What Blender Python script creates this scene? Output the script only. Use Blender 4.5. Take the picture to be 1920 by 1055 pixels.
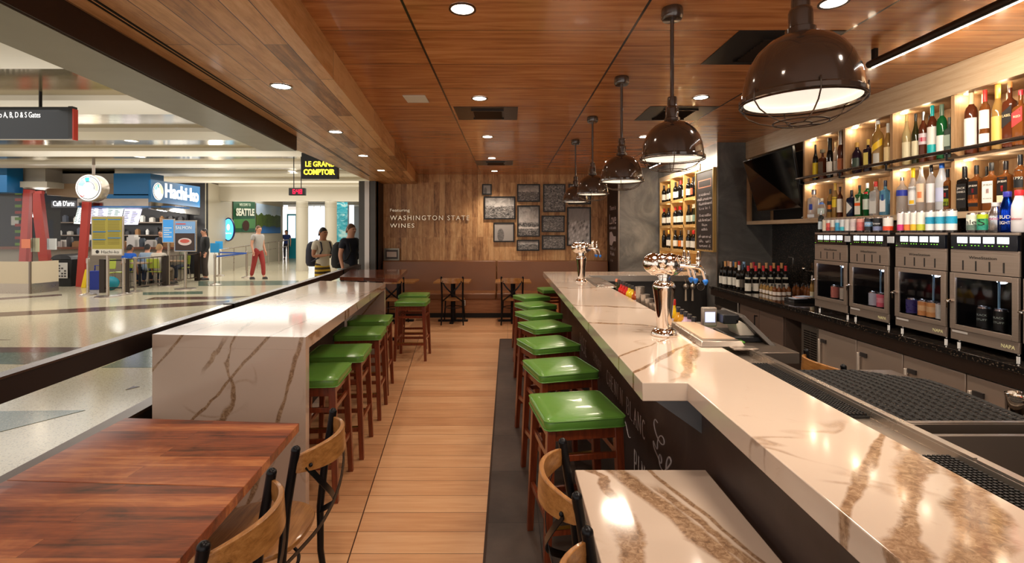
import bpy, bmesh, math, random
from mathutils import Vector, Matrix
random.seed(7)
PI = math.pi
for o in list(bpy.data.objects): bpy.data.objects.remove(o)
scene = bpy.context.scene
COL = scene.collection

# ---------------------------------------------------------------- camera
F = 907.0; CX = 952.0; CY = 435.0; EYE = 1.68
cam_d = bpy.data.cameras.new('camera'); cam = bpy.data.objects.new('camera', cam_d); COL.objects.link(cam)
cam_d.sensor_fit = 'HORIZONTAL'; cam_d.sensor_width = 36; cam_d.lens = F/1920*36
cam_d.shift_x = (960-CX)/1920; cam_d.shift_y = -(527.5-CY)/1920
cam_d.clip_start = 0.05; cam_d.clip_end = 200
cam.location = (0, 0, EYE); cam.rotation_euler = (PI/2, 0, 0)
scene.camera = cam
scene.view_settings.view_transform = 'Standard'; scene.view_settings.look = 'None'
scene.view_settings.gamma = 1; scene.view_settings.use_curve_mapping = False
scene.view_settings.exposure = 0.0

# ---------------------------------------------------------------- world (soft light of the terminal behind the camera)
w = bpy.data.worlds.new('world'); scene.world = w; w.use_nodes = True
w.node_tree.nodes['Background'].inputs[0].default_value = (1.0, .93, .86, 1)
w.node_tree.nodes['Background'].inputs[1].default_value = 1.3

CEIL = 2.89
def lamp(kind, name, loc, energy, color=(1, .78, .55), **k):
    d = bpy.data.lights.new(name, kind); d.energy = energy; d.color = color
    for a, v in k.items(): setattr(d, a, v)
    o = bpy.data.objects.new(name, d); o.location = loc; COL.objects.link(o); return o
# concourse ceiling lighting
for i, (x, y, sx, sy, e) in enumerate([(-9.5, 6, 6, 5, 110), (-9, 12, 8, 5, 260), (-7, 18, 8, 4, 270), (-9, 24, 9, 4, 280), (-6.5, 0.5, 6, 4, 60), (-17, 12, 6, 6, 200)]):
    lamp('AREA', 'concourse_light', (x, y, 3.45), e, (1, .97, .92), shape='RECTANGLE', size=sx, size_y=sy, specular_factor=.25)

for x, y, e in ((-8, 7, 45), (-9, 13, 60), (-8.5, 20, 55), (-7, 27, 50)):
    lamp('AREA', 'ceiling_fill', (x, y, 2.95), e, (1, .97, .93), shape='RECTANGLE', size=7, size_y=3, specular_factor=.25).rotation_euler = (PI, 0, 0)  # added upward fill brightening the concourse ceiling, no fixture there
for x, y in ((-14.2, 17.6), (-12.6, 17.6), (-10.8, 17.9), (-16.5, 17)): lamp('POINT', 'stand_fill', (x, y, 2.4), 60, (1, .95, .86), shadow_soft_size=.2)  # added point fills lifting the dark food stand interior
# ---------------------------------------------------------------- helpers
def lin(v):
    v = v/255.0
    return v/12.92 if v <= .04045 else ((v+.055)/1.055)**2.4
def C(r, g, b): return (lin(r), lin(g), lin(b), 1)
def px(x, y, D): return Vector(((x-CX)/F*D, D, EYE-(y-CY)/F*D))
def pz(x, y, z):                                   # pixel on the plane z
    D = F*(EYE-z)/(y-CY); return Vector(((x-CX)/F*D, D, z))
def dx(x, X): return X*F/(x-CX)                     # depth of pixel column on plane x = X

MATS = {}
def mat(name, color=(.8, .8, .8, 1), rough=.5, metal=0, spec=.5, coat=0, trans=0, ior=1.45, emit=None, es=0, alpha=1, bump=0, bscale=40, sheen=0):
    if name in MATS: return MATS[name]
    m = bpy.data.materials.new(name); m.use_nodes = True; MATS[name] = m
    b = m.node_tree.nodes['Principled BSDF']
    b.inputs['Base Color'].default_value = color; b.inputs['Roughness'].default_value = rough
    b.inputs['Metallic'].default_value = metal; b.inputs['Specular IOR Level'].default_value = spec
    b.inputs['Coat Weight'].default_value = coat; b.inputs['Coat Roughness'].default_value = .06
    b.inputs['Transmission Weight'].default_value = trans; b.inputs['IOR'].default_value = ior
    if emit: b.inputs['Emission Color'].default_value = emit; b.inputs['Emission Strength'].default_value = es
    nt = m.node_tree
    # subtle procedural variation of the surface finish
    tc = nt.nodes.new('ShaderNodeTexCoord'); n = nt.nodes.new('ShaderNodeTexNoise')
    n.inputs['Scale'].default_value = bscale if not metal else 6; n.inputs['Detail'].default_value = 3
    nt.links.new(tc.outputs['Object'], n.inputs['Vector'])
    mr = nt.nodes.new('ShaderNodeMapRange'); mr.inputs['To Min'].default_value = max(0, rough-.04); mr.inputs['To Max'].default_value = min(1, rough+.04)
    nt.links.new(n.outputs['Fac'], mr.inputs['Value']); 
    if trans == 0: nt.links.new(mr.outputs[0], b.inputs['Roughness'])
    if bump:
        bp = nt.nodes.new('ShaderNodeBump'); bp.inputs['Strength'].default_value = bump; bp.inputs['Distance'].default_value = .01
        nt.links.new(n.outputs['Fac'], bp.inputs['Height']); nt.links.new(bp.outputs[0], b.inputs['Normal'])
    return m

class NT:                                           # tiny node-building helper
    def __init__(s, name, rough=.5, spec=.5, coat=0, metal=0):
        s.m = bpy.data.materials.new(name); s.m.use_nodes = True; MATS[name] = s.m
        s.t = s.m.node_tree; s.b = s.t.nodes['Principled BSDF']
        s.b.inputs['Roughness'].default_value = rough; s.b.inputs['Specular IOR Level'].default_value = spec
        s.b.inputs['Coat Weight'].default_value = coat; s.b.inputs['Coat Roughness'].default_value = .05; s.b.inputs['Metallic'].default_value = metal
        s.co = s.t.nodes.new('ShaderNodeTexCoord').outputs['Object']
        sp = s.t.nodes.new('ShaderNodeSeparateXYZ'); s.t.links.new(s.co, sp.inputs[0]); s.xyz = list(sp.outputs)
    def put(s, sock, v):
        if hasattr(v, 'is_linked') or hasattr(v, 'links'): s.t.links.new(v, sock)
        else: sock.default_value = v
    def math(s, op, a, b=0.0, c=0.0, clamp=False):
        n = s.t.nodes.new('ShaderNodeMath'); n.operation = op; n.use_clamp = clamp
        s.put(n.inputs[0], a); s.put(n.inputs[1], b); s.put(n.inputs[2], c); return n.outputs[0]
    def comb(s, x, y, z):
        n = s.t.nodes.new('ShaderNodeCombineXYZ')
        for i, v in enumerate((x, y, z)): s.put(n.inputs[i], v)
        return n.outputs[0]
    def noise(s, vec, scale, detail=4, rough=.5, dist=0, color=False):
        n = s.t.nodes.new('ShaderNodeTexNoise'); s.put(n.inputs['Vector'], vec)
        n.inputs['Scale'].default_value = scale; n.inputs['Detail'].default_value = detail; n.inputs['Roughness'].default_value = rough; n.inputs['Distortion'].default_value = dist
        return n.outputs['Color' if color else 'Fac']
    def ramp(s, fac, stops):
        n = s.t.nodes.new('ShaderNodeValToRGB'); s.put(n.inputs[0], fac); e = n.color_ramp.elements
        while len(e) < len(stops): e.new(.5)
        for i, (p, c) in enumerate(stops): e[i].position = p; e[i].color = c
        return n.outputs[0]
    def mix(s, fac, a, b, mode='MIX'):
        n = s.t.nodes.new('ShaderNodeMix'); n.data_type = 'RGBA'; n.blend_type = mode
        s.put(n.inputs[0], fac); s.put(n.inputs[6], a); s.put(n.inputs[7], b); return n.outputs[2]
    def step(s, v, lo, hi):                         # smooth 0..1
        n = s.t.nodes.new('ShaderNodeMapRange'); n.interpolation_type = 'SMOOTHSTEP'; s.put(n.inputs['Value'], v)
        s.put(n.inputs['From Min'], lo); s.put(n.inputs['From Max'], hi); return n.outputs[0]
    def brick(s, vec, bw, rh, mortar, offset=.5, smooth=.1):
        n = s.t.nodes.new('ShaderNodeTexBrick'); s.put(n.inputs['Vector'], vec); n.offset = offset; n.squash = 1
        n.inputs['Color1'].default_value = (0, 0, 0, 1); n.inputs['Color2'].default_value = (1, 1, 1, 1); n.inputs['Mortar'].default_value = (.5, .5, .5, 1)
        n.inputs['Scale'].default_value = 1; n.inputs['Mortar Size'].default_value = mortar; n.inputs['Mortar Smooth'].default_value = smooth; n.inputs['Bias'].default_value = 0
        n.inputs['Brick Width'].default_value = bw; n.inputs['Row Height'].default_value = rh
        return n.outputs['Color'], n.outputs['Fac']
    def bump(s, h, strength=.2, dist=.01):
        n = s.t.nodes.new('ShaderNodeBump'); n.inputs['Strength'].default_value = strength; n.inputs['Distance'].default_value = dist
        s.put(n.inputs['Height'], h); s.t.links.new(n.outputs[0], s.b.inputs['Normal'])
    def color(s, v): s.put(s.b.inputs['Base Color'], v); return s.m

def wood(name, cols, axes='xyz', plank=None, seam=.003, seamcol=C(40, 22, 12), rough=.4, coat=0, gs=1.0, stretch=14, var=.5, shear=0, off=(0, 0), offset=.37, knots=0, bump=.05, spec=.5):
    """cols: dark..light. axes[0] = grain direction, axes[1] = across the planks"""
    n = NT(name, rough, spec, coat); ax = {'x': n.xyz[0], 'y': n.xyz[1], 'z': n.xyz[2]}
    u, v, q = ax[axes[0]], ax[axes[1]], ax[axes[2]]
    if shear: v = n.math('MULTIPLY_ADD', u, -shear, v)
    if off[0]: u = n.math('ADD', u, off[0])
    if off[1]: v = n.math('ADD', v, off[1])
    if plank:
        bc, bf = n.brick(n.comb(u, v, 0.0), plank[0], plank[1], seam, offset)
        sep = n.t.nodes.new('ShaderNodeSeparateColor'); n.t.links.new(bc, sep.inputs[0]); r = sep.outputs[0]
    else: r = 0.5; bf = 0.0
    shift = n.math('MULTIPLY', r, 37.0)
    vec = n.comb(n.math('MULTIPLY_ADD', u, 1.0, shift), n.math('MULTIPLY_ADD', v, stretch, shift), n.math('MULTIPLY', q, stretch))
    g1 = n.noise(vec, 1.6*gs, 6, .6, .6); g2 = n.noise(vec, 9*gs, 4, .7, 0)
    f = n.math('ADD', n.math('MULTIPLY', g1, .75), n.math('MULTIPLY', g2, .35))
    f = n.math('ADD', f, n.math('MULTIPLY', n.math('SUBTRACT', r, .5), var))
    if knots:
        k = n.noise(n.comb(n.math('MULTIPLY', u, .5), v, q), 5*gs, 3, .6, 1.5); f = n.math('ADD', f, n.math('MULTIPLY', n.math('SUBTRACT', k, .5), knots))
    k = len(cols); c = n.ramp(f, [(.25+.5*i/(k-1), cols[i]) for i in range(k)])
    if plank: c = n.mix(bf, c, seamcol); n.bump(n.math('SUBTRACT', g1, n.math('MULTIPLY', bf, 2.0)), bump*2, .004)
    else: n.bump(g2, bump, .004)
    return n.color(c)

def quartz(name, veins=(), faint=.5, seed=0.0, base=((202, 184, 168), (192, 172, 156))):
    """veins: (normal xyz, c, width, wobble, scale, gate or None); vein runs where dot(n,p) = c. gate = (axis xyz, lo, hi)"""
    n = NT(name, .1, .45, 0.1)
    pos = n.comb(n.math('ADD', n.xyz[0], seed), n.math('ADD', n.xyz[1], seed*.7), n.xyz[2])
    cloud = n.noise(pos, 1.5, 5, .6, .4); col = n.mix(cloud, C(*base[0]), C(*base[1]))
    grain = n.noise(pos, 42, 5, .75, 1.0); fine = n.noise(pos, 7, 5, .65, 1.2)
    vc = n.ramp(grain, [(.28, C(82, 58, 38)), (.48, C(134, 102, 74)), (.66, C(176, 146, 116)), (.8, C(214, 194, 174))])
    # thin incidental veins
    a = n.noise(pos, 1.1, 3, .5, .8)
    m = n.math('SUBTRACT', 1.0, n.step(n.math('ABSOLUTE', n.math('SUBTRACT', a, .5)), .0, .012))
    gate = n.step(n.noise(pos, 1.9, 2), .5, .62)
    mask = n.math('MULTIPLY', n.math('MULTIPLY', m, gate), faint)
    b2 = n.math('MULTIPLY', n.step(fine, .60, .70), n.math('MULTIPLY', n.step(n.noise(pos, 1.3, 2), .5, .66), faint*.6))
    mask = n.math('MAXIMUM', mask, b2)
    for i, (nv, c, wd, wob, sc, g) in enumerate(veins):
        d = n.math('ADD', n.math('ADD', n.math('MULTIPLY', n.xyz[0], nv[0]), n.math('MULTIPLY', n.xyz[1], nv[1])), n.math('MULTIPLY', n.xyz[2], nv[2]))
        off = n.math('MULTIPLY', n.math('SUBTRACT', n.noise(n.comb(n.math('ADD', n.xyz[0], i*3.1+seed), n.xyz[1], n.xyz[2]), sc, 3, .5, .3), .5), wob*2)
        d = n.math('ABSOLUTE', n.math('SUBTRACT', n.math('ADD', d, off), c))
        wv = n.math('MULTIPLY', n.math('ADD', n.noise(n.comb(n.xyz[0], n.math('ADD', n.xyz[1], i*5.3+seed), n.xyz[2]), 2.2, 2), -.18), wd*2.6)
        rag = n.math('MULTIPLY', n.math('SUBTRACT', fine, .5), wd*.9)
        e = n.math('SUBTRACT', 1.0, n.step(n.math('ADD', d, rag), n.math('MULTIPLY', wv, .55), n.math('ADD', wv, .003)))
        if g:
            q = n.math('ADD', n.math('ADD', n.math('MULTIPLY', n.xyz[0], g[0][0]), n.math('MULTIPLY', n.xyz[1], g[0][1])), n.math('MULTIPLY', n.xyz[2], g[0][2]))
            e = n.math('MULTIPLY', e, n.math('MULTIPLY', n.step(q, g[1]-.06, g[1]+.04), n.math('SUBTRACT', 1.0, n.step(q, g[2]-.04, g[2]+.06))))
        mask = n.math('MAXIMUM', mask, e)
    return n.color(n.mix(n.math('MULTIPLY', mask, .92), col, vc))

# ---- mesh building
class MB:
    def __init__(s): s.v = []; s.f = []; s.mi = []; s.cur = 0
    def add(s, vs, fs):
        b = len(s.v); s.v += [tuple(v) for v in vs]; s.f += [tuple(b+i for i in f) for f in fs]; s.mi += [s.cur]*len(fs); return s
    def hexa(s, c):                                 # 8 corners: bottom 4 ccw, top 4 ccw
        return s.add(c, [(3, 2, 1, 0), (4, 5, 6, 7), (0, 1, 5, 4), (1, 2, 6, 5), (2, 3, 7, 6), (3, 0, 4, 7)])
    def box(s, x0, x1, y0, y1, z0, z1):
        x0, x1 = min(x0, x1), max(x0, x1); y0, y1 = min(y0, y1), max(y0, y1); z0, z1 = min(z0, z1), max(z0, z1)
        return s.hexa([(x0, y0, z0), (x1, y0, z0), (x1, y1, z0), (x0, y1, z0), (x0, y0, z1), (x1, y0, z1), (x1, y1, z1), (x0, y1, z1)])
    def prism(s, poly, z0, z1):                     # poly ccw list of xy
        n = len(poly); a = sum(poly[i][0]*poly[(i+1) % n][1]-poly[(i+1) % n][0]*poly[i][1] for i in range(n))
        if a < 0: poly = poly[::-1]
        vs = [(p[0], p[1], z0) for p in poly]+[(p[0], p[1], z1) for p in poly]
        return s.add(vs, [tuple(range(n-1, -1, -1)), tuple(range(n, 2*n))]+[(i, (i+1) % n, n+(i+1) % n, n+i) for i in range(n)])
    def bar(s, p0, p1, w, h, up=(0, 0, 1)):         # box beam between points
        p0, p1 = Vector(p0), Vector(p1); d = (p1-p0).normalized(); u = Vector(up)
        if abs(d.dot(u)) > .95: u = Vector((0, 1, 0))
        r = d.cross(u).normalized(); u = r.cross(d).normalized(); r *= w/2; u *= h/2
        return s.hexa([p0-r-u, p0+r-u, p1+r-u, p1-r-u, p0-r+u, p0+r+u, p1+r+u, p1-r+u])
    def loft(s, rings, closed=True, cap=True):
        n = len(rings[0]); b = []; vs = [p for r in rings for p in r]; fs = []
        for k in range(len(rings)-1):
            for i in range(n if closed else n-1):
                j = (i+1) % n; fs.append((k*n+i, k*n+j, (k+1)*n+j, (k+1)*n+i))
        if cap and closed: fs += [tuple(range(n-1, -1, -1)), tuple((len(rings)-1)*n+i for i in range(n))]
        return s.add(vs, fs)
    def tube(s, pts, r, n=8, closed=False):
        pts = [Vector(p) for p in pts]; rr = r if isinstance(r, (list, tuple)) else [r]*len(pts); rings = []; up = None
        for i, p in enumerate(pts):
            if closed: d = (pts[(i+1) % len(pts)]-pts[i-1])
            else: d = pts[min(i+1, len(pts)-1)]-pts[max(i-1, 0)]
            d.normalize()
            if up is None: up = Vector((0, 0, 1)) if abs(d.z) < .9 else Vector((1, 0, 0))
            a = d.cross(up).normalized(); up = a.cross(d).normalized()
            rings.append([p+(a*math.cos(t)+up*math.sin(t))*rr[i] for t in [2*PI*k/n for k in range(n)]])
        if closed:
            rings.append(rings[0]); return s.loft(rings, cap=False)
        return s.loft(rings)
    def cyl(s, c, r, z0, z1, n=24, r1=None): return s.lathe([(r, z0), (r if r1 is None else r1, z1)], c, n)
    def lathe(s, prof, c=(0, 0), n=24, p=2.0, sx=1, sy=1, round_neck=False):       # prof: (r,z); p: superellipse exponent
        rings = []; rmax = max(r for r, z in prof)
        for r, z in prof:
            ring = []
            for k in range(n):
                t = 2*PI*(k+.5)/n if p > 2 else 2*PI*k/n
                e = 2.0 if (round_neck and r < .8*rmax) else p
                a, b = math.cos(t), math.sin(t); q = (abs(a)**e+abs(b)**e)**(1/e)
                ring.append((c[0]+r*a/q*sx, c[1]+r*b/q*sy, z+(c[2] if len(c) > 2 else 0)))
            rings.append(ring)
        return s.loft(rings)
    def ball(s, c, r, n=12, sz=1.0):
        return s.lathe([(max(1e-4, r*math.sin(PI*k/n)), c[2]-r*sz*math.cos(PI*k/n)) for k in range(n+1)], (c[0], c[1]), 2*n)
    def quad(s, a, b, c, d): return s.add([a, b, c, d], [(0, 1, 2, 3)])
    def torus(s, c, R, r, n=32, m=6, z=0): return s.tube([(c[0]+R*math.cos(2*PI*k/n), c[1]+R*math.sin(2*PI*k/n), z) for k in range(n)], r, m, True)
    def xf(s, M): s.v = [tuple(M @ Vector(v)) for v in s.v]; return s
    def mesh(s, name, mats, smooth=True, angle=40):
        me = bpy.data.meshes.new(name); me.from_pydata(s.v, [], s.f)
        for m in (mats if isinstance(mats, (list, tuple)) else [mats]): me.materials.append(m)
        if any(s.mi): me.polygons.foreach_set('material_index', s.mi)
        me.validate(); me.update()
        bm = bmesh.new(); bm.from_mesh(me); bmesh.ops.recalc_face_normals(bm, faces=bm.faces); bm.to_mesh(me); bm.free()
        if smooth:
            me.polygons.foreach_set('use_smooth', [True]*len(me.polygons)); me.set_sharp_from_angle(angle=math.radians(angle))
        return me
    def obj(s, name, mats, parent=None, bevel=0, loc=None, rz=0, smooth=True, seg=2, angle=40):
        o = bpy.data.objects.new(name, s.mesh(name, mats, smooth, angle)); COL.objects.link(o)
        if parent is not None: o.parent = parent
        if loc is not None: o.location = loc
        if rz: o.rotation_euler.z = rz
        if bevel:
            b = o.modifiers.new('bevel', 'BEVEL'); b.width = bevel; b.segments = seg; b.limit_method = 'ANGLE'; b.angle_limit = math.radians(50); b.harden_normals = False
        return o

def T(o, label, cat, group=None):
    o['label'] = label; o['category'] = cat
    if group: o['group'] = group
    return o
def S(o): o['kind'] = 'structure'; return o
def E(name, label, cat, loc=(0, 0, 0), rz=0, group=None):
    o = bpy.data.objects.new(name, None); o.empty_display_size = .05; COL.objects.link(o); o.location = loc; o.rotation_euler = (0, 0, rz); return T(o, label, cat, group)
def dup(root, loc, rz=0, label=None, group=None):
    r = root.copy(); COL.objects.link(r); r.location = loc; r.rotation_euler = (0, 0, rz)
    if label: r['label'] = label
    if group: r['group'] = group
    def rec(src, dst):
        for ch in src.children:
            c = ch.copy(); COL.objects.link(c); c.parent = dst; c.matrix_parent_inverse = ch.matrix_parent_inverse.copy(); rec(ch, c)
    rec(root, r); return r

def textmesh(s, size, origin, right, up, mats, name='lettering', parent=None, depth=.002, align='LEFT', width=None, wrap=None, bold=0, sx=1, spacing=1):
    """letters standing on ORIGIN along RIGHT / UP; width: squeeze to that width; wrap: bend round a cylinder of that radius"""
    cu = bpy.data.curves.new('t', 'FONT'); cu.body = s; cu.size = size; cu.extrude = depth/2; cu.offset = bold; cu.align_x = align; cu.space_character = spacing; cu.resolution_u = 3
    o = bpy.data.objects.new('t', cu); me = bpy.data.meshes.new_from_object(o); bpy.data.objects.remove(o); bpy.data.curves.remove(cu)
    if not me.vertices: return None
    xs = [v.co.x for v in me.vertices]; x0, x1 = min(xs), max(xs); k = sx
    if width: k = width/(x1-x0); x_off = x0 if align == 'LEFT' else (x0+x1)/2
    else: x_off = 0
    R, U = Vector(right).normalized(), Vector(up).normalized(); N = R.cross(U); O = Vector(origin)
    for v in me.vertices:
        x = (v.co.x-x_off)*k; y = v.co.y; z = v.co.z
        if wrap: a = x/wrap; p = O-N*wrap+R*(math.sin(a)*(wrap+z+.0008))+N*(math.cos(a)*(wrap+z+.0008))+U*y
        else: p = O+R*x+U*y+N*z
        v.co = p
    me.name = name; me.materials.clear(); me.materials.append(mats)
    ob = bpy.data.objects.new(name, me); COL.objects.link(ob)
    if parent is not None: ob.parent = parent
    return ob

def scribble(mb, x, y, wid, h, M, seed):            # illegible small handwriting as short strokes; M maps (u,v) to a point
    rnd = random.Random(seed); u = x-wid/2
    while u < x+wid/2:
        lw = rnd.uniform(.45, .9)*h
        if rnd.random() < .14: u += lw; continue
        hh = h*rnd.choice([.6, .6, .7, 1.0]); t = h*.16
        k = rnd.randint(0, 3)
        segs = [((0, 0), (0, hh)), ((0, hh), (lw*.7, hh)) if k else ((0, 0), (lw*.7, 0)), ((lw*.7, 0), (lw*.7, hh*.6))]
        if k == 2: segs.append(((0, hh*.5), (lw*.6, hh*.5)))
        for (a, b), (c, d) in segs:
            if abs(a-c) > abs(b-d): q = [(a, b-t/2), (c, d-t/2), (c, d+t/2), (a, b+t/2)]
            else: q = [(a-t/2, b), (a+t/2, b), (c+t/2, d), (c-t/2, d)]
            mb.quad(*[M(u+i, y+j) for i, j in q])
        u += lw+h*.12

# ---------------------------------------------------------------- common materials
BLK = mat('black_metal', C(24, 24, 27), .35, .6)
STEEL = mat('stainless_steel', C(178, 166, 154), .28, .85)
STEELD = mat('brushed_steel_dark', C(128, 116, 106), .32, .75)
CHROME = mat('polished_chrome', C(232, 222, 212), .05, 1)
BRONZE = mat('bronze_enamel', C(72, 56, 46), .12, .15, coat=1)
WHITE = mat('white_paint', C(225, 222, 214), .45)
BLACKP = mat('black_plastic', C(18, 18, 20), .4)
GLASSM = mat('clear_glass', (1, 1, 1, 1), .02, trans=1, ior=1.3)
RUBBER = mat('black_rubber', C(22, 20, 20), .6, bump=.2)
CREAM = mat('cream_print', C(235, 228, 208), .5)
GREEN = NT('green_vinyl', .32, .5, .25); GREEN.bump(GREEN.noise(GREEN.co, 12, 3), .15, .01); GREEN = GREEN.color(GREEN.mix(GREEN.noise(GREEN.co, 3, 2), C(84, 132, 52), C(98, 146, 60)))
MAHOG = wood('mahogany_stained_wood', [C(62, 22, 10), C(104, 44, 20), C(136, 62, 30)], 'zxy', rough=.3, coat=.3, gs=2)
ELM = wood('golden_elm_wood', [C(100, 62, 28), C(150, 100, 50), C(180, 128, 72)], 'xyz', rough=.35, coat=.3, gs=3)
WALNUT = wood('walnut_plank_top', [C(70, 30, 16), C(128, 60, 32), C(156, 80, 44), C(190, 118, 70)], 'xyz', (1.3, .085), .0006, C(70, 30, 16), .3, .12, 1.2, 14, .34, knots=.5)
WALND = wood('dark_walnut_table', [C(52, 24, 16), C(92, 46, 30), C(120, 62, 40)], 'xyz', (1.3, .1), .0006, C(40, 20, 12), .16, .5, 1.2, 14, .3)
OAKV = wood('light_oak_laminate', [C(128, 94, 62), C(164, 128, 90), C(186, 152, 114)], 'zyx', rough=.45, gs=1.6, stretch=16)
OAKH = wood('pale_oak_laminate_fascia', [C(150, 124, 96), C(180, 154, 124), C(198, 176, 148)], 'yzx', rough=.45, gs=1.0, stretch=16)
# ================================================================ SETTING
BLKK = BLACKP
FX = lambda D: -2.17-.094*(D-2.06)                   # storefront line (outer railing)
RI = lambda D: -.811-.107*D                          # soffit inner edge
# --- floors
n = NT('wood_look_floor_tile', .32, .5)
bc, bf = n.brick(n.comb(n.xyz[0], n.math('ADD', n.xyz[1], .075), 0.0), 40.0, .186, .0022, 0)
sp = n.t.nodes.new('ShaderNodeSeparateColor'); n.t.links.new(bc, sp.inputs[0])
row = n.math('FLOOR', n.math('DIVIDE', n.math('ADD', n.xyz[1], .075), .186)); wn = n.t.nodes.new('ShaderNodeTexWhiteNoise'); wn.noise_dimensions = '1D'; n.put(wn.inputs['W'], row)
rr = wn.outputs['Value']
side = n.math('GREATER_THAN', n.math('MULTIPLY_ADD', n.xyz[1], .114, n.xyz[0]), -.535)
sh = n.math('ADD', n.math('MULTIPLY', rr, 31.0), n.math('MULTIPLY', side, 7.0))
vec = n.comb(n.math('ADD', n.xyz[0], sh), n.math('MULTIPLY_ADD', n.xyz[1], 16.0, sh), 0.0)
g = n.math('ADD', n.math('MULTIPLY', n.noise(vec, 1.8, 6, .6, .5), .8), n.math('MULTIPLY', n.math('SUBTRACT', n.math('FRACT', n.math('MULTIPLY', sh, 1.37)), .5), .28))
c = n.ramp(g, [(.2, C(182, 130, 90)), (.42, C(200, 150, 108)), (.62, C(212, 166, 124))])
sl = n.math('SUBTRACT', 1.0, n.step(n.math('ABSOLUTE', n.math('ADD', n.math('MULTIPLY_ADD', n.xyz[1], .114, n.xyz[0]), .535)), .002, .005))
c = n.mix(n.math('MAXIMUM', n.math('MULTIPLY', bf, .8), sl), c, C(66, 40, 26)); n.bump(n.math('MULTIPLY', bf, -1.0), .2, .002); n.color(c)
WFL = MATS['wood_look_floor_tile']
n = NT('dark_slate_tile', .38, .5)
bc, bf = n.brick(n.comb(n.math('ADD', n.xyz[1], .2), n.math('ADD', n.xyz[0], .13), 0.0), .6, .31, .003, 0)
sp = n.t.nodes.new('ShaderNodeSeparateColor'); n.t.links.new(bc, sp.inputs[0])
c = n.ramp(n.math('ADD', n.math('MULTIPLY', n.noise(n.co, 3, 6, .65), .8), n.math('MULTIPLY', sp.outputs[0], .2)), [(.3, C(52, 42, 38)), (.7, C(84, 70, 62))]); n.bump(n.noise(n.co, 9, 5), .15, .01)
n.color(n.mix(bf, c, C(36, 30, 28))); SLT = MATS['dark_slate_tile']
n = NT('terrazzo', .14, .4, 0)
def speck(n, base, tints, sc=70):
    v = n.t.nodes.new('ShaderNodeTexVoronoi'); n.put(v.inputs['Vector'], n.co); v.inputs['Scale'].default_value = sc
    s2 = n.t.nodes.new('ShaderNodeSeparateColor'); n.t.links.new(v.outputs['Color'], s2.inputs[0])
    k = len(tints); m = n.ramp(s2.outputs[0], [(i/k, t) for i, t in enumerate(tints)])
    return n.mix(n.math('MULTIPLY', n.step(v.outputs['Distance'], .5, .3), .75), base, m)
n.color(speck(n, n.mix(n.noise(n.co, .6, 3), C(190, 180, 152), C(206, 196, 170)), [C(214, 206, 184), C(186, 174, 142), C(150, 138, 112), C(216, 210, 190), C(118, 108, 90)])); TRZ = MATS['terrazzo']
n = NT('green_terrazzo', .16, .35, 0); n.color(speck(n, C(84, 102, 88), [C(72, 92, 78), C(104, 118, 100), C(60, 78, 68), C(150, 150, 130)])); TRG = MATS['green_terrazzo']
n = NT('brown_terrazzo', .16, .35, 0); n.color(speck(n, C(86, 62, 54), [C(78, 56, 50), C(104, 78, 68), C(66, 48, 44), C(134, 112, 96)])); TRB = MATS['brown_terrazzo']

S(MB().prism([(FX(-2)-.02, -2), (-.12, -2), (-.12, 7.62), (2.2, 7.62), (2.2, 10.3), (FX(10.3)-.02, 10.3)], -.05, 0).obj('floor', WFL, smooth=False))
S(MB().box(-.12, 3.7, -2, 7.62, -.05, 0).obj('floor_bar', SLT, smooth=False))
S(MB().prism([(-30, -2), (FX(-2)-.02, -2), (FX(10.3)-.02, 10.3), (-2.6, 10.3), (-2.6, 44), (-30, 44)], -.05, 0).obj('floor_concourse', TRZ, smooth=False))
S(MB().box(-.127, -.113, -2, 7.62, 0, .002).box(-.12, 2, 7.613, 7.627, 0, .002).obj('trim_1', mat('edge_trim', C(60, 44, 36), .4, .5)))
def inlay(i, pts, m):
    P = [pz(x if x else -160, y, 0) for x, y in pts]; S(MB().prism([(p.x, p.y) for p in P], 0, .0015+.0002*i).obj('trim_%d' % i, m, smooth=False))
inlay(2, [(0, 602), (430, 570), (430, 563), (0, 594)], TRB)
inlay(3, [(0, 573), (116, 554), (116, 551), (0, 568)], TRB)
inlay(4, [(270, 562), (420, 561), (470, 555), (290, 557)], TRB)
inlay(5, [(0, 662), (140, 660), (160, 651), (0, 651)], TRB)
inlay(6, [(0, 680), (45, 683), (140, 660), (0, 662)], TRG)
inlay(7, [(190, 689), (420, 689), (420, 640), (283, 652)], TRG)
inlay(8, [(0, 850), (160, 769), (0, 773)], TRG)
inlay(9, [(372, 536), (560, 534), (560, 526), (372, 527)], TRG)
inlay(10, [(268, 548), (380, 546), (380, 551), (268, 553)], TRG)
inlay(11, [(0, 641), (20, 637), (0, 635)], TRB)
inlay(12, [(235, 731), (262, 725), (250, 724)], TRB)

# --- ceiling: timber panels 1.30 x 0.583
n = NT('cherry_ceiling_panel', .26, .5, .25)
bc, bf = n.brick(n.comb(n.math('ADD', n.xyz[0], .555+1.3*4), n.math('ADD', n.xyz[1], -2.903+.583*10), 0.0), 1.3, .583, .0035, 0)
sp = n.t.nodes.new('ShaderNodeSeparateColor'); n.t.links.new(bc, sp.inputs[0]); r = sp.outputs[0]
sh = n.math('MULTIPLY', r, 23.0)
vec = n.comb(n.math('ADD', n.xyz[0], sh), n.math('MULTIPLY_ADD', n.xyz[1], 13.0, sh), 0.0)
g = n.math('ADD', n.noise(vec, 1.5, 6, .6, .7), n.math('MULTIPLY', n.math('SUBTRACT', r, .5), .12))
c = n.ramp(g, [(.25, C(134, 80, 40)), (.5, C(186, 120, 68)), (.75, C(214, 150, 94))])
seamx = n.math('PINGPONG', n.math('ADD', n.xyz[0], .555), .65)
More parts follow.
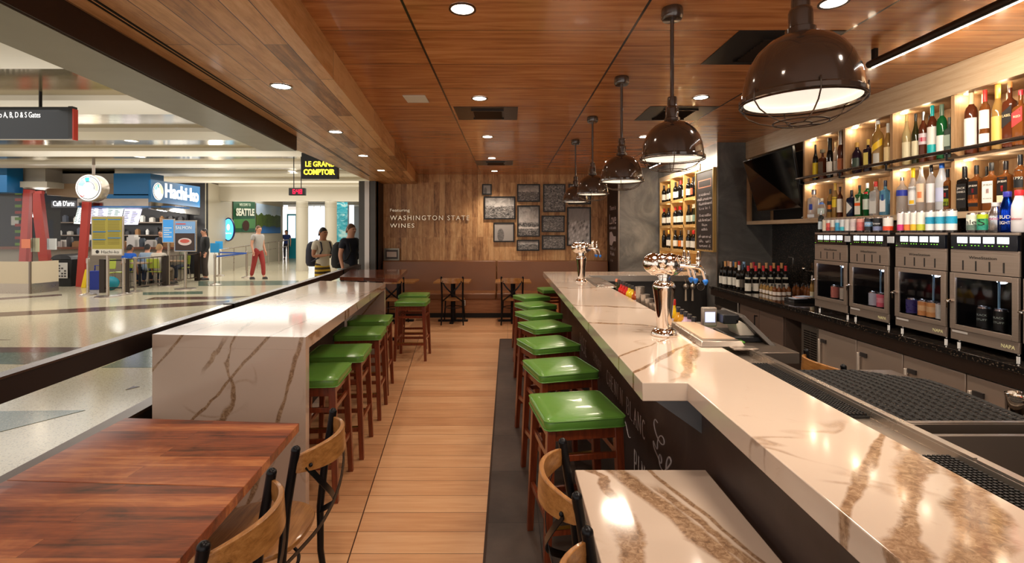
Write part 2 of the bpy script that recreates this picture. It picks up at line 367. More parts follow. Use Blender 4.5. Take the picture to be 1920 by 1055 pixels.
bf = n.math('MAXIMUM', bf, n.math('SUBTRACT', 1.0, n.step(seamx, .006, .009)))
n.color(n.mix(bf, c, C(20, 12, 10))); CEI = MATS['cherry_ceiling_panel']
S(MB().prism([(RI(-2), -2), (3.9, -2), (3.9, 10.4), (RI(10.4), 10.4)], CEIL, CEIL+.1).obj('ceiling', CEI, smooth=False))
# --- soffit over the storefront: boards run with the storefront
SOF = wood('reclaimed_soffit_board', [C(136, 92, 50), (C(184, 132, 80)), C(212, 160, 104), C(228, 184, 130)], 'yxz', (1.6, .132), .0025, C(40, 24, 14), .42, .1, 1.3, 9, .45, shear=-.105, off=(0, 5.0), knots=.35)
SZ = 2.69
BI = lambda D: -1.711-.103*D
so = MB()
so.prism([(BI(-2), -2), (RI(-2), -2), (RI(10.2), 10.2), (-2.75, 10.2), (-2.57, 5.14), (BI(5.14), 5.14)], SZ, CEIL+.1)
S(so.obj('ceiling_soffit', SOF, smooth=False))
S(MB().prism([(BI(-2)-.001, -2), (BI(-2)-.36, -2), (BI(5.14)-.36, 5.14), (BI(5.14)-.001, 5.14)], 2.548, 3.0).obj('trim_13', [mat('beam_face', C(44, 26, 20), .45)]))
S(MB().prism([(BI(-2)-.02, -2), (BI(-2)-.37, -2), (BI(5.14)-.37, 5.145), (BI(5.14)-.012, 5.145)], 2.542, 2.5475).obj('trim_14', mat('beam_soffit_metal', C(134, 130, 116), .33, .7)))
g = MB()
for o_ in (.10, .125): g.prism([(BI(-2)+o_, -2), (BI(-2)+o_+.012, -2), (BI(8.7)+o_+.012, 8.7), (BI(8.7)+o_, 8.7)], SZ-.003, SZ+.01)
S(g.obj('trim_15', mat('door_track', C(34, 26, 22), .4, .5)))
# --- walls
BW = wood('rustic_plank_wall', [C(118, 80, 48), C(168, 120, 76), C(196, 148, 98), C(216, 174, 124)], 'zxy', (1.15, .115), .0012, C(62, 40, 24), .5, 0, 1.6, 8, .3, knots=.5, offset=.37, off=(.3, 5))
YB = 10.16
S(MB().box(-2.62, 2.09, YB, YB+.12, 0, CEIL+.1).obj('wall_back', BW, smooth=False))
n = NT('venetian_plaster', .4, .5)
c = n.ramp(n.noise(n.co, 1.8, 8, .62, 1.4), [(.3, C(74, 72, 70)), (.5, C(98, 95, 92)), (.7, C(128, 124, 118))]); n.bump(n.noise(n.co, 2.5, 6, .6, 1.5), .15, .01); PLA = n.color(c)
n = NT('black_granite', .07, .5, .4)
v = n.t.nodes.new('ShaderNodeTexVoronoi'); n.put(v.inputs['Vector'], n.co); v.inputs['Scale'].default_value = 140
s2 = n.t.nodes.new('ShaderNodeSeparateColor'); n.t.links.new(v.outputs['Color'], s2.inputs[0])
GRA = n.color(n.ramp(s2.outputs[0], [(0, C(22, 20, 20)), (.8, C(30, 27, 25)), (.9, C(56, 46, 38)), (.97, C(86, 74, 64))]))
CHK = mat('chalkboard_paint', C(44, 32, 28), .45, bump=.05)
S(MB().box(2.09, 2.2, 9.2, YB+.12, 0, CEIL+.1).obj('wall_chalk', CHK, smooth=False))
S(MB().box(2.09, 2.83, 9.1, 9.199, 0, CEIL+.1).obj('wall_plaster', PLA, smooth=False))
S(MB().box(2.83, 2.93, 6.63, 7.09, 0, CEIL+.1).box(2.83, 2.93, 7.09, 9.01, 2.69, CEIL+.1).box(2.83, 2.93, 9.01, 9.1, 0, CEIL+.1).box(2.83, 2.93, 7.09, 9.01, 0, 1.06).obj('wall_plaster_side', PLA, smooth=False))
S(MB().box(3.06, 3.12, 6.63, 9.2, 0, CEIL+.1).obj('wall_rack_backing', PLA, smooth=False))
S(MB().box(2.83, 3.7, 6.53, 6.63, 0, CEIL+.1).obj('wall_plaster_end', PLA, smooth=False))
S(MB().box(2.075, 2.1, 9.08, 9.104, 0, CEIL).box(2.818, 2.835, 6.515, 6.532, 0, CEIL).obj('trim_16', mat('corner_bead', C(150, 140, 130), .3, .8)))
S(MB().box(3.57, 3.7, -2, 6.53, 0, CEIL+.1).obj('wall_right', GRA, smooth=False))
S(MB().box(-2.75, -2.61, 9.62, YB+.1, 0, SZ).obj('wall_left', mat('dark_wall_paint', C(46, 32, 26), .5), smooth=False))
# storefront pillar
p = E('storefront_pillar', 'dark steel-clad pillar with pale metal strip at the end of the railing', 'pillar', (0, 0, 0)); p['kind'] = 'structure'
MB().box(-2.94, -2.82, 9.55, 9.75, 0, SZ).box(-2.73, -2.61, 9.55, 9.75, 0, SZ).obj('cladding', mat('zinc_cladding', C(84, 80, 76), .45, .7, bump=.1), p)
MB().box(-2.82, -2.73, 9.53, 9.75, 0, SZ).obj('metal_strip', mat('pale_strip', C(196, 186, 178), .35, .5), p)
# storefront railing
def strip(name, off0, off1, y0, y1, z0, z1, m, par): return MB().prism([(FX(y0)+off0, y0), (FX(y0)+off1, y0), (FX(y1)+off1, y1), (FX(y1)+off0, y1)], z0, z1).obj(name, m, par)
r = E('storefront_railing', 'dark bronze railing between the bar tables and the terminal concourse', 'railing')
strip('top_rail', -.03, .03, -1.5, 9.3, .955, 1.06, mat('rail_bronze', C(46, 34, 30), .35, .4), r)
strip('rail_cap', -.035, .035, -1.5, 9.3, 1.06, 1.07, mat('rail_cap', C(88, 68, 56), .25, .7), r)
for y in (4.1, 7.9): strip('rail_joint', -.05, .045, y, y+.1, .95, 1.075, BLK, r)
for y in (.4, 4.14, 7.94, 9.25): strip('post', -.025, .025, y, y+.05, .6, .96, BLK, r)
S(strip('trim_17', -.04, .04, -1.5, 9.5, 0, .59, mat('low_wall_dark', C(38, 30, 26), .45), None))
S(strip('trim_18', -.05, .05, -1.5, 9.5, .59, .61, mat('low_wall_cap', C(84, 64, 52), .3, .6), None))

# ================================================================ CEILING FITTINGS
LENS = mat('downlight_lens', (1, 1, 1, 1), .5, emit=(1, .88, .72, 1), es=14)
TRIMB = mat('downlight_trim', C(88, 70, 56), .25, .8)
dl = E('recessed_downlight', '', 'ceiling light')
MB().loft([[(r*math.cos(t), r*math.sin(t), z) for t in [2*PI*k/32 for k in range(32)]] for r, z in ((.074, 0), (.074, -.006), (.062, -.006), (.058, .0))], cap=False).obj('trim_ring', TRIMB, dl)
MB().cyl((0, 0, 0), .06, -.003, -.001, 32).obj('lens', LENS, dl)
spots = [(-.245, 2.62, 0), (-.255, 4.37, 0), (-.257, 6.13, 0), (-.26, 7.9, 0), (-.262, 9.58, 0), (1.715, 2.546, 0), (1.732, 4.34, 0), (1.73, 6.13, 0), (1.73, 8.3, 0),
         (-1.566, 3.343, 1), (-1.73, 4.86, 1), (-1.906, 6.38, 1), (-2.07, 7.9, 1), (-1.39, 1.7, 1), (-.245, .9, 0), (1.715, .8, 0)]
nm = ['nearest the camera, above the aisle', 'second along the aisle ceiling, beside a black vent', 'third along the aisle ceiling', 'fourth along the aisle ceiling', 'farthest one by the plank wall above the aisle',
      'nearest the camera above the bar, behind the front pendant', 'second above the bar, right of a pendant stem', 'third above the bar, between two pendants', 'far end above the bar',
      'nearest in the board soffit', 'second in the board soffit', 'third in the board soffit', 'farthest in the board soffit', '', '', '']
for i, (x, y, s) in enumerate(spots):
    z = SZ if s else CEIL
    if nm[i]:
        lab = 'round recessed downlight '+nm[i]
        if dl['label'] == '': dl.location = (x, y, z-.001); dl['label'] = lab
        else: dup(dl, (x, y, z-.001), 0, lab)
    near = .5 if s else (2.0 if y > 9 else 1.2 if y > 7 else .8)
    L = lamp('SPOT', 'downlight_lamp', (x, y, z-.02), 52*near, (1, .84, .68), spot_size=math.radians(125), spot_blend=.8, shadow_soft_size=.06, specular_factor=.6)
n = NT('vent_black', .3, .5); n.color(C(26, 22, 20)); VB = MATS['vent_black']
def vent(x0, x1, y0, y1, lab, gx0, gx1):
    v = E('ceiling_vent', lab, 'ceiling vent', ((x0+x1)/2, (y0+y1)/2, CEIL)); ox, oy = (x0+x1)/2, (y0+y1)/2
    MB().box(x0-ox, x1-ox, y0-oy, y1-oy, -.004, -.0005).obj('panel', VB, v)
    g = MB()
    for k in range(9):
        y = y0-oy+.12+(y1-y0-.24)*k/8; g.bar((gx0-ox, y, -.014), (gx1-ox, y, -.014), .022, .004, (0, .6, .8))
    g.box(gx0-ox-.02, gx1-ox+.02, y0-oy+.09, y0-oy+.1, -.02, -.004).box(gx0-ox-.02, gx1-ox+.02, y1-oy-.1, y1-oy-.09, -.02, -.004)
    g.obj('grille', mat('vent_grille', C(60, 52, 46), .3, .8), v)
vent(-.525, .10, 4.67, 5.20, 'black rectangular vent panel over the aisle, the nearer one', -.34, -.06)
vent(-.56, .09, 8.2, 8.72, 'black vent panel over the aisle close to the plank wall', -.35, -.07)
vent(1.39, 2.03, 2.903, 3.486, 'large black vent panel behind the front pendant lamp', 1.6, 1.9)
vent(1.37, 2.03, 4.65, 5.235, 'black vent panel beside the second pendant lamp', 1.55, 1.85)
T(MB().box(-.93, -.73, 4.27, 4.5, CEIL-.008, CEIL-.001).obj('access_panel', WHITE, bevel=.003), 'small white square access panel in the timber ceiling', 'panel')
LEDM = mat('led_strip', (1, 1, 1, 1), .4, emit=(1, .93, .85, 1), es=22)
def ledbar(y0, y1, lab):
    b = E('led_light_bar', lab, 'light', (2.42, y0, CEIL-.09))
    MB().tube([(0, 0, 0), (0, y1-y0, 0)], .024, 12).obj('housing', mat('bar_housing', C(70, 60, 54), .3, .9), b)
    MB().box(.010, .018, .01, y1-y0-.01, -.026, -.018).obj('diffuser', LEDM, b)
    for y in (.05, y1-y0-.05): MB().box(-.012, .012, y-.015, y+.015, .0, .088).obj('bracket', BLK, b)
    lamp('AREA', 'led_bar_lamp', (2.46, (y0+y1)/2, CEIL-.125), 26*(y1-y0), (1, .86, .68), shape='RECTANGLE', size=.03, size_y=(y1-y0)).rotation_euler = (0, math.radians(-38), 0)
ledbar(1.1, 3.24, 'slim tubular light bar hung under the ceiling beside the liquor shelves')
ledbar(6.9, 8.3, 'slim light bar near the wine racks, behind the pendants')

# ================================================================ PENDANTS
SHADEI = mat('shade_inner_white', C(245, 236, 220), .5, emit=(1, .86, .68, 1), es=.6)
WIRE = mat('cage_wire', C(84, 70, 60), .25, .9)
def pendant(y, lab):
    R, zr = .165, 2.075; p = E('pendant_lamp', lab, 'pendant lamp', (.89, y, CEIL))
    z0 = zr-CEIL
    MB().lathe([(.001, 0), (.055, -.0005), (.058, -.01), (.058, -.05), (.05, -.062), (.001, -.064)], (0, 0), 28).obj('canopy', BRONZE, p)
    MB().tube([(0, 0, -.06), (0, 0, z0+.30)], .011, 12).obj('stem', BRONZE, p)
    MB().lathe([(.001, .335), (.024, .335), (.026, .325), (.026, .285), (.032, .28), (.034, .27), (.034, .225), (.042, .22), (.042, .205), (.03, .2), (.001, .198)], (0, 0, z0), 28).obj('socket_cap', BRONZE, p)
    out = [(.03, .205), (.06, .198), (.09, .183), (.12, .155), (.14, .122), (.153, .085), (.16, .045), (.162, .02), (.17, .014), (.17, .002), (.162, 0)]
    inn = [(.156, .004), (.154, .03), (.146, .08), (.134, .118), (.114, .15), (.086, .177), (.058, .191), (.001, .196)]
    MB().loft([[(r*math.cos(t), r*math.sin(t), z0+z) for t in [2*PI*k/48 for k in range(48)]] for r, z in out+inn[:1]], cap=False).obj('shade', BRONZE, p)
    MB().loft([[(r*math.cos(t), r*math.sin(t), z0+z) for t in [2*PI*k/48 for k in range(48)]] for r, z in inn], cap=False).obj('reflector', SHADEI, p)
    MB().cyl((0, 0, 0), .15, z0+.022, z0+.026, 40).obj('diffuser', mat('pendant_diffuser', (1, 1, 1, 1), .5, emit=(1, .88, .74, 1), es=.72), p)
    c = MB(); c.torus((0, 0), .168, .0028, 40, 6, z0-.004).torus((0, 0), .075, .0024, 28, 6, z0-.062).torus((0, 0), .03, .0022, 20, 6, z0-.066)
    for k in range(6):
        a = 2*PI*(k+.25)/6; ca, sa = math.cos(a), math.sin(a)
        c.tube([(.168*ca, .168*sa, z0+.03), (.17*ca, .17*sa, z0-.004), (.15*ca, .15*sa, z0-.03), (.115*ca, .115*sa, z0-.05), (.075*ca, .075*sa, z0-.062), (.03*ca, .03*sa, z0-.066)], .0022, 6)
    c.obj('wire_cage', WIRE, p)
    lamp('AREA', 'pendant_lamp_light', (.89, y, zr-.075), 9, (1, .84, .66), shape='DISK', size=.3, specular_factor=.25)
for y, l in ((1.47, 'large bronze dome pendant nearest the camera, cage below its rim'), (2.62, 'second bronze dome pendant from the camera, over the bar'), (3.78, 'middle bronze dome pendant over the bar'),
             (5.08, 'fourth bronze dome pendant, second from the plank wall'), (6.35, 'smallest, farthest bronze dome pendant in front of the photo wall')): pendant(y, l)

# ================================================================ BAR
Q_BAR = quartz('quartz_bar_top', [
    ((1.11, -1, 0), -1.76, .012, .05, 3, ((0, 1, 0), 2.3, 2.95)), ((1.2, -1, 0), -1.45, .026, .05, 3, ((0, 1, 0), 2.0, 2.8)), ((2.1, -1, 0), -.5, .10, .12, 3, ((0, 1, 0), 2.02, 2.6)),
    ((1, -.97, 0), -.287, .022, .03, 5, ((0, 1, 0), .5, 1.5)), ((1, -.88, 0), -.05, .075, .07, 3.5, ((0, 1, 0), .3, 1.5)), ((1, -.88, 0), .10, .085, .08, 3, ((0, 1, 0), .3, 1.5)),
    ((.2, 1, 0), 3.35, .02, .2, 2, None), ((.35, 1, 0), 4.3, .022, .3, 1.5, None), ((-.2, 1, 0), 5.2, .02, .3, 1.5, None), ((.3, 1, 0), 6.5, .03, .3, 1.5, None)], .55, 3.0)
bt = E('bar_counter', 'long bar with veined white quartz top and dark lettered front panel', 'bar counter')
zt = 1.07
MB().prism([(.546, 1.96), (.728, 1.96), (.728, .2), (1.135, .2), (1.135, 6.86), (2.6, 6.86), (2.825, 6.86), (2.825, 7.48), (.546, 7.48)], zt-.075, zt).obj('quartz_top', Q_BAR, bt, bevel=.003)
FP = NT('bar_front_panel', .42, .5); FP.color(FP.ramp(FP.noise(FP.co, 1.6, 7, .65, 1.0), [(.3, C(44, 32, 30)), (.55, C(62, 48, 44)), (.75, C(88, 72, 66))])); FP = MATS['bar_front_panel']
MB().box(.80, .84, .2, 7.3, 0, zt-.076).box(.84, 2.8, 7.26, 7.3, 0, zt-.076).obj('front_panel', FP, bt)
MB().box(.84, 1.12, .2, 6.9, 0, .1).obj('plinth', BLKK if 'BLKK' in globals() else BLACKP, bt)
MB().box(1.10, 1.125, .2, 6.9, .1, zt-.077).box(1.10, 2.82, 6.87, 6.9, .1, zt-.077).obj('back_panel', mat('bar_back_dark', C(58, 54, 52), .4, .3), bt)
MB().box(1.13, 2.825, 6.835, 6.862, zt-.085, zt-.002).obj('steel_edge', STEEL, bt)
MB().hexa([(.60, 1.99, .985), (.80, 1.99, .985), (.80, 2.05, .985), (.60, 2.05, .985), (.60, 1.99, .993), (.80, 1.99, .993), (.80, 2.05, .993), (.60, 2.05, .993)]).add([(.60, 1.995, .99), (.8, 1.995, .99), (.8, 1.995, .85), (.60, 2.02, .99), (.8, 2.02, .99), (.8, 2.02, .85)], [(0, 1, 2), (3, 5, 4), (0, 2, 5, 3), (0, 3, 4, 1), (1, 4, 5, 2)]).obj('bracket', mat('bracket_grey', C(110, 112, 116), .4, .5), bt)
CHALK = mat('chalk_lettering', C(206, 196, 196), .7)
def serif(word, y0, y1, z, h, name='lettering'):    # condensed roman capitals with serifs on the front panel (reads towards -y)
    G = {'C': 'arc', 'H': [(0, 0, 0, 1), (1, 0, 1, 1), (0, .5, 1, .5)], 'E': [(0, 0, 0, 1), (0, 0, .85, 0), (0, 1, .85, 1), (0, .52, .6, .52)], 'N': [(0, 0, 0, 1), (0, 1, 1, 0), (1, 0, 1, 1)], 'I': [(.5, 0, .5, 1)],
         'B': 'B', 'L': [(0, 0, 0, 1), (0, 0, .85, 0)], 'A': [(0, 0, .5, 1), (.5, 1, 1, 0), (.2, .36, .8, .36)], 'P': 'P', 'S': 'S', 'Y': [(.5, 0, .5, .5), (.5, .5, 0, 1), (.5, .5, 1, 1)], 'R': 'R', 'O': 'O', 'T': [(.5, 0, .5, 1), (0, 1, 1, 1)], 'U': 'U'}
    def arc(cx, cy, rx, ry, a0, a1, n=10): return [(cx+rx*math.cos(math.radians(a0+(a1-a0)*i/n)), cy+ry*math.sin(math.radians(a0+(a1-a0)*i/n))) for i in range(n+1)]
    def poly(ch):
        if ch == 'C': return [arc(.55, .5, .5, .5, 50, 310)]
        if ch == 'O': return [arc(.5, .5, .5, .5, 0, 360, 16)]
        if ch == 'B': return [[(0, 0), (0, 1), (.4, 1)]+arc(.45, .77, .4, .23, 90, -90)[0:], [(.4, .54)]+arc(.5, .27, .45, .27, 90, -90)+[(0, 0)]]
        if ch in 'PR': return [[(0, 0), (0, 1), (.4, 1)]+arc(.5, .74, .42, .26, 90, -90)+[(0, .48)]]+([[(.5, .48), (1, 0)]] if ch == 'R' else [])
        if ch == 'S': return [arc(.5, .75, .42, .25, 40, 270, 10)+arc(.5, .25, .42, .25, 90, -140, 10)]
        if ch == 'U': return [[(0, 1), (0, .3)]+arc(.5, .3, .5, .3, 180, 360)+[(1, 1)]]
        return [[(a, b), (c, d)] for a, b, c, d in G[ch]]
    mb = MB(); X = .7985; cnt = len(word); pitch = (y0-y1)/cnt; t = h*.045
    for i, ch in enumerate(word):
        if ch == ' ': continue
        lw = pitch*(.62 if ch != 'I' else .3); ya = y0-i*pitch
        M = lambda u, v: (X, ya-u*lw, z+v*h)
        for pl in poly(ch):
            for (a, b), (c, d) in zip(pl[:-1], pl[1:]):
                p, q = Vector(M(a, b)), Vector(M(c, d)); dd = (q-p); L = dd.length
                if L < 1e-5: continue
                dd /= L; nn = Vector((0, -dd.z, dd.y)); k = t*(1.25 if abs(dd.z) > .6 else .6)
                p -= dd*t*.3; q += dd*t*.3
                mb.quad(p-nn*k, q-nn*k, q+nn*k, p+nn*k)
        if ch in 'HENILAPYRTB':
            for u in ({'H': (0, 1), 'N': (0,), 'A': (0, 1), 'I': (.5,), 'T': (.5,), 'Y': (.5,), 'R': (0, 1)}.get(ch, (0,))):
                p = Vector(M(u, 0)); mb.quad(p+Vector((0, .012, -t*.5)), p+Vector((0, -.012, -t*.5)), p+Vector((0, -.012, t*.5)), p+Vector((0, .012, t*.5)))
            for u in ({'H': (0, 1), 'N': (0, 1), 'I': (.5,), 'Y': (0, 1)}.get(ch, ())):
                p = Vector(M(u, 1)); mb.quad(p+Vector((0, .012, -t*.5)), p+Vector((0, -.012, -t*.5)), p+Vector((0, -.012, t*.5)), p+Vector((0, .012, t*.5)))
    mb.obj(name, CHALK, bt, smooth=False)
serif('CHENIN BLANC', 3.90, 2.78, .468, .107); serif('SYRAH', 4.52, 4.12, .49, .075); serif('PINOT NOIR', 3.05, 2.2, .165, .145); serif('ROSE', 5.35, 4.85, .41, .16)
# script flourish
def sc(pts, k=1): return [(.7985, 2.64-.40*u, .43+.24*v) for u, v in pts]
def smooth(pts, it=3):
    for _ in range(it):
        q = [pts[0]]
        for a, b in zip(pts[:-1], pts[1:]): q += [tuple(a[i]*.75+b[i]*.25 for i in range(2)), tuple(a[i]*.25+b[i]*.75 for i in range(2))]
        pts = q+[pts[-1]]
    return pts
m = MB()
m.tube(sc(smooth([(.16, .98), (.04, 1.0), (-.02, .85), (.1, .66), (.3, .6), (.44, .7), (.42, .82), (.28, .8), (.14, .58), (.16, .36), (.04, .4), (-.05, .46), (.0, .3), (.16, .24), (.3, .16), (.34, .3), (.26, .38), (.2, .26), (.26, .08), (.42, .1)])), .0032, 6)
m.tube(sc(smooth([(.42, .1), (.6, .36), (.72, .56), (.62, .6), (.52, .42), (.5, .1), (.5, -.05), (.56, .14), (.66, .2), (.68, .05), (.8, .0)])), .0045, 6)
m.obj('lettering', CHALK, bt)
for o in (0,):
    m = MB(); m.tube([(.7985, 3.55-.4*t, .36+.03*math.sin(t*12)) for t in [i/20 for i in range(21)]], .003, 5); m.obj('flourish', CHALK, bt)

# drip trough behind the near bar, with rubber bar mats
tr = E('steel_bar_trough', 'stainless steel drip trough along the inner edge of the bar', 'trough')
MB().box(1.137, 1.25, .6, 2.72, 1.03, 1.04).box(1.25, 1.295, .6, 2.72, 1.03, 1.066).obj('channel', STEEL, tr, bevel=.002)
MB().box(1.25, 1.262, 1.30, 2.72, 1.066, 1.074).box(1.25, 1.262, .6, 1.29, 1.066, 1.074).obj('front_lip', STEEL, tr)
def ribmat(y0, y1, lab):
    b = MB().box(1.145, 1.243, y0, y1, 1.041, 1.048); k = int((y1-y0)/.013)
    for i in range(k):
        y = y0+.006+i*.013
        for j in range(7): b.box(1.15+j*.0132, 1.158+j*.0132, y, y+.0075, 1.048, 1.056)
    T(b.obj('bar_mat', RUBBER, smooth=False), lab, 'bar mat')
ribmat(1.66, 2.32, 'long black rubber bar mat in the steel trough beside the perforated mat'); ribmat(.85, 1.36, 'black studded rubber bar mat in the trough nearest the camera')
# ice well and sink with mesh mat
sk = E('steel_sink_unit', 'stainless steel sink and ice well behind the near bar', 'sink')
MB().box(1.295, 2.02, 1.86, 2.55, .935, .955).box(1.295, 2.02, 1.80, 1.82, .955, .972).box(1.295, 2.02, 1.69, 1.71, .75, .968).box(1.295, 1.31, .7, 1.7, .75, .968).box(1.295, 2.02, .7, 1.80, .74, .755).box(2.0, 2.02, .7, 1.8, .75, .968).box(1.295, 2.02, 1.795, 1.81, .75, .968).obj('basin', STEELD, sk, bevel=.002)
MB().box(1.30, 2.0, .75, 2.5, .1, .74).obj('cabinet', STEELD, sk)
MB().box(2.021, 2.22, 1.86, 2.12, .872, .89).obj('side_shelf', STEELD, sk)
# perforated mat: real holes
mm = MB(); th = .008; N1, N2 = 44, 30; ox, oy, W_, H_ = 1.40, 1.84, .60, .72
def mz(x, y): return .962+.018*math.exp(-((y-2.2)**2)/.05)*((x-1.4)/.6)
vs = {}
px_, py_ = W_/N2, H_/N1
for j in range(N1+1): mm.tube([(ox+i*px_, oy+j*py_+(.25*py_ if i % 2 else -.25*py_), mz(ox+i*px_, oy+j*py_)) for i in range(N2+1)], .0033, 4)
for i in range(N2+1):
    for j in range(N1):
        if (i+j) % 2 == 0 or i in (0, N2): mm.tube([(ox+i*px_, oy+j*py_, mz(ox+i*px_, oy+j*py_)), (ox+i*px_, oy+(j+1)*py_, mz(ox+i*px_, oy+(j+1)*py_))], .0033, 4)
# trim far/right corner into the curve seen in the photo
keep = MB(); 
def inside(v): return not (v[1] > 2.52-.9*max(0, v[0]-1.80)**1.2*1.6)
fs = [f for f in mm.f if all(inside(mm.v[i]) for i in f)]
mm.f = fs; mm.mi = [0]*len(fs)
T(mm.obj('perforated_mat', RUBBER, smooth=False), 'black honeycomb rubber mat draped over the steel ice well', 'rubber mat')

# lit drip tray on the bar
dt = E('steel_drip_tray', 'brushed steel drip tray gleaming beside the nearer beer tap', 'drip tray', (0, 0, 0))
MB().hexa([(1.02, 2.56, 1.072), (1.26, 2.56, 1.072), (1.22, 3.16, 1.072), (1.05, 3.16, 1.072), (1.035, 2.58, 1.10), (1.25, 2.58, 1.10), (1.21, 3.14, 1.10), (1.06, 3.14, 1.10)]).obj('tray_body', STEEL, dt, bevel=.004)
MB().hexa([(1.06, 2.63, 1.1), (1.235, 2.63, 1.1), (1.20, 3.11, 1.1), (1.075, 3.11, 1.1), (1.06, 2.63, 1.103), (1.235, 2.63, 1.103), (1.20, 3.11, 1.103), (1.075, 3.11, 1.103)]).obj('tray_plate', mat('tray_plate_glow', C(238, 206, 176), .3, .5), dt)  # pale warm colour holds the pendants' reflected glow
T(MB().box(1.17, 1.30, 2.50, 2.56, 1.068, 1.078).obj('steel_bar_scraper', STEEL, bevel=.003), 'small steel ledge projecting from under the drip tray', 'ledge')

# ================================================================ COMMUNAL TABLE AND WOOD TABLES
Q_COM = quartz('quartz_communal', [
    ((1, 0, -.936), -2.40, .012, .04, 3.5, ((0, 0, 1), .5, 1.3)), ((1, 0, -.89), -2.89, .014, .03, 4, ((0, 0, 1), .8, 1.3)), ((1, 0, -.34), -1.55, .016, .05, 3, ((0, 1, 0), 2.5, 3.1)), ((1, 0, -.6), -2.30, .02, .07, 6, ((0, 0, 1), .88, 1.03)),
    ((.5, 1, 0), 3.1, .02, .12, 1.6, None), ((-1, 1, 0), 5.2, .018, .2, 1.6, None), ((.9, 1, 0), 2.7, .05, .2, 2.2, ((1, 0, 0), -1.7, -1.2)), ((.2, 1, 0), 4.6, .025, .3, 1.4, None), ((1, .3, 0), -.75, .03, .3, 1.5, None), ((.3, 1, 0), 3.75, .02, .25, 2, None)], .4, 1.0, ((190, 168, 152), (182, 160, 144)))
ct = E('communal_table', 'high communal table with waterfall ends in brown-veined white quartz', 'table')
cc = [(-2.124, 2.889), (-1.173, 2.808), (-1.47, 5.82), (-2.353, 6.08)]
MB().prism(cc, .995, 1.07).obj('quartz_top', Q_COM, ct, bevel=.001)
MB().prism([(-2.124, 2.889), (-1.173, 2.808), (-1.18, 2.875), (-2.13, 2.956)], 0, .995).obj('waterfall_end', Q_COM, ct, bevel=.001)
MB().prism([(-1.47, 5.82), (-2.353, 6.08), (-2.348, 6.01), (-1.464, 5.75)], 0, .995).obj('waterfall_end', Q_COM, ct, bevel=.001)
MB().prism([(-1.70, 3.0), (-1.64, 3.0), (-1.94, 5.75), (-2.0, 5.75)], .1, .99).obj('centre_panel', mat('dark_laminate', C(46, 44, 46), .45), ct)
for k in range(2):
    T(MB().box(-.02, .02, -.006, .0, -.055, .055).box(-.001, .001, -.007, -.006, .02, .03).obj('wall_socket', mat('ivory_plastic', C(220, 210, 190), .4), loc=(-1.60-.10*k-.0, 3.4+.9*k, .5), rz=PI/2-.11), ['ivory power outlet under the communal table near the waterfall end', 'ivory power outlet farther along under the communal table'][k], 'power outlet')
wt = [[(-1.016, 2.357), (-1.916, 2.424), (-1.882, 1.817), (-.965, 1.769)], [(-.965, 1.765), (-1.882, 1.813), (-1.86, 1.16), (-.915, 1.13)]]
for i, q in enumerate(wt):
    cx = sum(p[0] for p in q)/4; cy = sum(p[1] for p in q)/4
    t = E('walnut_table', ['walnut plank cafe table standing against the communal table', 'walnut plank cafe table nearest the camera, abutting another'][i], 'table', (cx, cy, 0))
    MB().prism([(a-cx, b-cy) for a, b in q], .71, .75).obj('table_top', WALNUT, t, bevel=.002)
    MB().cyl((0, 0, 0), .035, .02, .69, 20).obj('pedestal', BLK, t); MB().box(-.3, .3, -.035, .035, 0, .025).box(-.035, .035, -.25, .25, 0, .025).obj('base', BLK, t, bevel=.004)
    MB().box(-.25, .25, -.2, .2, .69, .709).obj('mounting_plate', BLK, t)
Q_TAB = quartz('quartz_table', [
    ((1, .10, 0), -.155, .03, .09, 4.5, ((0, 1, 0), -.05, .5)), ((1, -.1, 0), -.15, .055, .05, 3, ((0, 1, 0), -.6, .1)), ((1, .42, 0), .06, .04, .03, 2.6, None), ((1, .30, 0), .155, .008, .03, 3, None), ((1, .40, 0), .115, .022, .04, 4, ((0, 1, 0), -.2, .25))], .2, 5.0)
t = E('quartz_table', 'low cafe table with brown-veined quartz top beside the bar front', 'table', (.52, 1.5, 0))
MB().box(-.257, .255, -.50, .395, .71, .75).obj('table_top', Q_TAB, t, bevel=.003)
MB().cyl((0, 0, 0), .035, .02, .70, 20).obj('pedestal', BLK, t); MB().box(-.22, .22, -.035, .035, 0, .025).box(-.035, .035, -.25, .25, 0, .025).obj('base', BLK, t)
t = E('high_table', 'glossy dark walnut high table by the storefront pillar', 'table', (-2.0, 7.1, 0))
q = [(-2.3, 6.62), (-1.45, 6.34), (-1.64, 7.9), (-2.56, 7.86)]
MB().prism([(a+2.0, b-7.1) for a, b in q], 1.02, 1.07).obj('table_top', WALND, t, bevel=.003)
for yy in (-.45, .45):
    MB().box(-.05, .05, yy-.05, yy+.05, .03, 1.019).obj('leg', BLK, t); MB().box(-.3, .3, yy-.05, yy+.05, 0, .03).obj('foot', BLK, t)
def bistro_table(x, y, lab):
    t = E('bistro_table', lab, 'table', (x, y, 0))
    MB().box(-.33, .33, -.3, .3, .74, .77).obj('table_top', ELM, t, bevel=.003)
    MB().tube([(0, 0, .03), (0, 0, .739)], .045, 16).obj('pedestal', BLK, t); MB().bar((-.28, 0, .018), (.28, 0, .018), .07, .036).bar((0, -.28, .018), (0, .28, .018), .07, .036).obj('base', BLK, t, bevel=.005)
bistro_table(-1.03, 9.12, 'small wooden table before the booth, beside the white wall socket'); bistro_table(.1, 9.12, 'small wooden table before the right half of the booth'); bistro_table(-2.05, 9.12, 'small wooden table at the left corner of the booth')

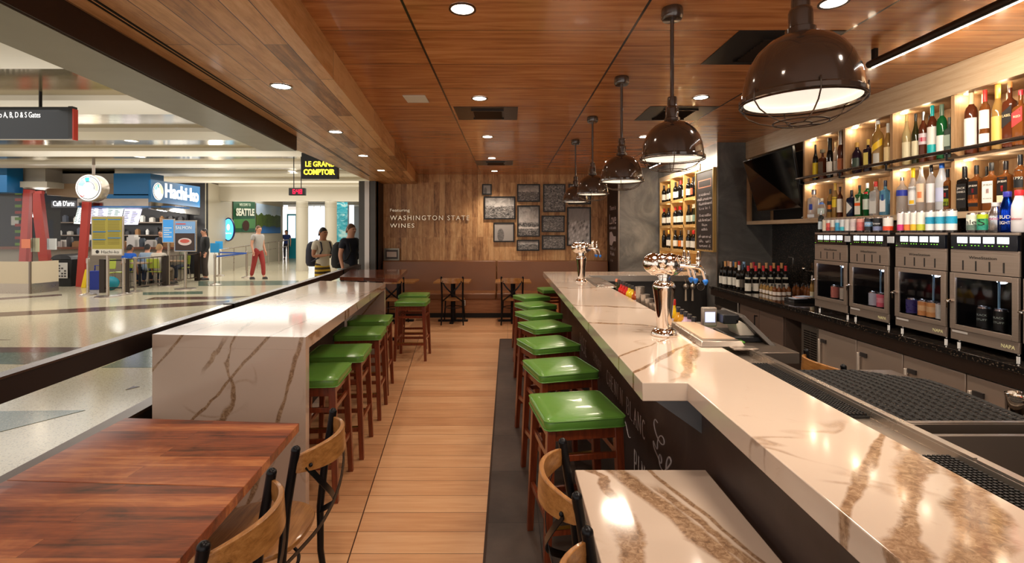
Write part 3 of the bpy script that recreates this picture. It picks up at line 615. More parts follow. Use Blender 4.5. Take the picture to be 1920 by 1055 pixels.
# booth
n = NT('brown_leather', .38, .5); LEA = n.color(n.mix(n.noise(n.co, 2, 4), C(116, 70, 38), C(132, 84, 48))); 
bo = E('booth_bench', 'long brown leather banquette along the plank wall', 'bench')
MB().box(-2.56, 2.05, 9.52, 10.15, 0, .10).obj('plinth', mat('plinth_black', C(30, 27, 26), .5), bo)
MB().box(-2.58, 2.07, 9.46, 10.15, .10, .36).obj('base_panel', wood('booth_base_wood', [C(96, 58, 34), C(150, 98, 60), C(176, 122, 80)], 'xzy', rough=.4, gs=1.2), bo)
for a, b in ((-2.58, -.232), (-.222, 2.07)):
    MB().box(a, b, 9.43, 9.95, .36, .486).obj('seat_cushion', LEA, bo, bevel=.025, seg=4)
    MB().hexa([(a, 9.90, .46), (b, 9.90, .46), (b, 10.15, .46), (a, 10.15, .46), (a, 9.98, 1.09), (b, 9.98, 1.09), (b, 10.15, 1.09), (a, 10.15, 1.09)]).obj('backrest', LEA, bo, bevel=.02, seg=4)
s = T(MB().box(-.03, .03, 0, .008, -.055, .055).obj('wall_socket', WHITE, loc=(-.855, 9.449, .30)), 'white double power socket on the booth base between two chairs', 'power outlet')
for z in (-.022, .022): MB().box(-.012, .012, -.003, .0, z-.012, z+.012).obj('outlet_face', mat('outlet_dark', C(60, 55, 50), .5), s)
# ================================================================ STOOLS
def make_stool(lab):
    s = E('bar_stool', lab, 'bar stool')
    c = MB(); c.lathe([(.001, .712), (.19, .712), (.203, .716), (.207, .722), (.207, .756), (.205, .762), (.195, .768), (.15, .776), (.07, .781), (.001, .782)], (0, 0), 72, p=18)
    seat = c.obj('seat', GREEN, s, angle=60)
    pm = MB()
    for z in (.719, .761):
        pm.tube([(x*.2085/((abs(x)**18+abs(y)**18)**(1/18)), y*.2085/((abs(x)**18+abs(y)**18)**(1/18)), z) for x, y in [(math.cos(2*PI*(k+.5)/72), math.sin(2*PI*(k+.5)/72)) for k in range(72)]], .0032, 6, True)
    pm.obj('piping', GREEN, seat)
    a = MB()
    for sx in (-1, 1): a.box(sx*.170-.011, sx*.170+.011, -.165, .165, .655, .711)
    for sy in (-1, 1): a.box(-.165, .165, sy*.170-.011, sy*.170+.011, .655, .711)
    a.obj('apron', MAHOG, s, bevel=.002)
    for sx in (-1, 1):
        for sy in (-1, 1):
            l = MB(); t, b = .0215, .0165; x0, y0, x1, y1 = sx*.172, sy*.172, sx*.20, sy*.20
            l.hexa([(x1-b, y1-b, 0), (x1+b, y1-b, 0), (x1+b, y1+b, 0), (x1-b, y1+b, 0), (x0-t, y0-t, .711), (x0+t, y0-t, .711), (x0+t, y0+t, .711), (x0-t, y0+t, .711)]); l.obj('leg', MAHOG, s, bevel=.002)
    def rail(z, side, h=.032):
        k = .172+.028*(1-z/.711)
        r = MB(); r.bar((-k, side*k, z), (k, side*k, z), .02, h) if True else 0
        return r
    for side, z in ((-1, .22), (1, .22)): rail(z, side).obj('stretcher', MAHOG, s, bevel=.002)
    for side, z in ((-1, .27), (1, .27)): 
        k = .172+.028*(1-z/.711); MB().bar((side*k, -k, z), (side*k, k, z), .02, .03).obj('stretcher', MAHOG, s, bevel=.002)
    for side in (-1, 1):
        k = .172+.028*(1-.56/.711); MB().bar((side*k, -k, .57), (side*k, k, .57), .018, .03).obj('stretcher', MAHOG, s, bevel=.002)
        MB().bar((-k, side*k, .57), (k, side*k, .57), .018, .03).obj('stretcher', MAHOG, s, bevel=.002)
    k = .172+.028*(1-.22/.711); MB().bar((-k+.02, -k-.001, .238), (k-.02, -k-.001, .238), .024, .004).obj('foot_plate', mat('brass_foot_plate', C(190, 150, 70), .3, 1), s)
    return s
st0 = make_stool('green-seated bar stool at the bar front, nearest the camera')
st0.location = (.354, 2.57, 0); st0.rotation_euler.z = math.radians(9)
for x, y, a, l in ((.356, 3.33, 15, 'green-seated bar stool at the bar front, second from the camera'), (.335, 4.05, 20, 'green-seated bar stool at the bar front, third from the camera'),
                   (.365, 4.82, 23, 'green-seated bar stool at the bar front, fourth from the camera'), (.35, 5.5, 25, 'green-seated bar stool at the bar, third from its far end'),
                   (.353, 6.17, 25, 'green-seated bar stool at the bar, second from its far end'), (.34, 6.95, 24, 'green-seated bar stool at the far corner of the bar'),
                   (.72, 7.85, 10, 'green-seated stool tucked past the far end of the bar'),
                   (-1.285, 3.19, 5, 'green-seated stool under the communal table, nearest the waterfall end'), (-1.30, 3.76, 6, 'green-seated stool under the communal table, second from the waterfall end'),
                   (-1.365, 4.50, 6, 'green-seated stool under the communal table, third from the camera'), (-1.46, 5.16, 6, 'green-seated stool at the far end of the communal table'),
                   (-1.275, 6.5, 1, 'green-seated stool at the dark high table, the nearer one'), (-1.38, 7.15, 2, 'green-seated stool at the dark high table, the farther one')):
    dup(st0, (x, y, 0), math.radians(a), l)

# ================================================================ BISTRO CHAIRS
def make_chair(lab):
    c = E('bistro_chair', lab, 'chair')
    MB().lathe([(.001, .435), (.19, .435), (.205, .442), (.208, .452), (.205, .461), (.17, .465), (.09, .461), (.001, .460)], (0, .0), 40, p=2.6).obj('seat', ELM, c)
    for sx in (-1, 1):
        MB().tube([(sx*.20, -.215, 0), (sx*.188, -.185, .25), (sx*.186, -.185, .45), (sx*.19, -.205, .65), (sx*.193, -.24, .865)], [.012, .0145, .016, .0165, .0165], 12).ball((sx*.193, -.24, .868), .0175, 6).obj('back_post', BLK, c)
        MB().tube([(sx*.195, .19, 0), (sx*.175, .155, .25), (sx*.165, .14, .437)], [.011, .0135, .0145], 12).obj('leg', BLK, c)
    # curved wooden top rail
    r = MB(); rings = []
    for k in range(17):
        t = -1+k/8; x = t*.198; y = -.238-.098*(1-abs(t)**2.2); w = .048*(1-.35*abs(t)**3); tl = .10
        nx, ny = (-.0, -1)
        rings.append([(x, y+.009+tl*w*.3, .815+w), (x, y-.009+tl*w*.3, .815+w), (x, y-.010, .815), (x, y-.009-.004, .815-w), (x, y+.009-.004, .815-w), (x, y+.010, .815)])
    r.loft(rings).obj('top_rail', ELM, c, bevel=.003, angle=50)
    # crossed flat steel straps
    for s in (-1, 1):
        pts = [(s*-.17, -.275, .80), (s*-.12, -.315, .71), (s*-.02, -.325, .61), (s*.08, -.29, .52), (s*.15, -.225, .46), (s*.18, -.19, .43)]
        off = .004*s
        P = pts
        for _ in range(2): P = [P[0]]+[tuple(a[i]*(.75 if h == 0 else .25)+b[i]*(.25 if h == 0 else .75) for i in range(3)) for a, b in zip(P[:-1], P[1:]) for h in (0, 1)]+[P[-1]]
        m = MB(); rr = []
        for i, p in enumerate(P):
            d = (Vector(P[min(i+1, len(P)-1)])-Vector(P[max(i-1, 0)])).normalized(); q = Vector((0, -1, 0)); wv = d.cross(q).normalized()*.013; nv = wv.cross(d).normalized()*.0016; p = Vector(p)+Vector((0, off, 0))
            rr.append([p-wv-nv, p+wv-nv, p+wv+nv, p-wv+nv])
        m.loft(rr); m.ball((s*-.165, -.285, .80), .008, 5); m.obj('cross_strap', BLK, c)
    m = MB(); m.torus((0, 0), .155, .0075, 28, 6, .30); m.obj('stretcher', BLK, c)
    return c
ch0 = make_chair('bistro chair with curved wood rail at the left walnut table, beside the waterfall end')
ch0.location = (-1.03, 1.995, 0); ch0.rotation_euler.z = PI/2
for x, y, a, l in ((-1.03, 1.43, 92, 'bistro chair at the walnut table nearest the camera'), (.452, 1.675, -90, 'bistro chair at the quartz cafe table, nearer the stools'),
                   (.455, 1.115, -90, 'bistro chair at the quartz cafe table, cut by the bottom edge'), (-1.0, 8.93, 0, 'bistro chair facing the booth beside the white wall socket'),
                   (.08, 8.93, 0, 'bistro chair facing the booth, nearer the bar'), (-2.05, 8.85, 0, 'bistro chair behind the dark high table at the booth corner'),
                   (2.27, 3.10, -92, 'bistro chair standing in the bar aisle behind the rubber mat')): dup(ch0, (x, y, 0), math.radians(a), l)

# ================================================================ BEER TOWERS
BLUE = mat('blue_plastic', C(30, 110, 200), .35)
def tower(x, y, lab):
    t = E('beer_tap_tower', lab, 'beer tap', (x, y, 1.07))
    MB().lathe([(.001, 0), (.072, 0), (.075, .006), (.072, .02), (.062, .034), (.045, .044), (.001, .046)], (0, 0), 36).obj('base_flange', CHROME, t)
    MB().lathe([(.04, .04), (.042, .06), (.052, .19), (.062, .265), (.066, .285), (.066, .296), (.056, .312), (.044, .322), (.036, .325), (.036, .345), (.042, .348), (.042, .358), (.034, .365), (.001, .366)], (0, 0), 36).obj('column', CHROME, t)
    MB().tube([(-.075, 0, .42), (-.06, 0, .405), (0, 0, .395), (.06, 0, .405), (.075, 0, .42)], [.045, .05, .052, .05, .045], 20).obj('header_body', CHROME, t)
    for i, (bx, by, bz, r) in enumerate(((-.062, .0, .425, .062), (.028, -.02, .425, .062), (.0, .045, .425, .055), (.085, .02, .425, .05), (-.02, -.03, .44, .045))): MB().ball((bx, by, bz), r, 12).obj('header_globe', CHROME, t)
    for i, dy in enumerate((-.07, 0, .07)):
        h = MB(); X = .115+.03*(i == 0)
        h.tube([(.06, dy*.6, .415), (X+.02, dy, .412)], .012, 12).tube([(X+.01, dy, .412), (X+.04, dy, .408), (X+.058, dy, .385), (X+.07, dy, .335)], [.014, .013, .011, .009], 12)
        f = h.obj('faucet', CHROME, t)
        MB().lathe([(.001, .42), (.012, .42), (.014, .44), (.01, .448), (.013, .458), (.01, .466), (.008, .49), (.004, .5), (.001, .502)], (X+.03, dy), 16).obj('handle_ferrule', CHROME, f)
        MB().lathe([(.001, .303), (.006, .306), (.016, .325), (.015, .332), (.010, .338), (.001, .339)], (X+.071, dy), 12).obj('nozzle_plug', BLUE, f)
    return t
tw = tower(.924, 2.86, 'chrome beer tower with round globes beside the steel drip tray')
dup(tw, (.896, 5.89, 1.07), 0, 'chrome beer tower at the far end of the bar')
m = MB(); m.hexa([(.98, 5.3, 1.071), (1.2, 5.3, 1.071), (1.2, 6.3, 1.071), (1.0, 6.3, 1.071), (1.0, 5.33, 1.09), (1.2, 5.33, 1.09), (1.2, 6.27, 1.09), (1.02, 6.27, 1.09)])
T(m.obj('steel_drip_tray', STEEL, bevel=.004), 'steel drip tray beside the far beer tower', 'drip tray')

# ================================================================ BOTTLES
def glass(name, col, trans=0, rough=.08): return mat(name, col, rough, coat=.3, trans=trans, ior=1.3)
G = {'dark': glass('dark_bottle_glass', C(18, 16, 14)), 'red': glass('red_wine_glass', C(34, 14, 12)), 'green': glass('green_bottle_glass', C(18, 82, 40)), 'brown': glass('brown_spirit', C(84, 40, 22)),
     'amber': glass('amber_spirit', C(128, 74, 34), .3), 'gold': glass('golden_spirit', C(180, 140, 78), .4), 'clear': glass('clear_bottle_glass', (.95, .97, 1, 1), .82), 'navy': glass('navy_bottle_glass', C(20, 30, 56)),
     'frost': glass('frosted_bottle_glass', C(212, 216, 224), .3, .35), 'purple': glass('dark_purple_glass', C(34, 22, 36)), 'bluetint': glass('pale_blue_glass', C(120, 190, 230), .7), 'grey': glass('smoky_green_glass', C(74, 84, 76), .3),
     'straw': glass('straw_spirit', C(226, 206, 150), .5), 'olive': glass('olive_bottle_glass', C(46, 44, 20))}
PC = {}
def paint(c, rough=.45, metal=0):
    k = (c, rough, metal)
    if k not in PC: PC[k] = mat('paint_%02x%02x%02x%s' % (c[0], c[1], c[2], 'm' if metal else ''), C(*c), rough, metal)
    return PC[k]
PROF = {  # (r fraction, z fraction)
    'bordeaux': [(.001, 0), (.9, 0), (1, .02), (1, .60), (.96, .65), (.8, .70), (.45, .76), (.38, .80), (.36, .96), (.42, .965), (.42, 1), (.001, 1)],
    'burgundy': [(.001, 0), (.9, 0), (1, .02), (1, .46), (.92, .54), (.7, .64), (.45, .74), (.36, .82), (.34, .96), (.4, .965), (.4, 1), (.001, 1)],
    'round': [(.001, 0), (.92, 0), (1, .02), (1, .62), (.96, .69), (.78, .75), (.45, .79), (.34, .83), (.32, .90), (.32, 1), (.001, 1)],
    'tall': [(.001, 0), (.92, 0), (1, .02), (1, .56), (.9, .64), (.6, .71), (.42, .78), (.34, .86), (.32, 1), (.001, 1)],
    'square': [(.001, 0), (.95, 0), (1, .02), (1, .66), (.93, .71), (.6, .74), (.36, .77), (.34, .85), (.34, 1), (.001, 1)],
    'squat': [(.001, 0), (.7, 0), (.95, .08), (1, .3), (.98, .5), (.85, .66), (.5, .76), (.32, .8), (.3, 1), (.001, 1)],
    'small': [(.001, 0), (.92, 0), (1, .03), (1, .55), (.9, .64), (.5, .72), (.42, .78), (.42, 1), (.001, 1)],
    'alu': [(.001, 0), (.9, 0), (1, .03), (1, .55), (.93, .66), (.62, .8), (.5, .88), (.5, 1), (.001, 1)]}
MESHC = {}
def bottle(x, y, z, H, R, style='round', g='amber', cap=(20, 20, 20), caph=.16, labels=(), text=None, lab='', name='liquor_bottle', cat='bottle', group=None, capm=0, face=None, capr=None, n=20, deco=None):
    """labels: (z0,z1 fraction, colour, half-angle deg)"""
    sq = style == 'square'; p = 6 if sq else 2.0
    root = E(name, lab, cat, (x, y, z), 0, group)
    if face is None: face = math.atan2(-y*.0-0, -1)              # labels face the aisle (-x) turned a little to the room
    ang = math.atan2(-(y-1.2)*(.3 if sq else .7), -x)
    prof = [(r*R, zz*H) for r, zz in PROF[style]]
    key = ('b', style, g, round(H, 3), round(R, 3))
    if key not in MESHC: MESHC[key] = MB().lathe(prof, (0, 0), n, p, round_neck=sq).mesh('glass', G[g] if isinstance(g, str) else g, True, 50)
    def link(nm, me, par=root):
        o = bpy.data.objects.new(nm, me); COL.objects.link(o); o.parent = par; return o
    body = link('glass_body', MESHC[key])
    rot = ang-(PI if sq else PI)
    body.rotation_euler.z = rot if sq else 0
    # cap
    def rat(zf):
        for (r0, z0), (r1, z1) in zip(PROF[style][:-1], PROF[style][1:]):
            if z0 <= zf <= z1 and z1 > z0: return r0+(r1-r0)*(zf-z0)/(z1-z0)
        return PROF[style][-2][0]
    if cap:
        cr = (capr or max(rat(1-caph*.9), .32)*1.12)*R
        if style in ('bordeaux', 'burgundy'): cp = [(.001, H*(1-caph)), (rat(1-caph)*R*1.06, H*(1-caph))]+[(r*R*1.07, zz*H) for r, zz in PROF[style][:-1] if zz > 1-caph]+[(.36*R, H*1.002), (.001, H*1.002)]
        else: cp = [(.001, H*(1-caph)), (cr, H*(1-caph)), (cr, H*1.0), (cr*.9, H*1.012), (.001, H*1.012)]
        key = ('c', style, cap, caph, round(H, 3), round(R, 3), capr)
        if key not in MESHC: MESHC[key] = MB().lathe(cp, (0, 0), 16).mesh('cap', paint(cap, .35, capm))
        link('cap', MESHC[key])
    for L in labels:
        z0, z1, colr, ha = L[:4]; slant = L[4] if len(L) > 4 else 0
        m = MB(); N = 12 if not sq else 6; rows = [z0, (z0+z1)/2, z1]; rings = []
        for zf in rows:
            ring = []
            for k in range(N+1):
                a = math.radians(-ha+2*ha*k/N); zz = zf+slant*(k/N-.5)
                rr = rat(min(max(zz, .02), .99))*R+.0007
                if sq:
                    u = math.tan(a) if abs(a) < .78 else math.copysign(1, a); pt = (rr, max(-.86, min(.86, u))*rr)
                    ring.append((pt[0], pt[1], zz*H))
                else: ring.append((rr*math.cos(a), rr*math.sin(a), zz*H))
            rings.append(ring)
        m.loft(rings, closed=False, cap=False)
        o = m.obj('label', paint(colr), root); o.rotation_euler.z = ang
    if text:
        for tx, zf, sz, colr in text:
            rr = rat(zf)*R+.0012; A = Vector((math.cos(ang), math.sin(ang), 0)); Rt = Vector((0, 0, 1)).cross(A)
            o = textmesh(tx, sz*H, Vector((0, 0, zf*H))+A*rr, Rt, (0, 0, 1), paint(colr), 'label_lettering', root, .0004, 'CENTER', width=min(1.5*R, sz*H*len(tx)*.62), wrap=None if sq else rr)
    if deco: deco(root, ang, R, H)
    return root
def at(X, p, w, top, z, style='round', **k):         # bottle by its column in the room: plane x = X
    y = dx(p, X); u = (p-CX)/F; R = w*y/(2*F*math.sqrt(1+u*u)); H = EYE+(CY-top)/F*y-z
    return bottle(X, y, z, H, R, style, **k)

# ---- liquor shelves
XS, XB = 3.22, 3.555
sh = E('liquor_shelving', 'pale oak wall shelving of open bays with lit corners above the wine machines', 'shelving')
ZL0, ZL, ZM0, ZM, ZT = 1.78, 1.826, 2.195, 2.225, 2.667
YS = [1.9, 2.91, 3.50, 4.06, 4.63, 5.26]
MB().box(XS-.012, XS+.02, 1.9, 6.52, ZT, CEIL-.002).obj('fascia', OAKH, sh)
MB().box(XS+.02, XB, 1.9, 6.52, ZT, ZT+.03).obj('top_panel', OAKV, sh)
MB().box(XB-.015, XB, 1.9, 6.52, ZL0, ZT).obj('back_panel', OAKV, sh)
MB().box(XS, XB-.016, 1.9, 6.52, ZL0, ZL).obj('bottom_shelf', OAKH, sh)
MB().box(XS+.005, XB-.016, 1.9, 5.26, ZM0, ZM).obj('middle_shelf', OAKH, sh)
for y in YS[1:]:
    MB().box(XS, XB-.016, y-.014, y+.014, ZL, ZM0).box(XS, XB-.016, y-.014, y+.014, ZM, ZT).obj('divider', OAKV, sh)
MB().box(XS, XS+.03, 6.44, 6.52, ZL, ZT).obj('divider', OAKV, sh)
MB().box(XS+.05, XB-.017, 5.28, 6.5, ZL+.002, ZT-.001).box if False else None
T(MB().box(XB-.03, XB-.017, 5.30, 6.42, ZL+.01, ZT-.01).obj('niche_backing', mat('niche_black', C(24, 22, 22), .6)), 'black backing of the television niche', 'panel')
rl = E('shelf_guard_rail', 'dark pipe rail running along the middle liquor shelf', 'rail')
MB().tube([(XS-.045, 1.9, 2.262), (XS-.045, 5.36, 2.262)], .0145, 12).obj('pipe', mat('rail_pipe', C(84, 72, 66), .28, .85), rl)
for y in YS[1:]+[5.33]: MB().tube([(XS-.045, y, 2.262), (XS-.045, y, 2.20), (XS+.003, y, 2.20)], .008, 8).lathe([(.001, 0), (.018, 0), (.018, .01), (.001, .01)], (XS-.045, y, 2.243), 12).obj('bracket', BLK, rl)
PUCK = mat('puck_light', (1, 1, 1, 1), .5, emit=(1, .88, .68, 1), es=9)
for k, y in enumerate(YS[1:]):
    for j, (z0, z1) in enumerate(((ZL, ZM0), (ZM, ZT))):
        if y < 2.95 : continue
        o = T(MB().cyl((0, 0, 0), .024, -.006, -.001, 16).obj('shelf_puck_light', PUCK, loc=(XS+.06, y-.055, z1)), 'small puck light in the %s shelf corner, bay %s' % (('lower', 'upper')[j], ['', 'nearest the camera', 'second from the camera', 'third from the camera', 'beside the television'][min(k, 4)]), 'light')
        lamp('POINT', 'puck_glow', (XS+.07, y-.06, z1-.03), .75, (1, .80, .55), shadow_soft_size=.02)
for j, (z0, z1) in enumerate(((ZL, ZM0), (ZM, ZT))):
    for y in (3.2, 3.78, 4.34, 4.95): lamp('POINT', 'shelf_glow', (XS+.05, y, z1-.04), .55, (1, .84, .62), shadow_soft_size=.03)
W_ = (232, 226, 214)
UX = 3.27
def U(p, top, w, **k): return at(k.pop('X', UX), p, w, top, ZM, **k)
CR = (226, 214, 178)
U(1529, 272, 11, style='tall', g='dark', cap=(18, 18, 20), caph=.14, labels=[(.08, .5, (236, 206, 40), 70)], lab='dark liqueur bottle with yellow label, end of the upper shelf by the television')
U(1542.5, 281, 13, style='square', g='brown', cap=(120, 110, 90), capr=.85, caph=.1, labels=[(.12, .6, (96, 78, 60), 40)], lab='square brown liqueur bottle with wide flat cap on the upper shelf')
U(1556, 260, 13, style='tall', g='dark', cap=(24, 24, 26), caph=.3, labels=[(.1, .42, W_, 60)], lab='dark tall bottle with long black neck and white label, upper shelf')
U(1567, 267, 12, style='round', g='clear', cap=(230, 206, 150), caph=.12, labels=[(.1, .5, (238, 238, 236), 60)], X=3.42, lab='clear bottle with cream stopper behind the white-labelled one')
U(1577, 247, 15, style='tall', g='brown', cap=(206, 206, 204), capm=1, caph=.3, labels=[(.1, .4, (176, 96, 50), 50)], lab='bottle with tall silver neck and rust label against the divider')
U(1607, 268, 22, style='squat', g='purple', cap=(206, 160, 80), caph=.14, labels=[(.2, .5, (60, 74, 60), 40)], lab='squat faceted dark bottle with gold stopper, alone in its bay corner')
U(1628, 262, 16, style='square', g='purple', cap=(226, 190, 90), caph=.16, labels=[(.15, .6, (226, 206, 110), 34)], lab='dark bottle with pale yellow label, upper shelf second bay')
U(1646, 227, 24, style='round', g='gold', cap=(232, 230, 226), caph=.07, labels=[(.42, .56, (240, 196, 40), 60, .16), (.14, .34, (190, 186, 176), 30)], lab='large round-shouldered bottle with slanted yellow band and silver seal')
U(1665, 232, 16, style='tall', g='gold', cap=(230, 228, 220), caph=.2, labels=[(.15, .48, (236, 208, 150), 60)], lab='amber bottle with peach label half hidden by the divider')
U(1700, 216, 18, style='tall', g='straw', cap=(222, 200, 120), caph=.12, labels=[(.08, .46, CR, 70)], lab='pale whisky bottle with big cream label, third bay of the upper shelf')
U(1717, 214, 16, style='tall', g='olive', cap=(34, 32, 30), caph=.14, labels=[(.14, .46, CR, 70)], lab='dark whisky bottle with cream label, second in the third bay')
U(1731, 211, 18, style='round', g='brown', cap=(170, 164, 160), capm=1, caph=.16, labels=[(.36, .58, (214, 200, 204), 70), (.42, .5, (190, 40, 70), 60)], lab='reddish brown bottle with silver cap and pink striped label')
U(1742, 218, 11, style='tall', g='dark', cap=(30, 30, 32), caph=.16, labels=[], X=3.46, lab='slim dark bottle behind the teal-capped one')
U(1748, 199, 20, style='round', g='brown', cap=(20, 168, 170), caph=.18, labels=[(.3, .62, (226, 222, 214), 70), (.1, .3, (22, 172, 176), 70)], lab='bottle with teal cap and white and teal label')
U(1766, 197, 22, style='round', g='green', cap=(96, 116, 96), caph=.2, labels=[(.14, .44, (230, 230, 224), 70)], lab='green bottle with grey cap and low white label')
U(1780, 221, 17, style='square', g='grey', cap=(66, 76, 70), caph=.14, labels=[(.3, .58, (150, 164, 150), 40)], lab='smoky square bottle against the divider of the third bay')
U(1821, 173, 27, style='round', g='brown', cap=(236, 214, 170), caph=.2, labels=[(.12, .58, (236, 232, 226), 70)], lab='dark amber bottle with cream cap and tall white label, nearest bay')
U(1843, 178, 17, style='tall', g='brown', cap=(228, 216, 186), caph=.14, labels=[], X=3.40, lab='cream-capped bottle behind the red-capped one')
U(1847, 170, 24, style='round', g='amber', cap=(196, 52, 44), caph=.18, labels=[(.38, .68, (238, 232, 220), 60), (.1, .3, (240, 238, 232), 60)], lab='amber bottle with red cap and two white labels')
U(1871, 155, 25, style='tall', g='gold', cap=(222, 160, 70), caph=.24, labels=[(.1, .5, (222, 180, 90), 70)], lab='tall clear-necked bottle with gold cap and golden label')
U(1889, 175, 14, style='tall', g='brown', cap=(230, 222, 200), caph=.12, labels=[], X=3.47, lab='cream-capped bottle behind the slanted black label')
U(1894, 155, 25, style='square', g='brown', cap=(196, 130, 70), caph=.08, labels=[(.36, .6, (34, 28, 26), 44, .1)], text=[('LABEL', .48, .055, (226, 200, 150))], lab='dark whisky bottle with slanted black label')
U(1914, 170, 27, style='square', g='amber', cap=(190, 50, 60), caph=.08, labels=[(.4, .66, (206, 52, 52), 44, .1)], text=[('RED', .52, .055, (240, 210, 180))], lab='whisky bottle with slanted red label at the frame edge')
LX = 3.26
def Lw(p, top, w, **k): return at(k.pop('X', LX), p, w, top, ZL, **k)
Lw(1526, 356, 19, style='square', g='clear', cap=(176, 178, 190), capm=1, caph=.16, capr=.5, labels=[(.3, .5, (40, 70, 180), 22), (.04, .14, (222, 226, 236), 40)], lab='clear square bottle with small blue label, lower shelf by the television')
Lw(1541, 372, 18, style='squat', g='clear', cap=(232, 222, 200), caph=.12, labels=[(.2, .5, (206, 224, 222), 50), (.7, .8, (70, 120, 220), 60)], lab='squat clear bottle with pale round label and cork top')
Lw(1557, 355, 13, style='round', g='gold', cap=(24, 24, 26), caph=.16, labels=[(.2, .58, (40, 32, 30), 60), (.3, .45, (230, 130, 40), 36)], lab='golden bottle with black and orange label, lower shelf')
Lw(1566, 344, 13, style='tall', g='gold', cap=(226, 186, 70), caph=.2, labels=[(.3, .6, (240, 206, 40), 60)], lab='golden bottle with gold neck and yellow label, lower shelf')
Lw(1575, 350, 12, style='bordeaux', g='brown', cap=(60, 40, 30), caph=.14, labels=[(.16, .6, (232, 226, 216), 70)], lab='bottle with tall white label squeezed against the first divider')
Lw(1597, 357, 16, style='square', g='navy', cap=(28, 28, 34), caph=.16, labels=[], lab='dark navy bottle with a white triangular label', deco=lambda root, a, R, H: setattr(MB().add([(R+.001, -R*.8, H*.1), (R+.001, -R*.8, H*.58), (R+.001, R*.85, H*.34)], [(0, 1, 2)]).obj('label', paint((230, 228, 220)), root).rotation_euler, 'z', a))
Lw(1612, 348, 15, style='square', g='green', cap=(22, 26, 22), caph=.1, labels=[(.06, .34, (232, 226, 214), 44), (.34, .44, (236, 96, 30), 44), (.44, .72, (222, 226, 200), 44), (.5, .66, (40, 90, 40), 20)], lab='green square bottle with orange band across its label')
Lw(1626, 344, 17, style='round', g='green', cap=(232, 232, 226), caph=.14, labels=[(.2, .52, (214, 226, 214), 70), (.68, .74, (200, 40, 50), 26)], lab='green gin bottle with white cap and red seal')
Lw(1642, 341, 20, style='square', g='clear', cap=(206, 50, 44), caph=.14, labels=[(.06, .72, (208, 206, 202), 38)], lab='clear square bottle with grey label and red cap')
Lw(1660, 339, 18, style='square', g='bluetint', cap=(40, 46, 70), caph=.16, labels=[(.1, .74, (232, 234, 236), 36), (.42, .6, (50, 80, 140), 16)], lab='pale blue gin bottle against the second divider')
Lw(1691.5, 333, 23, style='round', g='clear', cap=(196, 204, 214), capm=1, caph=.08, labels=[(.5, .66, (44, 60, 170), 80)], lab='clear vodka bottle with blue band and silver cap')
Lw(1712, 316, 19, style='tall', g='clear', cap=(240, 206, 30), caph=.2, labels=[(.2, .6, (230, 232, 234), 60), (.22, .3, (236, 190, 40), 30)], lab='clear bottle with yellow cap and white label')
Lw(1727, 304, 20, style='tall', g='clear', cap=(196, 190, 170), caph=.12, labels=[(.22, .58, (236, 206, 176), 50), (.3, .42, (226, 130, 80), 26)], lab='clear bottle with steel pourer and fruit picture label')
Lw(1746, 310, 19, style='round', g='clear', cap=(34, 34, 40), caph=.14, labels=[(.22, .62, (234, 234, 240), 60)], lab='clear bottle with black cap and plain white label')
Lw(1766, 297, 26, style='tall', g='frost', cap=(44, 110, 214), caph=.18, labels=[(.2, .46, (190, 196, 230), 50)], lab='large frosted vodka bottle with blue cap')
JT = (24, 20, 20)
Lw(1777, 318, 19, style='square', g='amber', cap=(22, 22, 24), caph=.18, X=3.27, labels=[(.14, .62, JT, 44), (.16, .32, (190, 210, 50), 44), (.36, .46, (190, 40, 40), 12)], text=[('JIM BEAM', .52, .05, (236, 230, 214)), ('APPLE', .21, .06, (40, 60, 20))], lab='amber bottle with black and lime green label')
Lw(1809, 313, 25, style='square', g='dark', cap=(22, 22, 24), caph=.3, labels=[(.08, .62, (26, 24, 24), 44)], capr=.42, text=[('JACK', .5, .07, (206, 200, 190)), ("DANIEL'S", .42, .06, (206, 200, 190)), ('HONEY', .26, .05, (180, 174, 160))], lab='square dark whiskey bottle with black label and long black cap')
Lw(1831, 311, 25, style='square', g='amber', cap=(26, 24, 24), caph=.18, labels=[(.1, .66, JT, 44), (.18, .36, (240, 130, 50), 44), (.4, .5, (196, 40, 60), 12)], text=[('JIM BEAM', .54, .055, (236, 230, 214)), ('PEACH', .23, .06, (110, 30, 10))], lab='amber bottle with black and orange peach label')
Lw(1850, 313, 16, style='square', g='dark', cap=(26, 24, 24), caph=.2, X=3.40, labels=[], lab='dark bottle with black cap behind the peach-labelled one')
Lw(1859, 306, 28, style='square', g='amber', cap=(26, 24, 24), caph=.16, labels=[(.16, .62, (236, 230, 222), 44), (.36, .46, (176, 40, 40), 12)], text=[('JIM BEAM', .52, .06, (30, 26, 26)), ('BOURBON', .24, .035, (60, 50, 50))], lab='amber bottle with broad white bourbon label')
Lw(1886, 303, 27, style='square', g='amber', cap=(34, 28, 28), caph=.17, labels=[(.3, .68, JT, 44), (.16, .3, (222, 206, 170), 44), (.38, .5, (206, 50, 50), 12)], text=[('JIM BEAM', .57, .055, (236, 230, 214))], lab='amber bottle with black arched label above cream strip')
Lw(1913, 291, 27, style='round', g='amber', cap=(30, 30, 34), caph=.18, labels=[(.4, .72, (24, 26, 28), 46)], text=[('1792', .55, .07, (200, 196, 184))], lab='round-shouldered amber bottle with black medallion label at the frame edge')

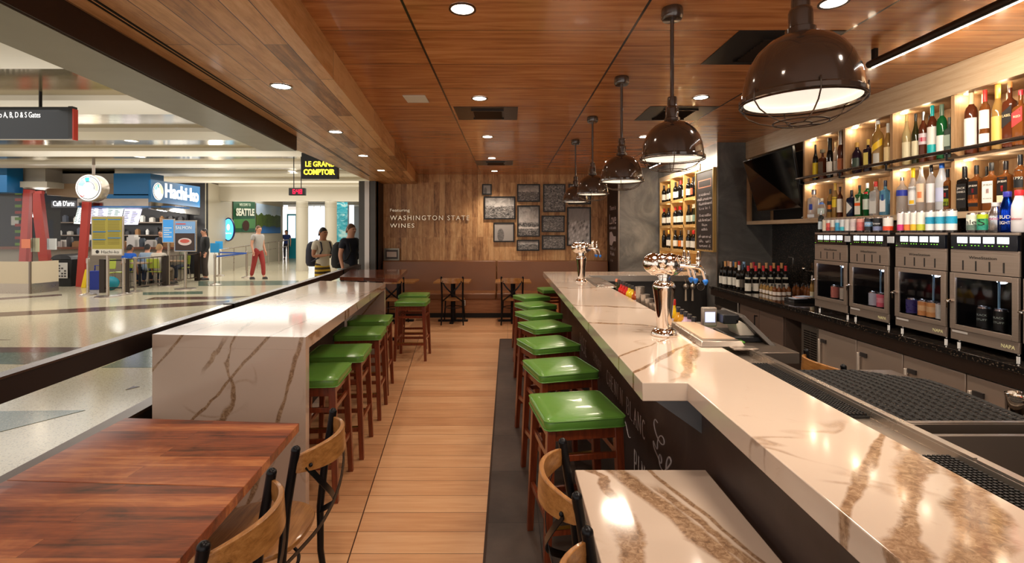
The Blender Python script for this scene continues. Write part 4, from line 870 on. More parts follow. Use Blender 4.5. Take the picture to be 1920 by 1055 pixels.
# television
q = [px(1397, 303, 6.05), px(1485, 273, 5.28), px(1504, 390, 5.30), px(1420, 397, 6.05)]
q[0].x -= .03
tv = E('television', 'black flat television tilted out of the niche beside the shelves', 'television', (0, 0, 0))
nrm = (q[1]-q[0]).cross(q[3]-q[0]).normalized(); nrm = -nrm if nrm.x < 0 else nrm
def slab(q, d0, d1): return [p+nrm*d0 for p in (q[3], q[2], q[1], q[0])]+[p+nrm*d1 for p in (q[3], q[2], q[1], q[0])]
MB().hexa(slab(q, .0, .035)).obj('housing', mat('tv_housing', C(26, 25, 26), .3, .3), tv, bevel=.004)
cq = sum(q, Vector())/4; q2 = [cq+(p-cq)*.965 for p in q]
MB().hexa(slab(q2, -.002, .001)).obj('screen', mat('tv_screen', C(8, 8, 9), .06, coat=.5), tv)
MB().tube([cq+nrm*.03, cq+nrm*.12, Vector((3.525, 5.7, 2.25))], .02, 8).obj('wall_arm', BLK, tv)
T(MB().lathe([(.001, 0), (.035, 0), (.035, .01), (.001, .01)], (0, 0), 24).obj('wall_socket', WHITE, loc=(3.50, 5.33, 2.55)), 'round white outlet in the television niche', 'power outlet').rotation_euler = (0, -PI/2, 0)
cb = MB().tube([(3.40, 5.32, 1.98), (3.3, 5.35, 1.88), (3.27, 5.38, 1.84), (3.3, 5.32, 1.832), (3.36, 5.30, 1.86)], .006, 8)
T(cb.obj('white_cable', WHITE), 'loose white cable below the television', 'cable')

# ---- back counter, cabinets, coolers
ctr = E('back_counter', 'black speckled granite worktop under the wine machines', 'worktop')
MB().box(2.72, 3.568, -1, 6.525, .925, .965).obj('worktop', GRA, ctr, bevel=.003)
MB().box(2.735, 2.75, -1, 6.52, .84, .925).obj('apron', mat('apron_dark', C(58, 44, 36), .35, .3), ctr)
TAUPE = mat('taupe_cabinet_paint', C(104, 86, 76), .4)
def handle(y, z0, z1, par, X, m): MB().tube([(X, y, z0+.01), (X-.03, y, z0+.01), (X-.03, y, z0), (X-.03, y, z1), (X-.03, y, z1-.01), (X, y, z1-.01)], .006, 8).obj('handle', m, par)
k = E('base_cabinet', 'taupe two-door cabinet under the far end of the back counter', 'cabinet')
MB().box(2.79, 3.5, 4.86, 5.78, .08, .838).obj('carcass', TAUPE, k)
for y0, y1, h in ((5.335, 5.77, 5.37), (4.87, 5.325, None)):
    d = MB().box(2.77, 2.789, y0, y1, .1, .83).obj('door', TAUPE, k, bevel=.002)
    if h: handle(h, .60, .76, d, 2.77, BLK)
ds = E('glass_washer', 'stainless under-counter washer at the end of the back counter', 'dishwasher')
MB().box(2.78, 3.4, 5.84, 6.5, .05, .835).obj('body', STEEL, ds, bevel=.004); MB().box(2.765, 2.779, 5.87, 6.47, .12, .70).obj('door', STEELD, ds, bevel=.004); MB().box(2.77, 2.779, 5.87, 6.47, .72, .82).obj('control_panel', mat('panel_dark', C(70, 62, 56), .3, .6), ds)
fr = E('under_counter_cooler', 'long stainless under-counter cooler with vertical door handles', 'cooler')
MB().box(2.785, 3.5, 1.6, 4.58, .05, .838).obj('body', STEELD, fr)
gb = MB(); 
for i in range(26): gb.box(2.772, 2.784, 4.345, 4.43, .22+i*.0215, .232+i*.0215); gb.box(2.772, 2.784, 4.44, 4.53, .22+i*.0215, .232+i*.0215)
MB().box(2.775, 2.785, 4.32, 4.57, .1, .83).obj('grille_panel', STEEL, fr); gb.obj('louvre', mat('louvre_dark', C(34, 28, 26), .4, .5), fr)
MB().box(2.769, 2.775, 4.35, 4.385, .33, .375).obj('thermostat', mat('thermostat_display', C(20, 90, 150), .3, emit=(.1, .5, 1, 1), es=1.6), fr)
for y0, y1 in ((3.835, 4.30), (3.385, 3.825), (2.92, 3.375), (2.45, 2.91), (1.98, 2.44)):
    d = MB().box(2.762, 2.784, y0, y1, .1, .825).obj('door', mat('cooler_door_steel', C(178, 160, 146), .3, .45), fr, bevel=.003)
    MB().box(2.735, 2.75, y1-.045, y1-.028, .46, .74).box(2.75, 2.762, y1-.045, y1-.028, .70, .74).box(2.75, 2.762, y1-.045, y1-.028, .46, .5).obj('handle', mat('door_handle_steel', C(214, 200, 186), .3, .5), d, bevel=.003)
    MB().box(2.748, 2.7615, y1-.11, y1-.046, .715, .745).obj('hinge_bracket', mat('hinge_grey', C(70, 66, 66), .4, .5), d)

# ---- wine machines
DISP = mat('display_glow', (1, 1, 1, 1), .4, emit=(.82, .88, 1, 1), es=2.2)
DP = mat('display_panel_black', C(16, 18, 26), .15, coat=.4)
LEDG = mat('indicator_green', C(120, 220, 60), .4, emit=(.4, 1, .1, 1), es=.5); LEDR = mat('indicator_red', C(255, 60, 90), .4, emit=(1, .1, .2, 1), es=3)
BSTEEL = NT('brushed_station_steel', .34, .5, 0, .55); 
gg = BSTEEL.noise(BSTEEL.comb(BSTEEL.math('MULTIPLY', BSTEEL.xyz[0], 4.0), BSTEEL.math('MULTIPLY', BSTEEL.xyz[1], 4.0), BSTEEL.math('MULTIPLY', BSTEEL.xyz[2], 300.0)), 1, 2)
BSTEEL.color(BSTEEL.mix(gg, C(134, 118, 106), C(164, 148, 136))); BSTEEL = MATS['brushed_station_steel']
DOORG = mat('door_glass', (.9, .92, .95, 1), .02, trans=1, ior=1.25)
ENG = mat('engraved_black', C(30, 26, 24), .5)
XW = 2.83
def station(y0, y1, lab, cans, brand=True):
    s = E('wine_dispenser', lab, 'wine dispenser', (XW, (y0+y1)/2, .965)); hw = (y1-y0)/2-.004
    Z = lambda z: z-.965
    MB().box(.012, .52, -hw, hw, Z(1.655), Z(1.678)).box(.012, .52, hw-.01, hw, Z(1.003), Z(1.655)).box(.012, .52, -hw, -hw+.01, Z(1.003), Z(1.655)).box(.5, .52, -hw, hw, Z(1.003), Z(1.655)).box(.012, .52, -hw, hw, Z(1.003), Z(1.03)).box(.012, .4, -hw+.01, hw-.01, Z(1.42), Z(1.44)).obj('casing', mat('casing_black', C(40, 35, 34), .35, .6), s)
    MB().box(0, .012, -hw, hw, Z(1.43), Z(1.553)).box(0, .012, -hw, hw, Z(1.662), Z(1.676)).box(0, .012, -hw, hw, Z(1.553), Z(1.572)).obj('front_panel', BSTEEL, s, bevel=.0015)
    MB().box(0, .012, -hw, hw, Z(1.003), Z(1.068)).obj('lower_panel', BSTEEL, s, bevel=.0015)
    d = MB().box(-.004, .012, -hw+.006, hw-.006, Z(1.573), Z(1.66)).obj('display_panel', DP, s, bevel=.0015)
    w = 2*hw/4.6
    for i in range(4):
        yc = hw-.055-(i+.5)*(2*hw-.085)/4+.012
        MB().box(-.006, -.004, yc-w*.36, yc+w*.36, Z(1.613), Z(1.65)).obj('screen', DISP, d)
        b = MB()
        for j in (-1, 0, 1): b.box(-.006, -.004, yc+j*w*.24-.003, yc+j*w*.24+.003, Z(1.596), Z(1.601))
        b.obj('indicator', LEDG, d)
        MB().box(-.0015, .001, yc-.0045, yc+.0045, Z(1.445), Z(1.505)).obj('dispensing_slot', ENG, s)
    MB().cyl((0, 0, 0), .004, 0, .003, 8).obj('power_light', LEDG, d, loc=(-.006, hw-.018, Z(1.583)))
    textmesh('WineStation', .024, (-.0012, .0, Z(1.518)), (0, -1, 0), (0, 0, 1), ENG, 'lettering', s, .0006, 'CENTER', width=.17)
    # door
    z0, z1 = 1.07, 1.425
    dr = MB().box(-.006, .01, hw-.035, hw, Z(z0), Z(z1)).box(-.006, .01, -hw, -hw+.035, Z(z0), Z(z1)).box(-.006, .01, -hw+.035, hw-.035, Z(z1-.03), Z(z1)).box(-.006, .01, -hw+.035, hw-.035, Z(z0), Z(z0+.03)).obj('door', BSTEEL, s, bevel=.0015)
    MB().box(0, .005, -hw+.034, hw-.034, Z(z0+.029), Z(z1-.029)).obj('door_glass', DOORG, dr)
    MB().tube([(-.006, 0, 0), (-.03, 0, 0)], .011, 12).obj('lock', CHROME, dr, loc=(0, hw-.012, Z(1.245)))
    MB().box(-.034, -.031, -.006, .006, -.045, .0).cyl((-.033, 0), .011, -.006, .001, 10).obj('key', CHROME, dr, loc=(0, hw-.012, Z(1.245)))
    MB().box(.49, .5, -hw+.012, hw-.012, Z(1.03), Z(1.42)).obj('inner_back', mat('inner_back_reflection', C(104, 90, 82), .35, .4), s)  # added back sheet, its brown tone imitates reflections in the door glass
    MB().box(.014, .489, -hw+.012, hw-.012, Z(1.085), Z(1.09)).obj('inner_tray', BLACKP, s)
    MB().tube([(.1, 0, Z(1.1)), (.1, 0, Z(1.42))], .006, 8).obj('inner_tube', mat('bluish_tube', C(120, 160, 190), .3), s)
    if brand:
        textmesh('NAPA', .03, (-.0012, -hw+.03+.07, Z(1.022)), (0, -1, 0), (0, 0, 1), paint((226, 222, 170)), 'lettering', s, .0006)
        MB().box(-.002, 0, hw-.115, hw-.012, Z(1.05), Z(1.062)).obj('name_plate', paint((206, 200, 196)), s)
    for fy in (-hw+.03, hw-.03): MB().lathe([(.001, 0), (.013, 0), (.013, .02), (.007, .026), (.007, .04), (.001, .04)], (.03, fy), 12).lathe([(.001, 0), (.013, 0), (.013, .02), (.007, .026), (.007, .04), (.001, .04)], (.47, fy), 12).obj('foot', CHROME, s)
    lamp('POINT', 'cooler_glow', (XW+.12, (y0+y1)/2, 1.40), .5, (.8, .85, 1), shadow_soft_size=.03)
    return s
ST = [(4.03, 4.462), (3.592, 4.005), (3.118, 3.535), (2.672, 3.095), (2.235, 2.655)]
for i, (a, b) in enumerate(ST):
    station(a, b, ['steel wine dispenser farthest from the camera, pink can inside', 'steel wine dispenser second from the back wall end, pale cans inside', 'steel wine dispenser with orange and white cans inside', 'steel wine dispenser with black cans inside, nearest fully seen', 'steel wine dispenser cut by the frame edge'][i], None, i >= 1)
for i, y in enumerate((4.0175, 3.5635)): T(MB().box(XW-.012, XW-.006, y-.03, y+.03, 1.60, 1.648).obj('paper_tag', paint((196, 200, 206)), bevel=.001), ['small pale tag between the two farthest wine dispensers', 'small pale tag between the second and third wine dispensers'][i], 'tag')

# ---- cans
def can(x, y, z, base, band=None, band2=None, lab='', H=.122, R=.033, group=None, text=None, name='drink_can'):
    r = E(name, lab, 'can', (x, y, z), 0, group); ang = math.atan2(-(y-1.2)*.7, -x)
    key = ('can', base, band, band2, H)
    if key not in MESHC:
        def ring(rr, zz): return (rr, zz)
        m = MB(); prof = [(.001, .004), (.8*R, .002), (.86*R, 0), (.98*R, .01), (R, .014)]; m.lathe(prof, (0, 0), 24); 
        zs = [(.014, .12, 0), (.12, .5, 1 if band2 else 0), (.5, .78, 2 if band else 0), (.78, H/H, 0)]
        z0, z1 = .014, H-.012; seg = [(0, .34, band2 or base), (.34, .72, band or base), (.72, 1, base)]
        mats = [paint((200, 200, 204), .25, 1)]
        for a, b, cc_ in seg:
            pm = paint(cc_, .28); 
            if pm not in mats: mats.append(pm)
            m.cur = mats.index(pm); m.loft([[(R*math.cos(t), R*math.sin(t), z0+(z1-z0)*q) for t in [2*PI*k/24 for k in range(24)]] for q in (a, b)], cap=False)
        m.cur = 0; m.lathe([(R, z1), (.84*R, H-.003), (.86*R, H), (.8*R, H-.002), (.001, H-.003)], (0, 0), 24)
        MESHC[key] = m.mesh('can_body', mats)
    o = bpy.data.objects.new('can_body', MESHC[key]); COL.objects.link(o); o.parent = r
    t = MB(); t.box(-.010, .012, -.006, .006, H-.002, H-.0005); t.obj('pull_tab', paint((200, 200, 204), .25, 1), r)
    if text:
        A = Vector((math.cos(ang), math.sin(ang), 0)); Rt = Vector((0, 0, 1)).cross(A)
        for tx, zf, sz, cc_ in text: textmesh(tx, sz*H, Vector((0, 0, zf*H))+A*(R+.0006), Rt, (0, 0, 1), paint(cc_), 'lettering', r, .0003, 'CENTER', width=min(1.6*R, sz*H*len(tx)*.62), wrap=R+.0006)
    return r
XC = 2.91; ZC = 1.679
W2 = (226, 222, 216)
for p, base, b1, b2, l in ((1550, (226, 212, 190), None, None, 'cream drink can, first in the row beside the small dark bottle'), (1557, W2, (220, 90, 80), (190, 50, 50), 'white and red can, second in the row on the dispensers'),
        (1565, W2, None, (170, 120, 90), 'white can with tan base near the far end of the row'), (1574, (206, 216, 224), (70, 170, 210), (40, 150, 200), 'first pale can with a light blue band'), (1583, (214, 222, 228), None, (70, 190, 210), 'pale can with a turquoise foot'),
        (1592, (220, 216, 214), None, None, 'plain silver-white can beside the pinkish one'), (1602, (216, 204, 202), (206, 190, 194), None, 'pinkish white can in the middle of the row'), (1615, (226, 160, 150), (214, 110, 106), (206, 90, 90), 'salmon pink drink can'),
        (1630, (24, 26, 34), (120, 160, 200), None, 'black can with pale lettering, nearer the pink one'), (1646, (22, 22, 28), None, (120, 130, 170), 'black can with pale foot beside the white and orange one'), (1665, (226, 224, 220), None, (222, 74, 40), 'white can with red-orange base at the second dispenser end')):
    can(XC, dx(p, XC), ZC, base, b1, b2, l, text=[('brew', .5, .2, (230, 230, 235))] if base[0] < 30 else None)
for p, base, b1, b2, l in ((1691, (232, 224, 226), None, (214, 60, 130), 'slim white can with magenta foot'), (1704, (236, 232, 228), None, (236, 130, 60), 'slim white can with an orange foot'), (1716, (236, 234, 228), None, (236, 190, 50), 'slim white can with deep yellow foot'),
        (1728, (238, 236, 226), None, (196, 200, 60), 'slim white can with lime foot'), (1745, (226, 230, 232), (40, 150, 190), None, 'slim white and blue can, first of the three'), (1764, (226, 230, 232), (52, 160, 196), None, 'slim white and blue can, middle of the three'), (1784, (226, 230, 234), (34, 156, 200), None, 'slim white and blue can nearest the scribbled cans')):
    can(XC, dx(p, XC), ZC, base, b1, b2, l, H=.152, R=.029)
can(XC, dx(1825, XC), ZC, (206, 214, 200), (226, 230, 220), (90, 110, 100), 'pale can with black scribbled drawing', text=[('ale', .4, .35, (20, 30, 28))])
can(XC, dx(1845, XC), ZC, (176, 196, 40), (60, 160, 110), (40, 140, 120), 'lime and green drink can', text=[('S', .35, .45, (20, 40, 30))])
ALU = mat('bare_aluminium', C(206, 206, 210), .22, 1)
def alub(p, top, col, capc, l, text, R=.034):
    y = dx(p, XC); H = EYE+(CY-top)/F*y-ZC
    return bottle(XC, y, ZC, H, R, 'alu', col, capc, .12, (), text, l, 'aluminium_bottle', 'bottle', None, capr=.56)
alub(1867, 380, ALU, (200, 200, 204), 'silver aluminium beer bottle with pink lettering', [('COORS', .42, .10, (190, 60, 110))])
alub(1889, 360, paint((20, 60, 180), .2, 1), (50, 50, 150), 'blue aluminium beer bottle', [('BUD', .34, .12, W2), ('LIGHT', .2, .11, W2)])
alub(1911, 357, paint((216, 214, 220), .25), (200, 40, 50), 'white aluminium bottle with red cap at the frame edge', [('Budweiser', .3, .08, (190, 30, 40))])
bottle(XC, dx(1539.5, XC), ZC, .20, .024, 'round', 'dark', (180, 184, 190), .2, [(.14, .5, (196, 214, 226), 60)], None, 'small dark bottle with steel pourer at the end of the can row', capm=1)
# cans behind the dispenser doors
def incan(i, fr_, base, b, lab, H=.122, text=None): 
    a, c_ = ST[i]; can(XW+.06, c_-fr_*(c_-a), 1.0905, base, b, None, lab, H, text=text)
incan(0, .45, (206, 120, 106), None, 'pink can inside the farthest wine dispenser'); incan(0, .72, (214, 196, 176), None, 'beige can inside the farthest wine dispenser')
incan(1, .45, (206, 206, 222), None, 'lavender white can inside the second dispenser'); incan(1, .65, (226, 100, 120), (236, 150, 160), 'pink can inside the second dispenser'); incan(1, .85, (220, 214, 206), None, 'cream can inside the second dispenser')
incan(2, .18, (60, 50, 110), None, 'violet can inside the third dispenser'); incan(2, .42, (222, 150, 90), (236, 190, 140), 'orange can inside the third dispenser, nearer the violet one'); incan(2, .59, (222, 156, 96), (232, 186, 140), 'orange can inside the third dispenser beside a white one'); incan(2, .76, W2, None, 'white can in the middle of the third dispenser row'); incan(2, .92, (216, 214, 200), None, 'white can at the door edge of the third dispenser')
for fr_, l in ((.38, 'first black can inside the nearest full dispenser'), (.62, 'middle black can inside the nearest full dispenser'), (.88, 'black can by the hinge inside the nearest full dispenser')):
    incan(3, fr_, (26, 24, 24), None, l, .14, [('BLACK', .6, .12, (190, 200, 190)), ('STUFF', .4, .12, (190, 200, 190))])

# ---- wine rack wall
XR = 2.83
wr = E('wine_rack', 'honey-lit oak wine rack recessed in the plaster wall behind the menu board', 'wine rack')
HON = wood('honey_lit_oak', [C(150, 108, 56), C(196, 152, 88), C(216, 176, 112)], 'zyx', rough=.45, gs=1.6, stretch=16)
YR = [7.13, 7.76, 8.36, 8.97]; ZR = [1.07, 1.374, 1.778, 2.20, 2.60]
MB().box(XR+.20, XR+.215, 7.13, 8.97, 1.07, 2.6).obj('back_panel', HON, wr)
MB().box(XR-.012, XR+.20, 7.10, 9.0, 2.60, 2.68).obj('top_board', OAKH, wr)
for z in ZR[1:4]: MB().box(XR-.01, XR+.20, 7.13, 8.97, z-.022, z+.022).obj('shelf_board', HON, wr)
for y in YR: MB().box(XR-.01, XR+.20, y-.017, y+.017, 1.08, 2.6).obj('upright', HON, wr)
def rack(col, row, items, desc):
    y1, y0 = YR[col+1]-.03, YR[col]+.03; z = ZR[3-row]+.023; n_ = len(items)
    lamp('POINT', 'rack_glow', (XR+.05, (y0+y1)/2, ZR[4-row]-.05), .7, (1, .74, .38), shadow_soft_size=.03)
    for i, (capc, labc, sty, g, l) in enumerate(items):
        y = y1-.03-i*((y1-y0-.1)/max(1, n_-1))*.86
        bottle(XR+.05+.02*(i % 2), y, z, .315, .041, sty, g, capc, .2, [(.14, .46, labc, 70)] if labc else [], None, l, 'wine_bottle', 'wine bottle', n=14)
D_ = (30, 24, 24); R_ = (186, 36, 34); O_ = (206, 150, 80); L_ = (228, 224, 212)
rows = ['top', 'middle', 'bottom']; cols = {2: 'far', 1: 'centre', 0: 'near'}
def items(row, col, lst):
    ords = ['first', 'second', 'third', 'fourth', 'fifth']; out = []
    for i, (c_, l_, s_, g_, d_) in enumerate(lst): out.append((c_, l_, s_, g_, '%s, %s from the far side, %s %s rack bay' % (d_, ords[i], rows[row], cols[col])))
    rack(col, row, out, '')
B_, N_ = 'bordeaux', 'burgundy'
items(0, 2, [(D_, L_, B_, 'dark', 'dark-capped red wine bottle'), (O_, L_, B_, 'dark', 'tan-capped wine bottle'), (D_, L_, B_, 'dark', 'dark wine bottle')])
items(0, 1, [(D_, L_, B_, 'dark', 'dark-capped wine bottle'), (D_, L_, B_, 'dark', 'wine bottle with white label'), (R_, None, B_, 'dark', 'red-capped wine bottle'), (D_, L_, B_, 'dark', 'dark-capped wine bottle')])
items(0, 0, [(D_, L_, B_, 'dark', 'wine bottle with low white label'), (D_, (206, 80, 50), B_, 'dark', 'wine bottle with orange-red label'), (D_, None, N_, 'dark', 'plain dark wine bottle'), (D_, L_, B_, 'dark', 'dark wine bottle')])
items(1, 2, [(R_, L_, B_, 'dark', 'red-capped wine bottle'), (D_, L_, B_, 'dark', 'dark-capped wine bottle'), (R_, L_, B_, 'dark', 'red-capped wine bottle')])
items(1, 1, [(R_, L_, B_, 'dark', 'red-capped wine bottle')]*4)
items(1, 0, [(D_, (190, 206, 200), N_, 'dark', 'sloping-shouldered wine bottle'), ((226, 222, 214), (206, 206, 190), N_, 'dark', 'white-capped wine bottle'), ((226, 222, 214), (130, 160, 150), N_, 'olive', 'white-capped wine bottle'), ((110, 106, 100), (110, 150, 140), N_, 'olive', 'grey-capped wine bottle')])
items(2, 2, [(D_, None, B_, 'dark', 'plain dark wine bottle'), (O_, L_, B_, 'dark', 'tan-capped wine bottle'), (D_, L_, B_, 'dark', 'dark-capped wine bottle')])
items(2, 1, [(D_, L_, B_, 'dark', 'dark-capped wine bottle'), (D_, (222, 120, 40), B_, 'dark', 'wine bottle with orange label'), (D_, L_, B_, 'dark', 'wine bottle with cream label')])
items(2, 0, [((200, 200, 204), L_, B_, 'dark', 'silver-capped wine bottle'), (R_, L_, B_, 'dark', 'red-capped wine bottle'), (R_, L_, B_, 'dark', 'red-capped wine bottle'), (R_, L_, B_, 'dark', 'red-capped wine bottle')])
for c_ in range(3): lamp('POINT', 'rack_glow', (XR+.06, YR[c_]+.3, 1.32), .9, (1, .74, .38), shadow_soft_size=.03)
# light bulkhead above the rack is the plaster wall itself

# menu board
mb_ = E('menu_board', 'tall dark menu board in a pale gold frame on the plaster wall', 'menu board')
xm = XR-.045; y0, y1, z0, z1 = 6.53, 7.16, 1.41, 2.56
MB().box(xm, XR-.014, y0+.02, y1-.02, z0+.02, z1-.02).obj('board', mat('menu_black', C(44, 36, 34), .5), mb_)
GF = mat('pale_gold_frame', C(196, 160, 96), .35, .5)
MB().box(xm-.012, XR-.014, y0, y0+.02, z0, z1).box(xm-.012, XR-.014, y1-.02, y1, z0, z1).box(xm-.012, XR-.014, y0+.02, y1-.02, z0, z0+.02).box(xm-.012, XR-.014, y0+.02, y1-.02, z1-.02, z1).obj('frame', GF, mb_)
m = MB(); yc = (y0+y1)/2; M = lambda u, v: (xm-.001, yc-u, v)
for z in (2.19,): pass
rowsz = [(2.18, .034, .42), (2.115, .036, .50), (2.045, .036, .46), (1.98, .034, .40), (1.885, .034, .42), (1.825, .034, .40), (1.76, .03, .18), (1.70, .03, .20), (1.61, .034, .42), (1.55, .034, .38), (1.49, .034, .38)]
rowsz = [(z1-.36-.066*i-(.035 if i >= 4 else 0)-(.035 if i >= 8 else 0)-(.035 if i >= 12 else 0)*0, h, w_) for i, (h, w_) in enumerate([(.034, .40), (.036, .50), (.036, .46), (.032, .38), (.034, .42), (.034, .42), (.03, .18), (.032, .20), (.034, .42), (.034, .36), (.034, .36), (.03, .42)])]
for i, (z, h, w_) in enumerate(rowsz): scribble(m, 0, z, w_, h, M, 50+i)
m.obj('lettering', CHALK, mb_, smooth=False)
m = MB(); P = .22
for a, b, c_, d in ((-P, P, z1-.25, z1-.236), (-P, P, z1-.15, z1-.136), (-P, -P+.014, z1-.25, z1-.136), (P-.014, P, z1-.25, z1-.136)): m.quad(M(a, c_), M(b, c_), M(b, d), M(a, d))
m.obj('header_frame', paint((196, 130, 104)), mb_, smooth=False)

# chalk wall writing (faces -x)
cw = E('chalk_lettering_panel', 'white hand lettering with a bottle shape on the dark wall strip by the booth', 'lettering'); xw = 2.088
def wtext(s, z, size, wd): textmesh(s, size, (xw, 9.63, z), (0, -1, 0), (0, 0, 1), CHALK, 'lettering', cw, .001, 'CENTER', width=wd)
wtext('There is', 2.12, .13, .55); wtext('Love', 1.84, .30, .60); wtext('in the bottle', 1.74, .09, .58)
m = MB(); o_ = [(-.30, 0), (-.28, .09), (-.08, .10), (.08, .035), (.28, .035), (.28, -.035), (.08, -.035), (-.08, -.10), (-.28, -.09)]
m.add([(xw, 9.63-a, 1.55+b*1.4) for a, b in o_], [tuple(range(9))]); m.obj('bottle_drawing', CHALK, cw, smooth=False)
m = MB(); M = lambda u, v: (xw, 9.60-u, v); scribble(m, 0, 1.33, .5, .07, M, 5); scribble(m, -.06, 1.22, .38, .07, M, 6); scribble(m, -.1, 1.10, .22, .07, M, 7); m.obj('lettering', CHALK, cw, smooth=False)

# wall lettering on planks
BR = mat('brushed_brass_letters', C(214, 196, 170), .25, .9)
wl = E('wall_lettering', 'raised brass lettering on the plank wall above the booth', 'lettering')
def L2(s, xa, xb, yb, yt):
    D = YB-.03; a, b = px(xa, yb, D), px(xb, yt, D); hgt = (b.z-a.z)
    textmesh(s, hgt/.72, (a.x, D, a.z), (1, 0, 0), (0, 0, 1), BR, 'lettering', wl, .02, 'LEFT', width=b.x-a.x, spacing=1.25 if s.isupper() else 1)
L2('Featuring', 731.5, 768.5, 396.5, 391); L2('WASHINGTON STATE', 731.5, 880, 412.5, 403.5); L2('WINES', 731.5, 777, 426.5, 418.5)

# framed photographs: monochrome procedural pictures
def photo(i, box, kind, lab):
    a, b = px(box[0], box[3], YB-.03), px(box[2], box[1], YB-.03); w_, h_ = b.x-a.x, b.z-a.z
    f = E('framed_photo', lab, 'picture', ((a.x+b.x)/2, YB-.028, (a.z+b.z)/2)); t = .026
    MB().box(-w_/2, w_/2, -.012, .026, -h_/2, -h_/2+t).box(-w_/2, w_/2, -.012, .026, h_/2-t, h_/2).box(-w_/2, -w_/2+t, -.012, .026, -h_/2+t, h_/2-t).box(w_/2-t, w_/2, -.012, .026, -h_/2+t, h_/2-t).obj('frame', BLACKP, f)
    n = NT('monochrome_photo_%d' % i, .35, .5); u = n.math('DIVIDE', n.xyz[0], w_/2); v = n.math('DIVIDE', n.xyz[2], h_/2)
    vec = n.comb(n.math('ADD', u, i*3.7), v, 0.0); nz = n.noise(vec, 2.2, 6, .65, 1.0); det = n.noise(n.comb(n.math('MULTIPLY_ADD', u, 1.0, i*2.0), n.math('MULTIPLY', v, 2.5), 0.0), 5, 6, .7, 1.5)
    hz = {'land': .15, 'sky': .0, 'rock': .9, 'water': -.1, 'person': -.2, 'build': .3}[kind]
    edge = n.step(n.math('ADD', v, n.math('MULTIPLY', n.math('SUBTRACT', nz, .5), .5)), hz-.04, hz+.04)
    sky = n.math('ADD', n.math('MULTIPLY', n.math('SUBTRACT', 1.0, n.math('ABSOLUTE', v)), .25), n.math('MULTIPLY', nz, .6))
    land = n.step(det, .35, .68)
    g = n.math('ADD', n.math('MULTIPLY', edge, sky), n.math('MULTIPLY', n.math('SUBTRACT', 1.0, edge), n.math('MULTIPLY', land, .6)))
    if kind == 'water': g = n.math('MAXIMUM', g, n.math('MULTIPLY', n.math('SUBTRACT', 1.0, n.step(n.math('ABSOLUTE', n.math('ADD', v, n.math('MULTIPLY_ADD', nz, .3, .28))), .04, .1)), .75))
    if kind == 'person':
        e = n.math('SQRT', n.math('ADD', n.math('POWER', n.math('DIVIDE', n.math('ADD', u, .3), .35), 2.0), n.math('POWER', n.math('DIVIDE', n.math('ADD', v, .3), .75), 2.0)))
        g = n.mix(n.step(e, .8, 1.0), n.ramp(det, [(.3, C(30, 30, 30)), (.7, C(150, 145, 140))]), C(168, 162, 156)); n.color(g)
    elif kind == 'build':
        bc_, bf_ = n.brick(n.comb(u, n.math('MULTIPLY_ADD', u, -.4, v), 0.0), .22, .2, .03); g = n.mix(n.math('MULTIPLY', n.math('SUBTRACT', 1.0, edge), .8), n.ramp(sky, [(.1, C(60, 58, 56)), (.8, C(190, 184, 178))]), bc_); n.color(n.mix(.25, g, C(160, 150, 145)))
    else: n.color(n.ramp(g, [(.05, C(26, 25, 24)), (.3, C(116, 112, 108)), (.7, C(226, 220, 214))]))
    MB().box(-w_/2+t, w_/2-t, .0, .01, -h_/2+t, h_/2-t).obj('photograph', n.m, f)
for i, (b_, k_, l_) in enumerate([((904, 345, 922, 365), 'person', 'tiny framed monochrome photo, upper left of the group'), ((907.5, 368, 966, 411), 'land', 'framed landscape photo of a broad field, left of the group'), ((925, 417, 964.5, 453.6), 'person', 'framed photo of a lone pale figure, lower left of the group'),
        ((969.5, 345, 1012.7, 378.3), 'land', 'framed photo of leafy plants, top of the second column'), ((969.5, 384.8, 1012.2, 443.7), 'water', 'tall framed photo of a river bend, middle of the group'), ((968.7, 449.4, 1011.3, 470), 'land', 'low wide framed photo of trees, bottom of the second column'),
        ((1018.4, 345, 1060.2, 397.3), 'rock', 'tall framed photo of a rocky hillside, top of the third column'), ((1015.6, 403.9, 1058.8, 435), 'rock', 'framed photo of rugged rocks, middle of the third column'), ((1016, 440.8, 1059.7, 467.8), 'rock', 'dark framed landscape photo, bottom of the third column'),
        ((1063.4, 388.2, 1108, 460.7), 'build', 'large framed photo of a long building, right of the group'), ((1066, 345, 1108, 383), 'land', 'framed photo mostly hidden behind the far pendants')]): photo(i+1, b_, k_, l_)
a, b = px(719.5, 484.5, 10.06), px(748.5, 462, 10.06)
f = E('framed_certificate', 'small framed notice standing on the ledge of the booth back', 'frame', ((a.x+b.x)/2, 10.08, 1.092)); w_ = (b.x-a.x)/2
MB().box(-w_, w_, -.008, .012, 0, .03).box(-w_, w_, -.008, .012, .22, .25).box(-w_, -w_+.03, -.008, .012, .03, .22).box(w_-.03, w_, -.008, .012, .03, .22).obj('frame', mat('silver_frame', C(120, 110, 96), .3, .8), f)
MB().box(-w_+.03, w_-.03, 0, .008, .03, .22).obj('mount', paint((70, 60, 54)), f); MB().box(-w_+.06, w_-.06, -.002, .0, .07, .18).obj('notice', paint((206, 190, 176)), f)

